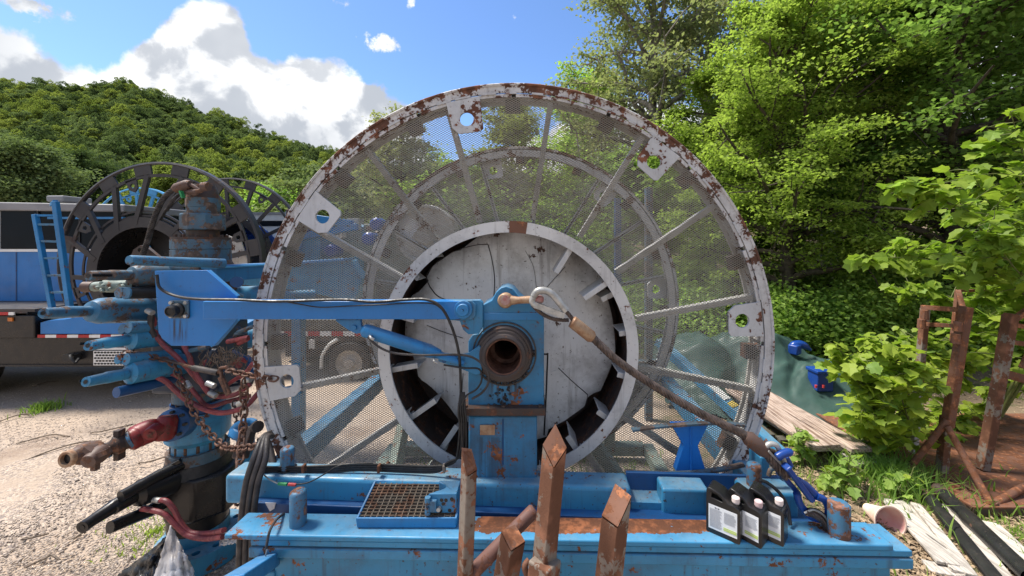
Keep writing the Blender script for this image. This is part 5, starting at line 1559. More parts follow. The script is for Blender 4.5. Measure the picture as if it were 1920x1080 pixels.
# plastic sheet on the ground
def sheet(lbl, name, pts_, mat, seed, amp):
    rnd = np.random.RandomState(seed)
    A, B, C, D = [np.array(q) for q in pts_]
    n = 26; V = []
    for i in range(n + 1):
        for j in range(n + 1):
            u, v = i / n, j / n
            p = A * (1 - u) * (1 - v) + B * u * (1 - v) + C * u * v + D * (1 - u) * v
            w_ = amp * (sin(u * 9 + v * 4 + seed) * .5 + sin(u * 21 - v * 13) * .25 + abs(sin(v * 11 + u * 7 + seed)) * .5) * (.4 + sin(pi * u) * .8)
            p = p + np.array([w_ * .6, -w_ * .8, abs(w_)]) + rnd.normal(0, .003, 3)
            V.append(p)
    Fq = [[i * (n + 1) + j, (i + 1) * (n + 1) + j, (i + 1) * (n + 1) + j + 1, i * (n + 1) + j + 1] for i in range(n) for j in range(n)]
    o = np_mesh(name, np.array(V), np.array(Fq), mat, smooth=True)
    o.modifiers.new('thick', 'SOLIDIFY').thickness = .003
    return tag(o, lbl, 'plastic sheet')


sheet('crumpled silver plastic sheet against the foot of the valve stack', 'plastic_sheet', [P(320, 985, 2.74), P(364, 1072, 2.66), P(362, 1150, 2.5), P(268, 1150, 2.5)], 'plastic_sheet', 2, .035)
sheet('crumpled black plastic sheet lying on the gravel beside the silver one', 'plastic_sheet', [P(318, 1005, 2.9), P(300, 1090, 2.62), P(290, 1160, 2.5), P(212, 1088, 2.85)], 'black_sheet', 5, .06)
sheet('small silver plastic scrap beside the base flange and front rail', 'plastic_sheet', [P(415, 1000, 2.9), P(445, 1000, 2.85), P(450, 1018, 2.8), P(412, 1024, 2.85)], 'plastic_sheet', 9, .02)

# blue boom behind the reel (far level wind arm)
bo = thing('blue_boom', 'light blue box boom with a slanting end seen through the mesh', 'boom', P(540, 560, 4.9))
m_ = MB(); YB = 4.86
m_.plate([(400, 528), (400, 505), (478, 497), (655, 488), (678, 524), (668, 560), (640, 562), (560, 545)], YB, .22); m_.build('box_beam', 'blue_end', bo, bevel=.012)
m_ = MB(); m_.bar(P(392, 503, YB - .10), P(655, 486, YB - .06), .26, .03); m_.build('top_flange', 'blue', bo, bevel=.004)
m_ = MB(); m_.bar(P(392, 520, YB - .22), P(480, 511, YB - .2), .05, .05); m_.build('pipe', 'blue_tube', bo)
m_ = MB(); m_.bar(P(392, 514, 2.98), P(520, 505, 3.75), .11, .13); m_.build('near_box', 'blue', bo, bevel=.006)
m_ = MB(); m_.bar(P(392, 502, 2.97), P(520, 495, 3.74), .13, .015); m_.build('near_flange', 'blue_pale', bo, bevel=.003)
m_ = MB(); m_.bar(P(400, 648, 3.75), P(560, 560, 4.7), .14, .13); m_.build('lower_strut', 'blue', bo, bevel=.01)
m_ = MB(); m_.bar(P(560, 560, 4.96), (P(560, 560, 4.96).x, 4.96, 0), .12, .12, up=(0, 1, 0)); m_.build('post', 'blue_worn', bo, bevel=.01)

# ================================================================== TRAILER, CABIN, LADDER, BLACK REELS
tr = thing('black_trailer', 'black low trailer frame carrying the blue cabin and the black reel', 'trailer', (-8.6, 6.1, 0))
TY = 6.1
def tz(py, Y=TY): return CAMH - (py - VY) * Y / F
def txx(px, Y=TY): return (px - VX) * Y / F
m_ = MB(); m_.bx(-16, txx(310), TY, TY + .25, tz(684), tz(634)); m_.build('side_rail', 'black_paint', tr, bevel=.01)
m_ = MB(); m_.bx(-16, txx(310), TY - .02, TY + .05, tz(687), tz(683)); m_.bx(-16, txx(310), TY - .01, TY + .05, tz(636), tz(633)); m_.build('rail_edge', 'rubber', tr)
m_ = MB(); m_.bx(-16, txx(72), TY - .05, TY + .9, tz(633), tz(590)); m_.build('tool_box', 'black_paint', tr, bevel=.015)
m_ = MB(); m_.bx(-16, txx(76), TY - .07, TY + .95, tz(586), tz(578)); m_.build('deck_edge', 'black_reel', tr)
m_ = MB(); m_.plate([(76, 626), (76, 605), (90, 601), (120, 599), (138, 596), (152, 596), (160, 602), (240, 604), (300, 606), (300, 626)], TY - .03, .4); m_.build('deck_side', 'blue_clean', tr)
k_ = 0
for i in range(11):
    x0 = 77 + i * 20.4 - (0 if i == 0 else 6); x1 = 77 + (i + 1) * 20.4 - 6
    m_ = MB(); m_.bx(txx(x0), txx(x1), TY - .045, TY - .032, tz(632), tz(626.5)); m_.build('reflector_strip', 'refl_red' if i % 2 == 0 else 'refl_white', tr)
for x0, x1, mt in ((0, 30, 'refl_red'), (30, 40, 'refl_white'), (-20, 0, 'refl_white')):
    m_ = MB(); m_.bx(txx(x0), txx(x1), TY - .09, TY - .072, tz(589), tz(584)); m_.build('reflector_strip', mt, tr)
m_ = MB(); m_.bx(txx(25), txx(34), TY - .07, TY - .05, tz(601), tz(594)); m_.build('marker_light', 'amber', tr, bevel=.004)
m_ = MB(); m_.bx(txx(179), txx(250), TY - .03, TY - .01, tz(684), tz(657)); m_.bx(txx(179), txx(250), TY - .03, TY - .012, tz(655), tz(651))
dp = m_.build('tread_plate', 'refl_white', tr)
hm = MB(); hm.lathe([(0, -.002), (.016, -.002), (.016, 0)], (0, 0, 0), (0, 1, 0), 6); hme = local_mesh(hm, 'tread_hole', 'rubber', smooth=False)
for i in range(9):
    for j in range(5):
        inst('tread_hole', hme, dp, Matrix.Translation((txx(183 + i * 6 + (j % 2) * 3), TY - .03, tz(660 + j * 5.2))) @ Matrix.Scale(1.5, 4, (1, 0, 0)))
m_ = MB(); m_.tube(spl([P(138, 664, TY - .05), P(132, 668, TY - .15), P(140, 680, TY - .16), P(148, 672, TY - .1)], 4), .02, 8); m_.bx(txx(132), txx(152), TY - .1, TY, tz(674), tz(662)); m_.build('tow_eye', 'rubber', tr)
for x in (-13, -11.2, -9.4):
    m_ = MB(); m_.lathe([(0, 0), (.3, 0), (.32, .03), (.50, .02), (.53, .06), (.53, .24), (.5, .28), (0, .28)], (x, TY + .3, .53), (0, 1, 0), 28); w_ = m_.build('wheel', 'rubber', tr)
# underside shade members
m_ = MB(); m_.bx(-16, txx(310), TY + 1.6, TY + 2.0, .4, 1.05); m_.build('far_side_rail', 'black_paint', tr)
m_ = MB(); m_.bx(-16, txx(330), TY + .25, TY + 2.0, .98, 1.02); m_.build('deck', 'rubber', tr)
cbn = thing('operator_cabin', 'blue cabin with a grey roof band and long dark windows on the trailer', 'cabin', (-8.6, 6.9, 1.3))
CY = 6.9
def cz(py): return CAMH - (py - VY) * CY / F
def cx(px): return (px - VX) * CY / F
m_ = MB(); m_.bx(-15, cx(238), CY, CY + 2.0, cz(582), cz(470)); m_.build('lower_wall', 'blue_clean', cbn, bevel=.02)
m_ = MB(); m_.bx(-15, cx(236), CY + .02, CY + 1.98, cz(470), cz(398)); m_.build('window_band', 'black_paint', cbn)
m_ = MB(); m_.add([(-15, CY - .06, cz(388)), (cx(240), CY - .06, cz(398)), (cx(240), CY - .06, cz(384)), (-15, CY - .06, cz(368)), (-15, CY + 2.1, cz(388)), (cx(240), CY + 2.1, cz(398)), (cx(240), CY + 2.1, cz(384)), (-15, CY + 2.1, cz(368))],
                  [(0, 1, 2, 3), (7, 6, 5, 4), (0, 4, 5, 1), (1, 5, 6, 2), (2, 6, 7, 3), (3, 7, 4, 0)]); m_.build('roof', 'roofgrey', cbn, bevel=.02)
m_ = MB(); m_.bx(-15, cx(238), CY - .02, CY + .01, cz(472), cz(467)); m_.bx(-15, cx(2), CY - .025, CY + .02, cz(467), cz(392)); m_.build('window_trim', 'refl_white', cbn)
for x0, x1 in ((3, 72), (78, 150), (153, 232)):
    m_ = MB(); m_.bx(cx(x0), cx(x1), CY - .015, CY + .015, cz(466), cz(394)); m_.build('window', 'glass', cbn, bevel=.01)
    m_ = MB(); m_.bar((cx(x0), CY - .02, cz(395)), (cx(x1), CY - .02, cz(395)), .012, .02); m_.bar((cx(x1 + 2), CY - .02, cz(394)), (cx(x1 + 2), CY - .02, cz(466)), .02, .02, up=(0, 1, 0)); m_.build('window_frame', 'rubber', cbn)
m_ = MB(); m_.bx(cx(95), cx(236), CY - .05, CY - .01, cz(411), cz(407)); m_.build('rail', 'blue', cbn)
for x0 in (-12.2, cx(30), cx(118), cx(196)):
    m_ = MB(); m_.bx(x0, x0 + .018, CY - .006, CY + .01, cz(580), cz(473)); m_.build('panel_seam', 'blue_dark', cbn)
m_ = MB(); m_.bx(cx(124), cx(130), CY - .04, CY, cz(520), cz(512)); m_.build('door_handle', 'rubber', cbn, bevel=.004)
for x0, w_ in ((20, 34),):
    m_ = MB(); m_.bx(cx(x0), cx(x0 + w_), CY + .5, CY + 1.0, cz(372), cz(362) + .02); m_.build('roof_vent', 'roofgrey', cbn, bevel=.02)
# ladder
ld = thing('ladder', 'blue steel ladder leaning in front of the cabin beside the black reel', 'ladder', P(98, 578, 5.7))
LY = 5.75
for a, b, w_ in [((66, 402), (98, 578), .055), ((104, 378), (131, 578), .065), ]:
    m_ = MB(); m_.bar(P(*a, LY), P(*b, LY), w_ * 1.0, .06, up=(0, 1, 0)); m_.build('side_rail', 'blue', ld, bevel=.006)
for (a, b) in [((70, 421), (105, 421)), ((74, 452), (108, 453)), ((78, 484), (112, 484)), ((83, 516), (117, 517)), ((88, 548), (122, 548))]:
    m_ = MB(); m_.bar(P(*a, LY), P(*b, LY), .035, .03); m_.build('rung', 'blue_tube', ld)
m_ = MB(); m_.bar(P(104, 378, LY), P(98, 384, LY + .3), .05, .05); m_.bar(P(68, 404, LY), P(108, 404, LY + .1), .03, .03); m_.build('hand_rail', 'blue', ld)


def open_reel(lbl, cx_, cy_, Y, Rm, mat, rot, depth, nsp=16, hub=.62, hubmat=None, hub_shift=(0, 0), name='steel_reel'):
    c = P(cx_, cy_, Y)
    t = thing(name, lbl, 'reel', (c.x, c.y, c.z - Rm))
    def lay(m_): 
        return m_
    m_ = MB()
    m_.lathe([(Rm, 0), (Rm - .03, -.015), (Rm - .045, 0), (Rm - .045, .02), (Rm - .02, .03), (Rm, .10)], c, (0, 1, 0), 96, loop=True); fl = m_.build('rim', mat, t)
    m_ = MB(); m_.lathe([(Rm - .19, 0), (Rm - .235, 0), (Rm - .235, .03), (Rm - .19, .03)], c, (0, 1, 0), 96, loop=True); m_.build('inner_rim', mat, t)
    hc = P(cx_ + hub_shift[0], cy_ + hub_shift[1], Y)
    bl = MB(); bl.bx(Rm - .20, Rm - .035, .0, .03, -.13, .13); ble = local_mesh(bl, 'rim_block', mat)
    q = random.Random(3)
    for i in range(nsp):
        a = 360 / nsp * i + rot
        Mx = Matrix.Translation(c) @ Matrix.Rotation(-radians(a + 180 / nsp * .2), 4, 'Y')
        inst('rim_block', ble, t, Mx)
        d = Vector((cos(radians(a)), 0, sin(radians(a))))
        m_ = MB(); p0 = c + d * (Rm - .20); p1 = hc + d * (hub + .05)
        m_.bar(p0 + Vector((0, .02, 0)), p1 + Vector((0, .02, 0)), .07, .05, up=(0, 1, 0)); m_.build('spoke', mat, t)
    em = MB(); em.prism([(Rm - .21, -.09), (Rm - .21, .09), (Rm - .36, .07), (Rm - .42, .0), (Rm - .36, -.07)], Matrix(((1, 0, 0, 0), (0, 0, 1, .0), (0, 1, 0, 0), (0, 0, 0, 1))), .02, [circ(Rm - .31, 0, .035, 12)])
    eme = local_mesh(em, 'pad_eye', mat)
    for i in range(8):
        a = 45 * i + rot + 11
        inst('pad_eye', eme, t, Matrix.Translation(c) @ Matrix.Rotation(-radians(a), 4, 'Y'))
    m_ = MB(); m_.lathe([(hub + .16, .0), (hub, .0), (hub, .03), (hub + .16, .03)], hc, (0, 1, 0), 72, loop=True); m_.build('hub_plate', mat, t)
    for dr in (.27, .20):
        m_ = MB(); m_.lathe([(hub + dr, .03), (hub + dr - .03, .03), (hub + dr - .03, .05), (hub + dr, .05)], hc, (0, 1, 0), 72, loop=True); m_.build('hub_band', mat, t)
    m_ = MB(); m_.lathe([(hub, .0), (hub, depth), (0, depth)], hc, (0, 1, 0), 64); m_.build('drum', hubmat or mat, t)
    m_ = MB(); m_.lathe([(hub + .03, .0), (hub + .03, depth)], hc, (0, 1, 0), 64); m_.build('drum_outside', mat, t)
    return t, c, hc


blk, c_, hc_ = open_reel('large black open reel behind the blue ladder and the valve stack', 299, 496, 6.18, 193 * 6.18 / F, 'black_reel', 8, .5, hubmat='black_paint', hub_shift=(-34, 14), hub=.70)
m_ = MB()
for (x, y, r_) in ((223, 465, 6), (218, 499, 6), (300, 510, 6)):
    m_.lathe([(0, .47), (.05, .47)], P(x, y, 6.18), (0, 1, 0), 14)
m_.build('drum_hole', 'blue', blk)
open_reel('black open reel standing behind the larger black reel, nearer the mesh wheel', 430, 474, 9.3, 141 * 9.3 / F, 'black_reel', 3, .5, hub=.7)
open_reel('light blue open reel far behind the black reel', 262, 446, 12.0, 95 * 12 / F, 'blue_pale', 5, .5, hub=.6)
bpv = P(300, 470, 11.9); 
m_ = MB(); m_.plate([(424, 440), (452, 452), (468, 500), (420, 500)], 6.3, .02, [circ(447, 448 + 4, 3, 10), circ(430, 470, 3, 10), circ(446, 480, 3.5, 10), circ(432, 488, 3.5, 10)])
tag(m_.build('perforated_plate', 'spoke', None), 'pale perforated plate between the valve stack and the black reel rim', 'plate')
# support of the black reels
m_ = MB(); m_.bar((hc_.x, 6.8, 0), (hc_.x, 6.8, hc_.z), .2, .2, up=(0, 1, 0)); tag(m_.build('reel_post', 'black_reel', None), 'black post carrying the hub of the large black reel', 'post')
m_ = MB(); c2 = P(430, 474, 9.9); m_.bar((c2.x, 9.9, 0), c2, .2, .2, up=(0, 1, 0)); tag(m_.build('reel_post', 'black_reel', None), 'black post carrying the hub of the smaller black reel', 'post')
m_ = MB(); c2 = P(262, 446, 12.6); m_.bar((c2.x, 12.6, 0), c2, .2, .2, up=(0, 1, 0)); tag(m_.build('reel_post', 'blue_tube', None), 'blue post carrying the far light blue reel', 'post')

# white box truck with rolled blue hose, right of the black reels
wt = thing('white_box_trailer', 'white box trailer behind the black reels with blue hoses in front', 'trailer', P(505, 640, 10.5))
Y_ = 10.6
m_ = MB(); m_.bx(P(462, 0, Y_).x, P(560, 0, Y_).x, Y_, Y_ + 2, P(0, 452, Y_).z, P(0, 400, Y_).z); m_.build('body', 'whitepanel', wt, bevel=.02)
m_ = MB(); m_.bx(P(460, 0, Y_).x, P(562, 0, Y_).x, Y_ - .04, Y_ + 2.04, P(0, 402, Y_).z, P(0, 398, Y_).z); m_.build('roof', 'roofgrey', wt)
m_ = MB(); m_.bx(P(462, 0, Y_).x, P(560, 0, Y_).x, Y_ - .02, Y_, P(0, 424, Y_).z, P(0, 414, Y_).z); m_.build('window', 'glass', wt)
m_ = MB(); m_.bx(P(450, 0, Y_).x, P(560, 0, Y_).x, Y_ - .5, Y_ + 1.5, .5, P(0, 452, Y_).z); m_.build('frame', 'blue_dark', wt)
m_ = MB()
for i in range(9):
    m_.tube(spl([P(462, 428 + i * 6, 9.8), P(480, 424 + i * 5.5, 9.7), P(497, 434 + i * 5, 9.7), P(510, 446 + i * 4, 9.8), P(530, 470 + i * 3, 10)], 4), .045, 7)
o_ = m_.build('coiled_blue_hose', 'navy', None); tag(o_, 'bundle of bright blue hoses seen between the black reel and the white wheel', 'hose'); o_['kind'] = 'stuff'

# ---------------- equipment seen through the mesh
ft = thing('flatbed_trailer', 'flatbed trailer with a red and white strip and a big tyre behind the mesh', 'trailer', P(600, 700, 7.3))
Y_ = 7.3
def q_(x0, x1, y0, y1, ya=Y_, yb=Y_ + 1.6): return (P(x0, 0, Y_).x, P(x1, 0, Y_).x, ya, yb, P(0, y1, Y_).z, P(0, y0, Y_).z)
m_ = MB(); m_.bx(*q_(480, 830, 600, 618)); m_.build('bed', 'wood_dark', ft)
m_ = MB(); m_.bx(*q_(480, 830, 618, 640, Y_ + .02, Y_ + 1.5)); m_.build('side_rail', 'rust_dark', ft)
for i in range(9):
    m_ = MB(); m_.bx(*q_(512 + i * 22, 534 + i * 22 - 1, 621, 630, Y_ - .01, Y_ + .01)); m_.build('reflector_strip', 'refl_red' if i % 2 else 'refl_white', ft)
for px in (655, 770):
    c = P(px, 682, Y_ - .05); r_ = 40 * Y_ / F
    m_ = MB(); m_.lathe([(r_ * .62, 0), (r_ * .7, -.02), (r_ * .95, -.02), (r_, .03), (r_, .2), (r_ * .95, .25), (0, .25)], c, (0, 1, 0), 40); wh = m_.build('tyre', 'hose', ft)
    m_ = MB(); m_.lathe([(r_ * .63, -.015), (r_ * .58, .03), (r_ * .4, .06), (r_ * .25, .02), (r_ * .22, -.03), (0, -.03)], c, (0, 1, 0), 32); m_.build('rim', 'wood_grey', wh)
for px, py in ((585, 645), (560, 660)):
    m_ = MB(); m_.box(P(px, py, Y_ - .06), (.10, .03, .16)); m_.build('tail_light', 'whitepanel', ft)
m_ = MB(); m_.tube(spl([P(x, y, Y_ - .1) for x, y in [(602, 690), (604, 668), (616, 648), (632, 636)]], 4), .03, 8); m_.build('mud_guard', 'whitepanel', ft)
m_ = MB()
for (a, b) in [((500, 598), (600, 572)), ((510, 590), (640, 580)), ((560, 600), (660, 560)), ((600, 596), (690, 578)), ((520, 570), (690, 596))]: m_.bar(P(*a, Y_ + .3), P(*b, Y_ + .5), .06, .06)
m_.build('load_bars', 'greygreen', ft)['kind'] = 'stuff'
pu = thing('pump_skid', 'blue pump skid with round end covers and a slanting frame behind the mesh', 'pump skid', P(640, 560, 8.6))
Y_ = 8.6
m_ = MB(); m_.bar(P(560, 405, Y_), P(660, 420, Y_), .16, .16); m_.bar(P(560, 445, Y_), P(670, 425, Y_), .16, .14); m_.bar(P(575, 405, Y_), P(560, 470, Y_), .14, .14, up=(0, 1, 0)); m_.build('top_frame', 'blue', pu, bevel=.01)
m_ = MB(); m_.bx(P(550, 0, Y_).x, P(600, 0, Y_).x, Y_, Y_ + .8, P(0, 500, Y_).z, P(0, 440, Y_).z); m_.build('tank', 'blue_end', pu, bevel=.04)
for x, y in ((705, 420), (690, 448), (560, 430), (620, 470)):
    m_ = MB(); m_.lathe([(0, -.05), (.10, -.05), (.14, 0), (.14, .3), (0, .3)], P(x, y, Y_ - .1), (0, 1, 0), 24); m_.build('round_cover', 'navy', pu)
rg = random.Random(12)
for i in range(34):
    x, y = rg.uniform(545, 745), rg.uniform(400, 600)
    m_ = MB()
    if rg.random() < .55: m_.bar(P(x, y, Y_ + rg.uniform(0, 1)), P(x + rg.uniform(-60, 60), y + rg.uniform(-14, 25), Y_ + rg.uniform(0, 1)), rg.uniform(.05, .14), rg.uniform(.04, .12))
    else: m_.box(P(x, y, Y_ + rg.uniform(.2, 1)), (rg.uniform(.1, .5), .3, rg.uniform(.1, .4)))
    m_.build('pipework', rg.choice(['greygreen', 'rust_dark', 'blue_worn', 'blue_end', 'brown_iron', 'spoke']), pu, bevel=.006)
m_ = MB(); m_.bx(P(548, 0, Y_).x, P(760, 0, Y_).x, Y_ + 1.0, Y_ + 1.8, .3, P(0, 415, Y_).z); m_.build('housing', 'greygreen', pu, bevel=.03)
m_ = MB(); m_.bx(P(545, 0, Y_).x, P(765, 0, Y_).x, Y_ - .2, Y_ + 1.8, .1, .45); m_.build('skid_base', 'rust_dark', pu, bevel=.02)
sr = thing('spooled_hose', 'grey round reel of hose standing beyond the mesh left of the hub', 'hose reel', P(795, 560, 6.6))
c = P(797, 440, 6.7)
m_ = MB(); m_.lathe([(0, 0), (.15, 0), (.18, .05), (.42, .06), (.46, 0), (.50, 0), (.52, .1), (.5, .5), (0, .5)], c, (0, 1, 0), 40); m_.build('spool', 'spoke', sr)
m_ = MB(); m_.bar((c.x - .3, 6.95, 0), (c.x, 6.95, c.z), .08, .08, up=(0, 1, 0)); m_.bar((c.x + .3, 6.95, 0), (c.x, 6.95, c.z), .08, .08, up=(0, 1, 0)); m_.build('support', 'rust_dark', sr)
for px, py, Y_, lb in ((1216, 352, 5.6, 'taller blue post behind the mesh near the far rim'), (1158, 372, 6.3, 'shorter blue post behind the mesh near the far rim')):
    m_ = MB(); a = P(px, py, Y_); m_.bar((a.x, a.y, 0), a, .10, .10, up=(0, 1, 0)); tag(m_.build('blue_post', 'blue_dark' if px < 1200 else 'blue_grimy', None, bevel=.008), lb, 'post')
fb = thing('blue_beam', 'long bright blue beam with a pale label slanting down behind the mesh', 'beam', P(1320, 790, 4.6))
a, b = P(1235, 640, 5.9), P(1470, 858, 4.4)
m_ = MB(); m_.bar(a, b, .15, .12, up=(0, 0, 1)); m_.build('beam', 'blue_end', fb, bevel=.01)
m_ = MB(); m_.bar(a.lerp(b, .46) + Vector((0, -.0, .075)), a.lerp(b, .62) + Vector((0, 0, .075)), .13, .006); m_.build('label', 'whitepanel', fb)
m_ = MB(); m_.bar(a.lerp(b, .64) + Vector((0, -.0, .075)), a.lerp(b, .68) + Vector((0, 0, .075)), .13, .006); m_.build('yellow_stripe', 'yellow', fb)


# ================================================================== RIGHT SIDE OBJECTS
# green tarpaulin over a heap
def tarp():
    nx, ny = 110, 96
    xs = np.linspace(1.9, 5.8, nx); ys = np.linspace(5.1, 8.5, ny)
    X, Y = np.meshgrid(xs, ys)
    def hump(cx_, cy_, sx, sy, h): return h * np.exp(-(((X - cx_) / sx) ** 2 + ((Y - cy_) / sy) ** 2) ** 1.3)
    Z = np.maximum.reduce([hump(3.95, 7.1, 1.15, .95, 1.0), hump(2.9, 7.1, .9, .9, .92), hump(4.55, 6.5, .8, .8, .62), hump(4.75, 6.0, .55, .5, .32)])
    rs = np.random.RandomState(2)
    wr = np.zeros_like(X)
    for f_, ax_, ay_, am in ((4.1, .25, 1.0, .050), (7.3, -.15, 1.0, .032), (5.2, 1.0, .5, .030), (12.0, .2, 1.0, .014), (9.5, .9, -.5, .016), (17.0, .5, 1.0, .008)):
        s_ = np.sin(f_ * (X * ax_ + Y * ay_) + 1.1 * np.sin(1.7 * X + .6 * Y) + .8 * np.sin(2.6 * Y - X))
        wr += (1 - np.abs(s_)) ** 1.6 * am
    Z = Z + (wr - .05) * (.4 + 1.7 * Z) + rs.normal(0, .0035, X.shape)
    e = np.minimum.reduce([X - xs[0], xs[-1] - X, Y - ys[0], ys[-1] - Y])
    Z = np.maximum(Z, 0.03 + .02 * np.sin(9 * X) * np.sin(8 * Y))
    rr = np.hypot((X - 3.75) / 1.75, (Y - 6.75) / 1.5)
    X2 = X + .06 * np.sin(7 * Y); Y2 = Y + .08 * np.sin(6 * X)
    V = np.stack([X2, Y2, Z], -1).reshape(-1, 3)
    Fq = []
    for j in range(ny - 1):
        for i in range(nx - 1):
            if (rr[j, i] + .05 * sin(i * .7) + .04 * sin(j * .9)) < 1.0:
                a = j * nx + i; Fq.append([a, a + 1, a + nx + 1, a + nx])
    o = np_mesh('green_tarp', V, np.array(Fq), 'tarp', smooth=True)
    tag(o, 'dark green tarpaulin draped over a low heap at the edge of the wood', 'tarpaulin')


tarp()
bxx = thing('blue_case', 'small blue metal case standing on the green tarpaulin', 'case', P(1538, 728, 6.0))
m_ = MB(); m_.box(P(1538, 712, 6.0), (.24, .22, .29)); m_.build('body', 'navy', bxx, bevel=.015)
m_ = MB(); m_.box(P(1538, 694, 6.0), (.275, .26, .05)); m_.build('lid', 'navy', bxx, bevel=.012)
m_ = MB(); m_.cyl(P(1530, 722, 5.87), P(1530, 727, 5.87), .018, 10); m_.cyl(P(1544, 722, 5.87), P(1544, 727, 5.87), .018, 10); m_.build('red_knobs', 'red_plastic', bxx)
mo = thing('blue_motor', 'curved dark blue motor housing lying on top of the green tarpaulin', 'motor', P(1500, 665, 6.6))
m_ = MB(); m_.tube(spl([P(1480, 652, 6.6), P(1494, 646, 6.6), P(1508, 648, 6.6), P(1520, 656, 6.6)], 4), [.03, .05, .065, .07, .07, .07, .07, .065, .06, .05, .04, .03, .025], 12); m_.build('curved_guard', 'navy', mo)
m_ = MB(); m_.box(P(1490, 655, 6.55), (.16, .15, .16), Matrix.Rotation(.6, 3, 'Z')); m_.build('body', 'navy', mo, bevel=.02)

# stacked weathered planks
rp_ = random.Random(6)
def board(lbl, a, b, w_, h_, mat, group=None, name='plank', warp=.01, cat='plank'):
    a = Vector(a); b = Vector(b); d = (b - a); m_ = MB(); n = 8; t = d.normalized(); u = Vector((-t.y, t.x, 0)).normalized()
    vs = []; fs = []
    ph = rp_.uniform(0, 6)
    for i in range(n + 1):
        p = a + d * (i / n) + Vector((0, 0, warp * sin(ph + 3 * i / n)))
        ww = w_ * (1 + rp_.uniform(-.02, .02))
        for sx, sz in ((-1, -1), (1, -1), (1, 1), (-1, 1)): vs.append(p + u * (sx * ww / 2) + Vector((0, 0, sz * h_ / 2 + (rp_.uniform(-.002, .002)))))
    for i in range(n):
        for j in range(4): fs.append((i * 4 + j, i * 4 + (j + 1) % 4, (i + 1) * 4 + (j + 1) % 4, (i + 1) * 4 + j))
    fs += [(3, 2, 1, 0), tuple(n * 4 + j for j in range(4))]
    m_.add(vs, fs); return tag(m_.build(name, mat, None, bevel=.005), lbl, cat, group)


board('wide brown weathered plank on top of the stack before the tarpaulin', (3.30, 4.42, .235), (3.10, 7.1, .235), .34, .05, 'wood_brown')
board('brown plank lying beside the widest one on the plank stack', (3.66, 4.36, .225), (3.46, 6.9, .225), .27, .045, 'wood_brown')
board('lower grey plank with a dark end under the plank stack', (3.44, 4.50, .165), (3.22, 7.0, .165), .50, .05, 'wood_grey')
board('lowest grey plank on the soil under the plank stack', (3.72, 4.30, .10), (3.44, 6.7, .10), .36, .05, 'wood_grey')
board('dark timber bearer under the near edge of the plank stack', (3.05, 4.9, .06), (4.0, 4.86, .06), .12, .09, 'wood_dark', cat='timber')
board('dark timber bearer under the far part of the plank stack', (2.95, 6.2, .06), (3.9, 6.16, .06), .12, .09, 'wood_dark', cat='timber')
board('dark plank half hidden against the wheel side of the plank stack', (2.92, 4.9, .12), (2.82, 6.6, .12), .22, .05, 'wood_dark')

# boards and black pipes bottom right
def gb(lbl, p0, p1, w_, mat='wood_grey', z=.05, **kw): return board(lbl, G(p0[0], p0[1], z), G(p1[0], p1[1], z), w_, .025, mat, 'grey boards in the lower corner', **kw)
gb('wide splintered grey board nearest the white bucket', (1672, 936), (1782, 1062), .17)
gb('grey board beside the white bucket, its near end split', (1700, 940), (1800, 1075), .10, z=.045)
gb('grey board between the two black pipes and the splintered board', (1716, 946), (1822, 1078), .075, z=.06)
gb('pale narrow board between the two black pipes', (1776, 950), (1900, 1100), .10, z=.05)
gb('pale board beyond the second black pipe', (1848, 980), (1950, 1080), .17, z=.05)
gb('short grey board across the ends near the blue rail', (1736, 1060), (1800, 1072), .12, z=.03)
def pipe(lbl, pa, pb, z, r_):
    a, b = G(pa[0], pa[1], z), G(pb[0], pb[1], z); t = thing('black_pipe', lbl, 'pipe', (a.x, a.y, 0), 'black pipes in the lower corner')
    m_ = MB(); d = b - a; n = 14; rr = [r_ * (1.0 + (.12 if i in (6,) else 0) + .01 * sin(i * 5)) for i in range(n + 1)]
    m_.tube([a + d * (i / n) for i in range(n + 1)], rr, 20, cap=False); m_.tube([a, a + d * .001], [r_ * .72, r_ * .72], 16); m_.build('pipe_wall', 'pipeblk', t)
    m_ = MB(); m_.lathe([(r_, -.004), (r_ * .78, -.004), (r_ * .78, .1), (r_, .1)], a, d, 20, loop=True); m_.build('pipe_mouth', 'rust_dark', t)
    return t
M['pipeblk'] = paint('black_pipe_coating', (.018, .018, .019), rust=.18, dirt=.3, scale=5, rough=.3, dirtcol=(.10, .085, .07), rustcol=(.11, .06, .04))
pipe('thicker black pipe ending on the rusty platform corner', (1760, 918), (1935, 1085), .11, .060)
pipe('second black pipe lying between the pale boards', (1735, 925), (1878, 1100), .075, .052)

# white bucket on its side
bk = thing('white_bucket', 'faded white and pink plastic bucket lying open on its side beside the rail end', 'bucket', G(1658, 995))
c = P(1668, 979, 3.42); ax = Vector((-.04, -.97, .16)).normalized()
m_ = MB(); m_.lathe([(.045, -.24), (.055, -.20), (.10, -.04), (.128, .0), (.134, .004), (.134, .012), (.124, .012), (.118, .0), (.09, -.06), (.045, -.22)], c, ax, 36); m_.build('wall', 'cone', bk)
m_ = MB(); m_.lathe([(.121, .006), (.09, -.055), (.046, -.21), (0, -.21)], c, ax, 36); m_.build('inside', 'cone_in', bk)
m_ = MB(); m_.lathe([(.0, -.245), (.045, -.243), (.045, -.235), (0, -.235)], c, ax, 24); m_.build('bottom', 'yellow', bk)

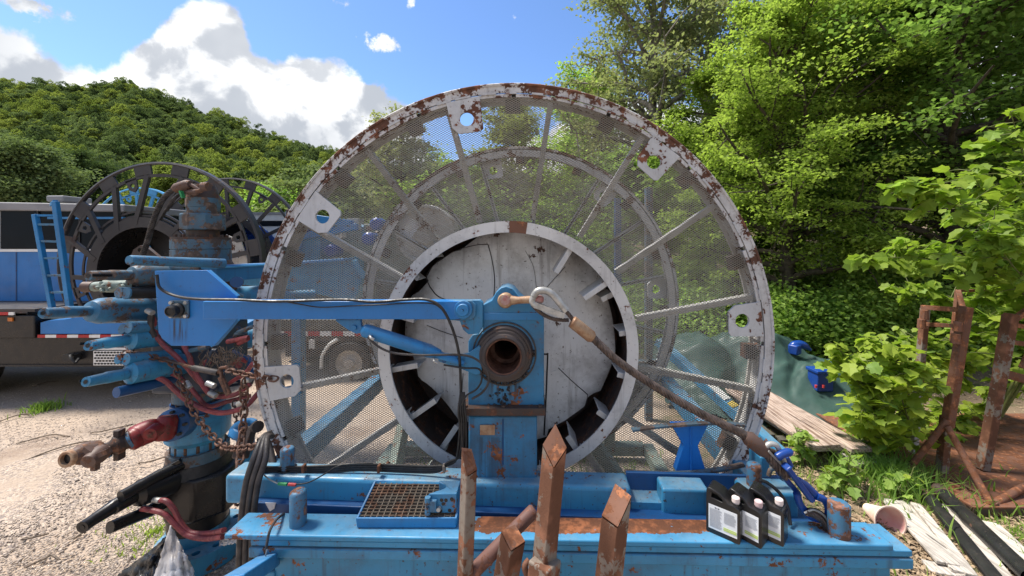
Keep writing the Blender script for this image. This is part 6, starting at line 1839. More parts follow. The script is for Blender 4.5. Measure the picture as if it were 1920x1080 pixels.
# rusty platform and stands
pf_ = thing('rusty_platform', 'flat rusty steel platform plate under the rusty stands', 'platform', (5.3, 4.6, 0))
m_ = MB(); m_.bx(4.03, 7.6, 3.60, 5.6, .085, .10); m_.build('plate', 'rust', pf_)
m_ = MB(); m_.bx(4.03, 7.6, 3.60, 3.612, .02, .085); m_.bx(4.03, 4.042, 3.613, 5.6, .02, .085); m_.build('edge', 'rust_dark', pf_)
m_ = MB(); m_.plate([(1588, 813), (1640, 826), (1656, 870), (1640, 868)], 5.0, .02); tag(m_.build('rust_sheet', 'rust', None), 'triangular rusty sheet propped by the foot of the green bush', 'sheet')
m_ = MB(); m_.bar(G(1600, 830, .08), G(1800, 915, .12), .04, .03); tag(m_.build('angle_bar', 'rust', None), 'long rusty angle bar leading to the platform corner', 'bar')


def stand_frame(lbl, posts, braces, cross, group='rusty support stands'):
    t = thing('rusty_stand', lbl, 'stand', (posts[0][1][0] * 0 + P(*posts[0][1]).x, posts[0][1][2], .1), group)
    for a, b, w_, mt in posts:
        pa, pb = P(*a), P(*b); m_ = MB(); m_.bar(pa, pb, w_, w_, up=(0, 1, 0)); m_.build('post', mt, t, bevel=.006)
    for a, b, w_ in braces:
        m_ = MB(); m_.tube([P(*a), P(*b)], w_, 12); m_.build('brace', 'rust', t)
    for a, b, w_ in cross:
        m_ = MB(); m_.bar(P(*a), P(*b), w_, w_, up=(0, 0, 1)); m_.build('cross_bar', 'rust', t, bevel=.004)
    return t


st1 = stand_frame('rusty stand with a tall reddish post and splayed braces beside the green bush',
    [((1812, 575, 4.0), (1776, 800, 4.05), .078, 'rust'), ((1774, 780, 4.15), (1766, 885, 4.15), .075, 'rust_grey'), ((1735, 578, 4.5), (1722, 720, 4.5), .065, 'rust_grey'), ((1722, 720, 4.5), (1712, 852, 4.55), .065, 'spoke')],
    [((1776, 788, 4.02), (1700, 884, 4.18), .030), ((1776, 800, 4.0), (1860, 948, 3.64), .030), ((1722, 770, 4.5), (1690, 800, 4.6), .025)],
    [((1812, 582, 4.0), (1730, 576, 4.5), .05), ((1812, 612, 4.0), (1732, 608, 4.5), .045), ((1796, 545, 4.6), (1812, 600, 4.3), .045), ((1796, 545, 4.6), (1920, 545, 4.6), .03), ((1796, 545, 4.6), (1786, 640, 4.6), .04)])
for x, y, Y_ in ((1796, 612, 3.97), (1792, 635, 3.96), (1733, 590, 4.42), (1728, 607, 4.42)):
    m_ = MB(); m_.tube([P(x, y - 9, Y_ - .03), P(x, y + 9, Y_ - .03)], [.035, .04], 8); m_.build('clamp', 'rust', st1, bevel=.004)
stand_frame('rusty stand with a grey leaning post at the picture edge beyond the reddish one',
    [((1897, 588, 4.2), (1842, 880, 4.2), .085, 'rust_grey'), ((1888, 590, 4.25), (1870, 700, 4.25), .06, 'rust')],
    [((1960, 890, 3.9), (1862, 946, 3.66), .032)],
    [((1890, 608, 4.2), (1990, 622, 4.2), .05), ((1888, 640, 4.2), (1990, 655, 4.2), .05), ((1880, 700, 4.3), (1990, 728, 4.3), .09), ((1900, 600, 4.2), (1975, 548, 4.2), .05), ((1915, 690, 4.3), (1960, 600, 4.3), .04)])
chain('rusty_chain', 'rusty chain lying across the rusty platform', spl([G(1748, 892, .115), G(1790, 905, .115), G(1830, 925, .115), G(1868, 944, .115)], 8), L=.06, W_=.038, r=.007)


# ================================================================== VEGETATION
def leaf_cloud(C_, size, rng, droop=.35, shape='diamond', nrm_bias=None):
    """C_: centres (n,3); returns vertices and quads of folded leaf blades"""
    n = len(C_)
    az_ = rng.uniform(0, 2 * pi, n)
    tilt = rng.normal(droop, .45, n)
    d = np.stack([np.cos(az_) * np.cos(tilt), np.sin(az_) * np.cos(tilt), -np.sin(tilt)], -1)
    up = np.array([0, 0, 1.0]) + rng.normal(0, .35, (n, 3))
    s_ = np.cross(d, up); s_ /= np.linalg.norm(s_, axis=1)[:, None] + 1e-9
    nn = np.cross(s_, d)
    L = size * rng.uniform(.6, 1.25, n)[:, None]; Wd = L * .42
    a = C_; b = C_ + d * L
    m1 = C_ + d * L * .5 + s_ * Wd + nn * L * .10
    m2 = C_ + d * L * .5 - s_ * Wd + nn * L * .10
    V = np.stack([a, m1, b, m2], 1).reshape(-1, 3)
    base = np.arange(n)[:, None] * 4
    return V, np.concatenate([base + np.array([0, 1, 2]), base + np.array([0, 2, 3])])


def grow(rng, h, cr, z0, nl, lean=(0, 0), upb=.45, sub=5, twigs=4, wob=.12):
    """returns list of (points, r0, r1) and the twig tip segments"""
    segs = []; tips = []
    tr_ = []
    n = 10
    ox, oy = 0, 0
    for i in range(n + 1):
        t = i / n
        tr_.append(np.array([lean[0] * t * h + ox, lean[1] * t * h + oy, t * h])); ox += rng.normal(0, wob * .25); oy += rng.normal(0, wob * .25)
    segs.append((tr_, .022 * h, .004 * h))
    for k in range(nl):
        t = z0 + (1 - z0) * ((k + rng.uniform(.2, .8)) / nl) * .97
        i = min(n - 1, int(t * n)); f_ = t * n - i
        p = tr_[i] * (1 - f_) + tr_[i + 1] * f_
        a = k * 2.4 + rng.uniform(-.5, .5)
        tt = (t - z0) / (1 - z0)
        L = cr * (1.0 - .72 * tt ** 1.6) * rng.uniform(.75, 1.15) * (.7 + .3 * min(1, tt * 4))
        dirn = np.array([cos(a), sin(a), upb + .5 * tt]); dirn /= np.linalg.norm(dirn)
        q = p.copy(); pts_ = [q.copy()]
        for j in range(6):
            dirn = dirn + rng.normal(0, .13, 3) + np.array([0, 0, -.03 + .03 * j * 0])
            dirn /= np.linalg.norm(dirn); q = q + dirn * L / 6; pts_.append(q.copy())
        segs.append((pts_, .012 * h * (1 - .6 * tt), .003 * h * .5))
        for s_ in range(sub):
            tq = rng.uniform(.25, 1.0); j = min(5, int(tq * 6)); b0 = pts_[j] + (pts_[j + 1] - pts_[j]) * (tq * 6 - j) if j < 6 else pts_[-1]
            dd = dirn * .5 + rng.normal(0, .65, 3) + np.array([0, 0, .12]); dd /= np.linalg.norm(dd)
            Ls = L * rng.uniform(.22, .48); b1 = b0 + dd * Ls * .5 + rng.normal(0, .04, 3) * Ls; b2 = b0 + dd * Ls + np.array([0, 0, -.06 * Ls])
            segs.append(([b0, b1, b2], .0035 * h * .6, .0012 * h * .6))
            for w__ in range(twigs):
                u = rng.uniform(.2, 1.0); c0 = b0 + (b2 - b0) * u
                e = dd * .5 + rng.normal(0, .8, 3); e[2] *= .5; e /= np.linalg.norm(e)
                tips.append((c0, c0 + e * Ls * rng.uniform(.3, .7)))
    return segs, tips


def wood_mesh(name, segs, mat, parent, off, n=6, minr=.003):
    m_ = MB()
    for pts_, r0, r1 in segs:
        k_ = len(pts_)
        m_.tube([Vector(p + off) for p in pts_], [max(minr, r0 + (r1 - r0) * i / (k_ - 1)) for i in range(k_)], n, cap=False)
    me = bpy.data.meshes.new(name); me.from_pydata(m_.v, [], m_.f); me.update(); me.shade_smooth(); me.materials.append(M[mat])
    o = bpy.data.objects.new(name, me); COL.objects.link(o); par(o, parent); return o


def tree(lbl, x, y, h, cr, z0, nl, nleaf, size, leaf, bark='bark', seed=1, lean=(0, 0), spread=.12, upb=.45, sub=5, twigs=5, gz=None, cat='tree', name='broadleaf_tree', group='trees at the edge of the wood', flat=.6):
    rng = np.random.RandomState(seed)
    z = float(ground_h(np.array(x), np.array(y))) if gz is None else gz
    t = thing(name, lbl, cat, (x, y, z), group)
    segs, tips = grow(rng, h, cr, z0, nl, lean, upb, sub, twigs)
    off = np.array([x, y, z])
    wood_mesh('trunk', segs, bark, t, off)
    A = np.array([a for a, b in tips]); B = np.array([b for a, b in tips])
    ii = rng.randint(0, len(A), nleaf); u = rng.uniform(0, 1.05, nleaf)[:, None]
    C_ = A[ii] * (1 - u) + B[ii] * u
    g = rng.normal(0, spread, (nleaf, 3)); g[:, 2] *= flat
    V, Fq = leaf_cloud(C_ + g + off, size, rng)
    np_mesh('crown', V, Fq, leaf, parent=t)
    return t


# hillside with its forest
def hill_z(x, y):
    xn = np.asarray(x, float); yn = np.asarray(y, float)
    # ridge height over azimuth, taken from the skyline
    azp = VX + F * xn / np.maximum(yn, 1)
    ridge = np.interp(azp, [-900, -300, 0, 120, 250, 330, 430, 520, 620, 720, 900, 1100, 1300, 1700, 2400], [120, 150, 158, 172, 163, 190, 228, 262, 292, 318, 335, 330, 300, 300, 330])
    zr = (VY - ridge) * 150 / F - 3.5
    t = np.clip((yn - 46) / (150 - 46), 0, 1.15)
    prof = t ** 1.05
    und = 1.5 * np.sin(xn * .05 + yn * .03) + 1.0 * np.sin(xn * .11 - yn * .07)
    return np.where(yn < 46, 0, zr * prof + und * np.clip(t * 3, 0, 1) * np.clip((1.3 - t) * 2, 0, 1))


def build_hill():
    xs = np.linspace(-380, 380, 96); ys = np.linspace(44, 240, 44)
    X, Y = np.meshgrid(xs, ys); Z = hill_z(X, Y) * np.where(Y > 172, np.clip(1 - (Y - 172) / 200, .6, 1), 1) - .05
    V = np.stack([X, Y, Z], -1).reshape(-1, 3); nx, ny = len(xs), len(ys)
    I, J = np.meshgrid(np.arange(nx - 1), np.arange(ny - 1)); a = (J * nx + I).ravel()
    o = np_mesh('hillside', V, np.stack([a, a + 1, a + nx + 1, a + nx], -1), 'hillsoil', smooth=True)
    tag(o, 'wooded hillside rising behind the yard', None, kind='structure')


build_hill()


def crown_mesh(seed, mat, nclump=64, per=95, size=.082):
    """unit crown: leaf faces gathered in clumps over an uneven dome"""
    rng = np.random.RandomState(seed)
    th = rng.uniform(0, 2 * pi, nclump); z = rng.uniform(-.35, 1, nclump) ; r = np.sqrt(np.maximum(0, 1 - np.clip(z, 0, 1) ** 2)) * rng.uniform(.5, 1.0, nclump)
    r = np.where(z < 0, r * (1 + z), r)
    cc = np.stack([np.cos(th) * r * .95, np.sin(th) * r * .95, z * .95], -1)
    cc *= (1 + .22 * np.sin(3 * th + seed))[:, None]
    P_ = []
    for c in cc:
        q = rng.normal(0, 1, (per, 3)); q /= np.linalg.norm(q, axis=1)[:, None]; q[:, 2] = np.abs(q[:, 2]) * .8 - .15
        P_.append(c + q * rng.uniform(.13, .24))
    C_ = np.concatenate(P_)
    V, Fq = leaf_cloud(C_, size, rng, droop=.3)
    me_o = np_mesh('crown_shape', V, Fq, mat); me = me_o.data
    bpy.data.objects.remove(me_o)
    return me


def far_forest():
    hid = bpy.data.collections.new('tree_shapes')
    mats = ['leaf_hill', 'leaf_hill', 'leaf_hill_light', 'leaf_hill', 'leaf_hill', 'leaf_hill_light']
    for i, mt in enumerate(mats):
        o = bpy.data.objects.new('tree_shape', crown_mesh(20 + i, mt)); hid.objects.link(o)
    rng = np.random.RandomState(11)
    pts_ = []; sc_l = []; rot = []; idx = []
    n = 6600
    u = rng.uniform(0, 1, n)
    Y = 40 + 122 * u ** .8
    X = rng.uniform(-3.4, 1.5, n) * Y
    z = hill_z(X, Y)
    px = VX + F * X / Y
    dens = rng.uniform(0, 1, n)
    keep = np.ones(n, bool)
    keep &= ~((px > 1480) & (Y > 60))
    keep &= ~((Y < 55) & (px > 700)); keep &= X > -330
    X, Y, z, px = X[keep], Y[keep], z[keep], px[keep]
    s = rng.uniform(1.7, 3.7, len(X)) * np.where(Y < 60, 1.15, 1.0)
    for i in range(len(X)):
        pts_.append((X[i], Y[i], z[i] + s[i] * .55)); sc_l.append((s[i] * rng.uniform(.85, 1.15), s[i] * rng.uniform(.85, 1.15), s[i] * rng.uniform(1.0, 1.75))); rot.append(rng.uniform(0, 6.28)); idx.append(rng.randint(0, 5) if rng.rand() < .8 else 5)
    me = bpy.data.meshes.new('hill_forest')
    me.from_pydata(pts_, [], [])
    for nm, typ, data in (('tsc', 'FLOAT_VECTOR', [c for v in sc_l for c in v]), ('trot', 'FLOAT_VECTOR', [c for r_ in rot for c in (0, 0, r_)]), ('tidx', 'INT', idx)):
        at = me.attributes.new(nm, typ, 'POINT')
        at.data.foreach_set('vector' if typ == 'FLOAT_VECTOR' else 'value', data)
    o = bpy.data.objects.new('hill_forest', me); COL.objects.link(o)
    ng = bpy.data.node_groups.new('scatter_trees', 'GeometryNodeTree')
    ng.interface.new_socket('Geometry', in_out='INPUT', socket_type='NodeSocketGeometry')
    ng.interface.new_socket('Geometry', in_out='OUTPUT', socket_type='NodeSocketGeometry')
    gi = ng.nodes.new('NodeGroupInput'); go = ng.nodes.new('NodeGroupOutput')
    ip = ng.nodes.new('GeometryNodeInstanceOnPoints'); ci = ng.nodes.new('GeometryNodeCollectionInfo')
    ci.inputs['Collection'].default_value = hid
    ci.inputs['Separate Children'].default_value = True
    ci.inputs['Reset Children'].default_value = True
    ip.inputs['Pick Instance'].default_value = True
    def attr(nm, dt):
        a = ng.nodes.new('GeometryNodeInputNamedAttribute'); a.data_type = dt; a.inputs['Name'].default_value = nm; return a.outputs['Attribute']
    ng.links.new(gi.outputs[0], ip.inputs['Points']); ng.links.new(ci.outputs[0], ip.inputs['Instance'])
    ng.links.new(attr('tidx', 'INT'), ip.inputs['Instance Index']); ng.links.new(attr('tsc', 'FLOAT_VECTOR'), ip.inputs['Scale'])
    e2r = ng.nodes.new('FunctionNodeEulerToRotation'); ng.links.new(attr('trot', 'FLOAT_VECTOR'), e2r.inputs[0]); ng.links.new(e2r.outputs[0], ip.inputs['Rotation'])
    ng.links.new(ip.outputs[0], go.inputs[0])
    md = o.modifiers.new('scatter', 'NODES'); md.node_group = ng
    tag(o, 'dense green broadleaf forest covering the hillside', 'forest', kind='stuff')


far_forest()

# trees standing apart at the foot of the hill, left and behind the reels
for i, (px, Y, h, cr, lf, lb) in enumerate([
    (40, 26, 8.6, 4.4, 'leaf_hill', 'dark rounded tree at the foot of the hill behind the cabin roof'),
    (150, 40, 11, 5.0, 'leaf_hill', 'tall dark tree above the large black reel'),
    (330, 38, 9.5, 4.5, 'leaf_hill_light', 'mid green tree behind the top of the valve stack'),
    (520, 24, 5.6, 2.2, 'leaf_young', 'bright green tree between the smaller black reel and the white wheel'),
    (-60, 30, 10, 5, 'leaf_hill', 'dark tree cut by the picture edge above the cabin')]):
    tree(lb, (px - VX) * Y / F, Y, h, cr, .12, 34, 34000, .19 if Y > 25 else .15, lf, seed=40 + i, spread=.38, sub=6, twigs=5, gz=0, group='trees at the foot of the hill')

# wood behind and right of the reel
T = [
    # label, px, Y, h, cr, z0, limbs, leaves, size, leaf, bark
    ('tall grey green tree with an open crown and sky showing through it', 1225, 15.0, 13.5, 4.6, .28, 38, 30000, .13, 'leaf_grey', 'bark_pale'),
    ('open crowned grey green tree beside the tallest one, thin at the top', 1330, 18.0, 15.5, 5.0, .25, 36, 26000, .14, 'leaf_grey', 'bark_pale'),
    ('slender bright green tree with a thin dark trunk over the tarpaulin', 1482, 9.2, 8.0, 3.0, .16, 46, 80000, .075, 'leaf_locust', 'bark'),
    ('bright green tree close behind the far side of the wheel rim', 1380, 11.5, 7.6, 3.0, .08, 38, 60000, .085, 'leaf_locust', 'bark'),
    ('deep green maple reaching over the young bush', 1790, 8.6, 10.0, 3.7, .14, 46, 70000, .11, 'leaf_mid', 'bark'),
    ('tall mid green tree rising out of the picture top behind the maple', 1640, 12.5, 14.0, 4.6, .12, 44, 46000, .16, 'leaf_mid', 'bark'),
    ('dark green tree at the picture edge behind the maple', 1985, 10.0, 12.0, 4.2, .10, 38, 34000, .15, 'leaf_mid', 'bark'),
    ('rounded green tree behind the mesh above the hub', 1105, 20.0, 9.5, 4.2, .12, 30, 20000, .17, 'leaf_young', 'bark'),
    ('green tree behind the mesh at the top of the wheel', 960, 24.0, 9.2, 3.6, .15, 30, 18000, .19, 'leaf_hill_light', 'bark'),
    ('grey green tree showing through the mesh left of the top', 752, 19.0, 8.6, 3.0, .2, 28, 16000, .15, 'leaf_grey', 'bark'),
    ('low spreading tree behind the mesh beside the blue pump skid', 640, 22.0, 5.6, 4.2, .1, 26, 14000, .19, 'leaf_hill', 'bark'),
    ('low dark tree behind the mesh over the hose reel', 850, 18.0, 5.6, 3.6, .1, 26, 14000, .17, 'leaf_mid', 'bark'),
    ('dark tree low behind the mesh near the blue posts', 1180, 13.0, 5.2, 3.0, .06, 26, 18000, .13, 'leaf_mid', 'bark'),
    ('tall tree far back filling the gap above the slender tree', 1500, 20.0, 12.6, 5.0, .10, 40, 36000, .19, 'leaf_mid', 'bark'),
    ('tall tree far back filling the gap above the maple', 1780, 17.0, 15.0, 5.5, .10, 40, 42000, .18, 'leaf_mid', 'bark'),
]
for i, (lb, px, Y, h, cr, z0, nl, nf, sz, lf, bk_) in enumerate(T):
    tree(lb, (px - VX) * Y / F, Y, h, cr, z0, nl, nf, sz, lf, bk_, seed=60 + i, spread=sz * 1.5, sub=7, twigs=7, flat=.35)


# undergrowth bank
def undergrowth():
    rng = np.random.RandomState(5)
    n = 1500
    px = rng.uniform(1010, 2150, n); Y = rng.uniform(7.4, 13, n)
    keep = (Y > 8.6) | (px > 1560)
    px, Y = px[keep], Y[keep]
    X = (px - VX) * Y / F
    hgt = np.where(px > 1550, rng.uniform(.3, 1.8, len(px)), rng.uniform(.2, 1.4, len(px)))
    C_ = np.stack([X, Y, ground_h(X, Y) + hgt], -1)
    per = 46
    Q = np.repeat(C_, per, 0) + rng.normal(0, 1, (len(C_) * per, 3)) * np.array([.26, .26, .2])
    V, Fq = leaf_cloud(Q, .10, rng)
    o = np_mesh('undergrowth', V, Fq, 'leaf_young'); tag(o, 'dark green undergrowth filling the edge of the wood', 'undergrowth', kind='stuff')
    # fresher tops
    n = 620; px = rng.uniform(1430, 1900, n); Y = rng.uniform(7.6, 9.5, n); X = (px - VX) * Y / F
    C_ = np.stack([X, Y, rng.uniform(.3, 1.5, n)], -1); Q = np.repeat(C_, 30, 0) + rng.normal(0, 1, (n * 30, 3)) * np.array([.2, .2, .14])
    V, Fq = leaf_cloud(Q, .085, rng)
    o = np_mesh('weeds', V, Fq, 'leaf_young'); tag(o, 'bright nettle like weeds in front of the undergrowth behind the tarpaulin', 'weeds', kind='stuff')


undergrowth()

# --- lobed leaves of the young sycamore, near the camera
def lobed_leaf(name, mat, seed):
    rng = random.Random(seed)
    out = [(0, 0), (.02, -.26), (.26, -.50), (.42, -.36), (.70, -.44), (.76, -.20), (1.0, 0), (.76, .20), (.70, .44), (.42, .36), (.26, .50), (.02, .26)]
    out = [(x + rng.uniform(-.03, .03), y * rng.uniform(.9, 1.12)) for x, y in out]
    def zz(x, y): return .10 * abs(y) * 1.2 - .16 * x * x + rng.uniform(-.015, .015)
    m_ = MB(); vs = [(.36, 0, zz(.36, 0))] + [(x, y, zz(x, y)) for x, y in out]
    m_.add(vs, [(0, i, i + 1 if i < 12 else 1) for i in range(1, 13)])
    m_.add([(0, -.008, 0), (0, .008, 0), (-.28, 0, .08)], [(0, 1, 2)])
    me = bpy.data.meshes.new(name); me.from_pydata(m_.v, [], m_.f); me.update(); me.materials.append(M[mat]); return me


LL = [lobed_leaf('leaf', 'leaf_lime', 1), lobed_leaf('leaf', 'leaf_young', 2), lobed_leaf('leaf', 'leaf_lime', 3), lobed_leaf('leaf', 'leaf_young', 4)]


def young_tree(lbl, base, stems, nparts, nstuff, size, seed, reach=.30, name='young_sycamore', cat='young tree', group='young sycamores', limef=.5):
    """stems: list of polylines; leaves stand along side shoots"""
    rng = random.Random(seed); t = thing(name, lbl, cat, base, group)
    m_ = MB(); sh = []
    for st in stems:
        pts_ = spl(st, 6); L = len(pts_)
        m_.tube(pts_, [max(.004, .016 * (1 - i / L)) for i in range(L)], 7, cap=False)
        for i in range(3, L):
            for k in range(3):
                if rng.random() < .85:
                    d = Vector((rng.gauss(0, 1), rng.gauss(0, 1), rng.gauss(.25, .45))).normalized() * reach * rng.uniform(.4, 1.2) * (1.15 - .6 * i / L)
                    a = pts_[i]; b = a + d * .5 + Vector((0, 0, .02)); c = a + d
                    m_.tube([a, b, c], [.005, .004, .002], 5, cap=False); sh.append((a, b, c))
    me = bpy.data.meshes.new('stem'); me.from_pydata(m_.v, [], m_.f); me.update(); me.shade_smooth(); me.materials.append(M['twig'])
    o = bpy.data.objects.new('stem', me); COL.objects.link(o); par(o, t)
    V = []; Fq = []
    for k in range(nparts + nstuff):
        a, b, c = rng.choice(sh); u = rng.uniform(.2, 1.05); p = a.lerp(c, u) + Vector((rng.gauss(0, .02), rng.gauss(0, .02), rng.gauss(0, .02)))
        azm = rng.uniform(0, 2 * pi); s = size * rng.uniform(.55, 1.2)
        hi = (p.z - base[2])
        Mx = Matrix.Translation(p) @ Matrix.Rotation(azm, 4, 'Z') @ Matrix.Rotation(rng.gauss(.42, .35), 4, 'Y') @ Matrix.Rotation(rng.gauss(0, .4), 4, 'X') @ Matrix.Scale(s, 4)
        me = rng.choice(LL if rng.random() < limef else LL[1::2])
        if k < nparts:
            inst('leaf', me, t, Mx)
        else:
            o_ = len(V)
            V += [tuple(Mx @ v.co) for v in me.vertices]; Fq += [tuple(i + o_ for i in p_.vertices) for p_ in me.polygons]
    if V:
        me = bpy.data.meshes.new('leaves'); me.from_pydata(V, [], Fq); me.update(); me.materials.append(M['leaf_lime'])
        o = bpy.data.objects.new('leaves', me); COL.objects.link(o); par(o, t); o['kind'] = 'stuff'
    return t


g0 = Vector((5.6, 4.9, 0))
young_tree('lime green young sycamore arching in from the picture edge with big lobed leaves', g0,
           [[g0, P(1990, 500, 4.6), P(1930, 330, 4.3), P(1895, 210, 4.1)],
            [g0, P(1960, 560, 4.6), P(1850, 440, 4.2), P(1760, 370, 4.0), P(1700, 350, 3.9)],
            [g0, P(1940, 600, 4.5), P(1830, 500, 4.3), P(1720, 480, 4.2), P(1640, 490, 4.1)],
            [g0, P(1960, 520, 4.6), P(1880, 420, 4.4), P(1820, 320, 4.3)],
            [g0, P(1980, 600, 4.8), P(1900, 540, 4.9), P(1800, 560, 5.0), P(1690, 545, 5.0)],
            [g0, P(2000, 560, 4.4), P(1960, 420, 4.1), P(1910, 330, 4.0)],
            [g0, P(1960, 600, 4.3), P(1900, 500, 4.0), P(1850, 440, 3.9)],
            [g0, P(1950, 640, 4.6), P(1860, 600, 5.2), P(1760, 640, 5.3), P(1700, 640, 5.3)],
            [g0, P(1970, 480, 4.9), P(1900, 400, 4.9), P(1830, 400, 4.8)]], 290, 1900, .140, 3, reach=.46, limef=.62)
g1 = Vector((4.0, 4.9, 0))
young_tree('dense lime green sycamore bush growing round the rusty stand', g1,
           [[g1, P(1700, 760, 4.5), P(1680, 680, 4.4), P(1650, 640, 4.3)], [g1, P(1640, 760, 4.4), P(1600, 700, 4.3), P(1585, 670, 4.3)], [g1, P(1700, 740, 4.8), P(1740, 680, 4.9), P(1745, 650, 4.9)],
            [g1, P(1660, 800, 4.3), P(1620, 770, 4.2)], [g1, P(1760, 780, 5.1), P(1790, 700, 5.2), P(1850, 660, 5.3)], [g1, P(1700, 820, 4.4), P(1690, 740, 4.2), P(1700, 700, 4.2)],
            [g1, P(1780, 800, 5.2), P(1840, 760, 5.4), P(1900, 720, 5.4)], [g1, P(1640, 820, 4.4), P(1650, 760, 4.3), P(1640, 700, 4.2)]], 290, 1300, .135, 5, reach=.36, limef=.55)
g2 = G(1502, 872); young_tree('small lime sapling between the rail end and the plank stack', g2, [[g2, g2 + Vector((-.03, 0, .22)), g2 + Vector((-.08, -.05, .42))], [g2, g2 + Vector((.06, .05, .15)), g2 + Vector((.10, .1, .3))]], 46, 0, .11, 8, reach=.15)
g3 = G(1588, 930); young_tree('small lime sapling in front of the plank ends', g3, [[g3, g3 + Vector((0, 0, .2)), g3 + Vector((.02, -.02, .42))], [g3, g3 + Vector((.12, .05, .12)), g3 + Vector((.2, .1, .22))], [g3, g3 + Vector((-.1, .05, .1)), g3 + Vector((-.16, .05, .2))]], 60, 0, .11, 9, reach=.16)
g4 = G(1700, 935); young_tree('low leafy sprout beside the rusty platform corner', g4, [[g4, g4 + Vector((0, 0, .1)), g4 + Vector((.05, 0, .25))], [g4, g4 + Vector((-.1, 0, .08)), g4 + Vector((-.16, 0, .16))]], 40, 0, .10, 10, reach=.12)


# grass, weeds and litter on the verge
def blades(name, lbl, n, area, hgt, mat, seed, w_=.006, cat='grass'):
    rng = np.random.RandomState(seed)
    X, Y = area(rng, n); n = len(X)
    z = ground_h(X, Y)
    a = rng.uniform(0, 2 * pi, n); b = rng.uniform(0, 2 * pi, n); h = hgt * rng.uniform(.4, 1.3, n); le = h * rng.uniform(.2, .9, n)
    wd = w_ * rng.uniform(.6, 1.4, n)
    p0 = np.stack([X - np.cos(a) * wd, Y - np.sin(a) * wd, z], -1); p1 = np.stack([X + np.cos(a) * wd, Y + np.sin(a) * wd, z], -1)
    m0 = np.stack([X + np.cos(b) * le * .35, Y + np.sin(b) * le * .35, z + h * .6], -1)
    tp = np.stack([X + np.cos(b) * le, Y + np.sin(b) * le, z + h], -1)
    o_ = np.stack([np.cos(a) * wd * .7, np.sin(a) * wd * .7, np.zeros(n)], -1)
    V = np.stack([p0, p1, m0 + o_, m0 - o_, tp], 1).reshape(-1, 3); base = np.arange(n)[:, None] * 5
    Fq = np.concatenate([base + np.array(q) for q in ([0, 1, 2], [0, 2, 3], [3, 2, 4])])
    o = np_mesh(name, V, Fq, mat); return tag(o, lbl, cat, kind='stuff')


def verge(rng, n):
    px = rng.uniform(1380, 2000, n); py = rng.uniform(640, 1090, n)
    Y = CAMH * F / (py - VY); X = (px - VX) * Y / F
    k_ = (np.sin(X * 3.1 + 1.7 * np.sin(Y * 2.3)) + rng.normal(0, .6, n) > .55) & ~((X > 4.0) & (Y > 3.6) & (Y < 5.6)) & (X > 1.9)
    return X[k_], Y[k_]


blades('verge_grass', 'short green weeds and grass on the leaf litter beside the rail', 9000, verge, .09, 'leaf_young', 3)
def tuft(cx_, cy_, r_):
    def f_(rng, n): a = rng.uniform(0, 2 * pi, n); q = np.abs(rng.normal(0, r_, n)); return cx_ + np.cos(a) * q, cy_ + np.sin(a) * q
    return f_
tg = G(85, 768); blades('weed_tuft', 'small green weed tuft on the gravel near the trailer', 260, tuft(tg.x, tg.y, .13), .12, 'leaf_young', 6, .008, cat='weeds')
tg = G(1675, 905); blades('verge_weeds', 'dense low green weeds by the rusty platform corner', 1500, tuft(tg.x, tg.y, .30), .22, 'leaf_young', 16, .009, cat='weeds')
tg = G(290, 1000); blades('weed_patch', 'sparse yellowish weeds on the gravel below the black ram', 360, tuft(tg.x, tg.y, .22), .05, 'leaf_locust', 7, .005, cat='weeds')
def under(rng, n): X = rng.uniform(-1.7, 1.6, n); Y = rng.uniform(1.9, 4.8, n); k_ = rng.uniform(0, 1, n) < (.25 + .75 * (np.sin(X * 4 + Y) > .2)); return X[k_], Y[k_]
blades('skid_grass', 'grass growing under the blue skid', 2600, under, .12, 'leaf_mid', 8, .006)


def litter(name, lbl, n, area, size, mat, seed, thin=.12):
    rng = np.random.RandomState(seed); X, Y = area(rng, n); n = len(X)
    z = ground_h(X, Y) + rng.uniform(.004, .03, n)
    a = rng.uniform(0, 2 * pi, n); t = rng.normal(0, .3, n)
    L = size * rng.uniform(.4, 1.4, n); Wd = L * rng.uniform(thin, thin * 3, n)
    d = np.stack([np.cos(a) * np.cos(t), np.sin(a) * np.cos(t), np.sin(t)], -1); s_ = np.stack([-np.sin(a), np.cos(a), rng.normal(0, .3, n)], -1)
    C_ = np.stack([X, Y, z], -1)
    V = np.stack([C_ - d * L[:, None] / 2, C_ + s_ * Wd[:, None] / 2, C_ + d * L[:, None] / 2, C_ - s_ * Wd[:, None] / 2], 1).reshape(-1, 3)
    o = np_mesh(name, V, np.arange(n * 4).reshape(-1, 4), mat); return tag(o, lbl, 'leaf litter', kind='stuff')


def verge2(rng, n):
    px = rng.uniform(1380, 2050, n); py = rng.uniform(660, 1095, n)
    Y = CAMH * F / (py - VY); X = (px - VX) * Y / F
    k_ = (X > 1.75 + rng.normal(0, .12, n)) & ~((X > 4.0) & (Y > 3.6) & (Y < 5.6)); return X[k_], Y[k_]


litter('leaf_litter', 'tan dry leaves and wood chips strewn over the verge', 15000, verge2, .07, 'litter', 4)


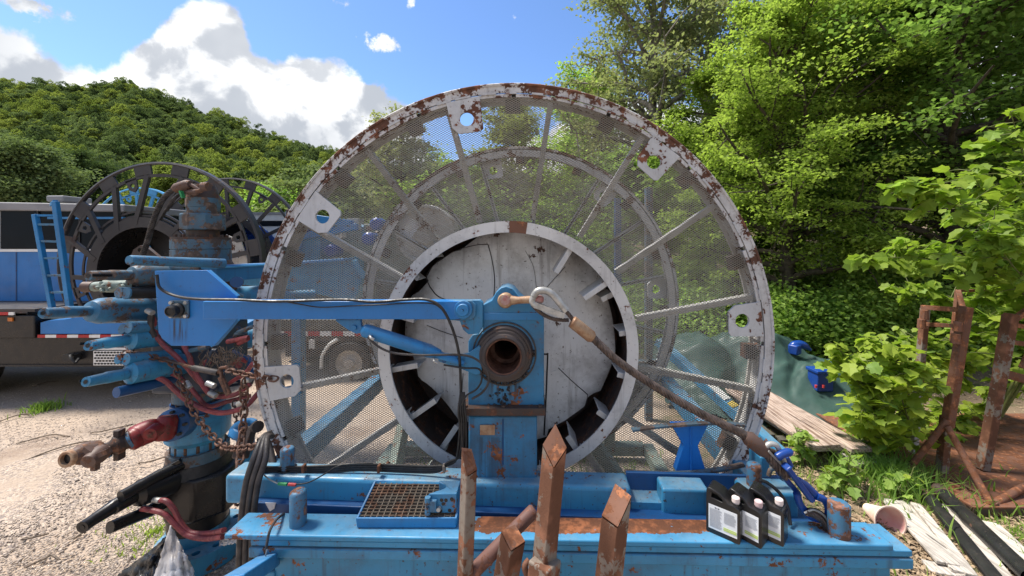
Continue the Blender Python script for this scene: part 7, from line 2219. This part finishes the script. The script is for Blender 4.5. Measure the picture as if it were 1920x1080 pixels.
def pebbles():
    rng = np.random.RandomState(9); n = 15000
    px = rng.uniform(-60, 560, n); py = 700 + 400 * rng.uniform(0, 1, n) ** .8
    Y = CAMH * F / (py - VY); X = (px - VX) * Y / F
    r = rng.uniform(.0035, .010, n) * (1 + (rng.uniform(0, 1, n) > .97) * .8)
    base = np.array([[1, 0, 0], [0, 1, 0], [-1, 0, 0], [0, -1, 0], [0, 0, .6], [0, 0, -.6]])
    a = rng.uniform(0, 6.28, n); ca, sa = np.cos(a), np.sin(a)
    st = rng.uniform(.7, 1.5, (n, 3))
    B = base[None] * st[:, None] * r[:, None, None] + rng.normal(0, .12, (n, 6, 3)) * r[:, None, None]
    Bx = B[..., 0] * ca[:, None] - B[..., 1] * sa[:, None]; By = B[..., 0] * sa[:, None] + B[..., 1] * ca[:, None]
    V = np.stack([Bx + X[:, None], By + Y[:, None], B[..., 2] + (r * .25 + .012)[:, None]], -1).reshape(-1, 3)
    fc_ = np.array([[0, 1, 4], [1, 2, 4], [2, 3, 4], [3, 0, 4], [1, 0, 5], [2, 1, 5], [3, 2, 5], [0, 3, 5]])
    Fq = (np.arange(n)[:, None, None] * 6 + fc_[None]).reshape(-1, 3)
    o = np_mesh('loose_gravel', V, Fq, 'pebble'); tag(o, 'loose pale gravel scattered over the yard', 'gravel', kind='stuff')


pebbles()
rt = random.Random(21)
for i, (pa, pb, bend) in enumerate([((36, 868), (190, 826), 8), ((0, 790), (60, 778), 4), ((170, 812), (250, 795), -6), ((30, 832), (130, 818), 5), ((50, 1008), (92, 1000), -3), ((46, 1064), (112, 1050), 3), ((135, 1012), (160, 1000), 2), ((260, 870), (330, 850), -5), ((60, 655 + 70), (110, 715), 2)]):
    a, b = G(*pa, .015), G(*pb, .015); md_ = (a + b) / 2 + Vector((0, bend * .02, .02))
    m_ = MB(); m_.tube(spl([a, a.lerp(md_, .5) + Vector((rt.uniform(-.03, .03), rt.uniform(-.03, .03), .01)), md_, b], 5), [.008] * 16, 5)
    if i < 4: m_.tube([md_, md_ + Vector((rt.uniform(.05, .15), rt.uniform(-.1, .1), .03))], [.005, .002], 4)
    o = m_.build('dead_twig', 'dead', None); tag(o, ['longest dead twig on the dusty gravel', 'twig at the picture edge near the weed tuft', 'pale forked twig behind the swivel line', 'thin twig beyond the longest one', 'short thick stick on the near gravel', 'stick nearest the picture corner', 'tiny stick below the black ram tip', 'twig under the red swivel joints', 'small twig in front of the trailer'][i], 'twig', 'dead twigs on the gravel')
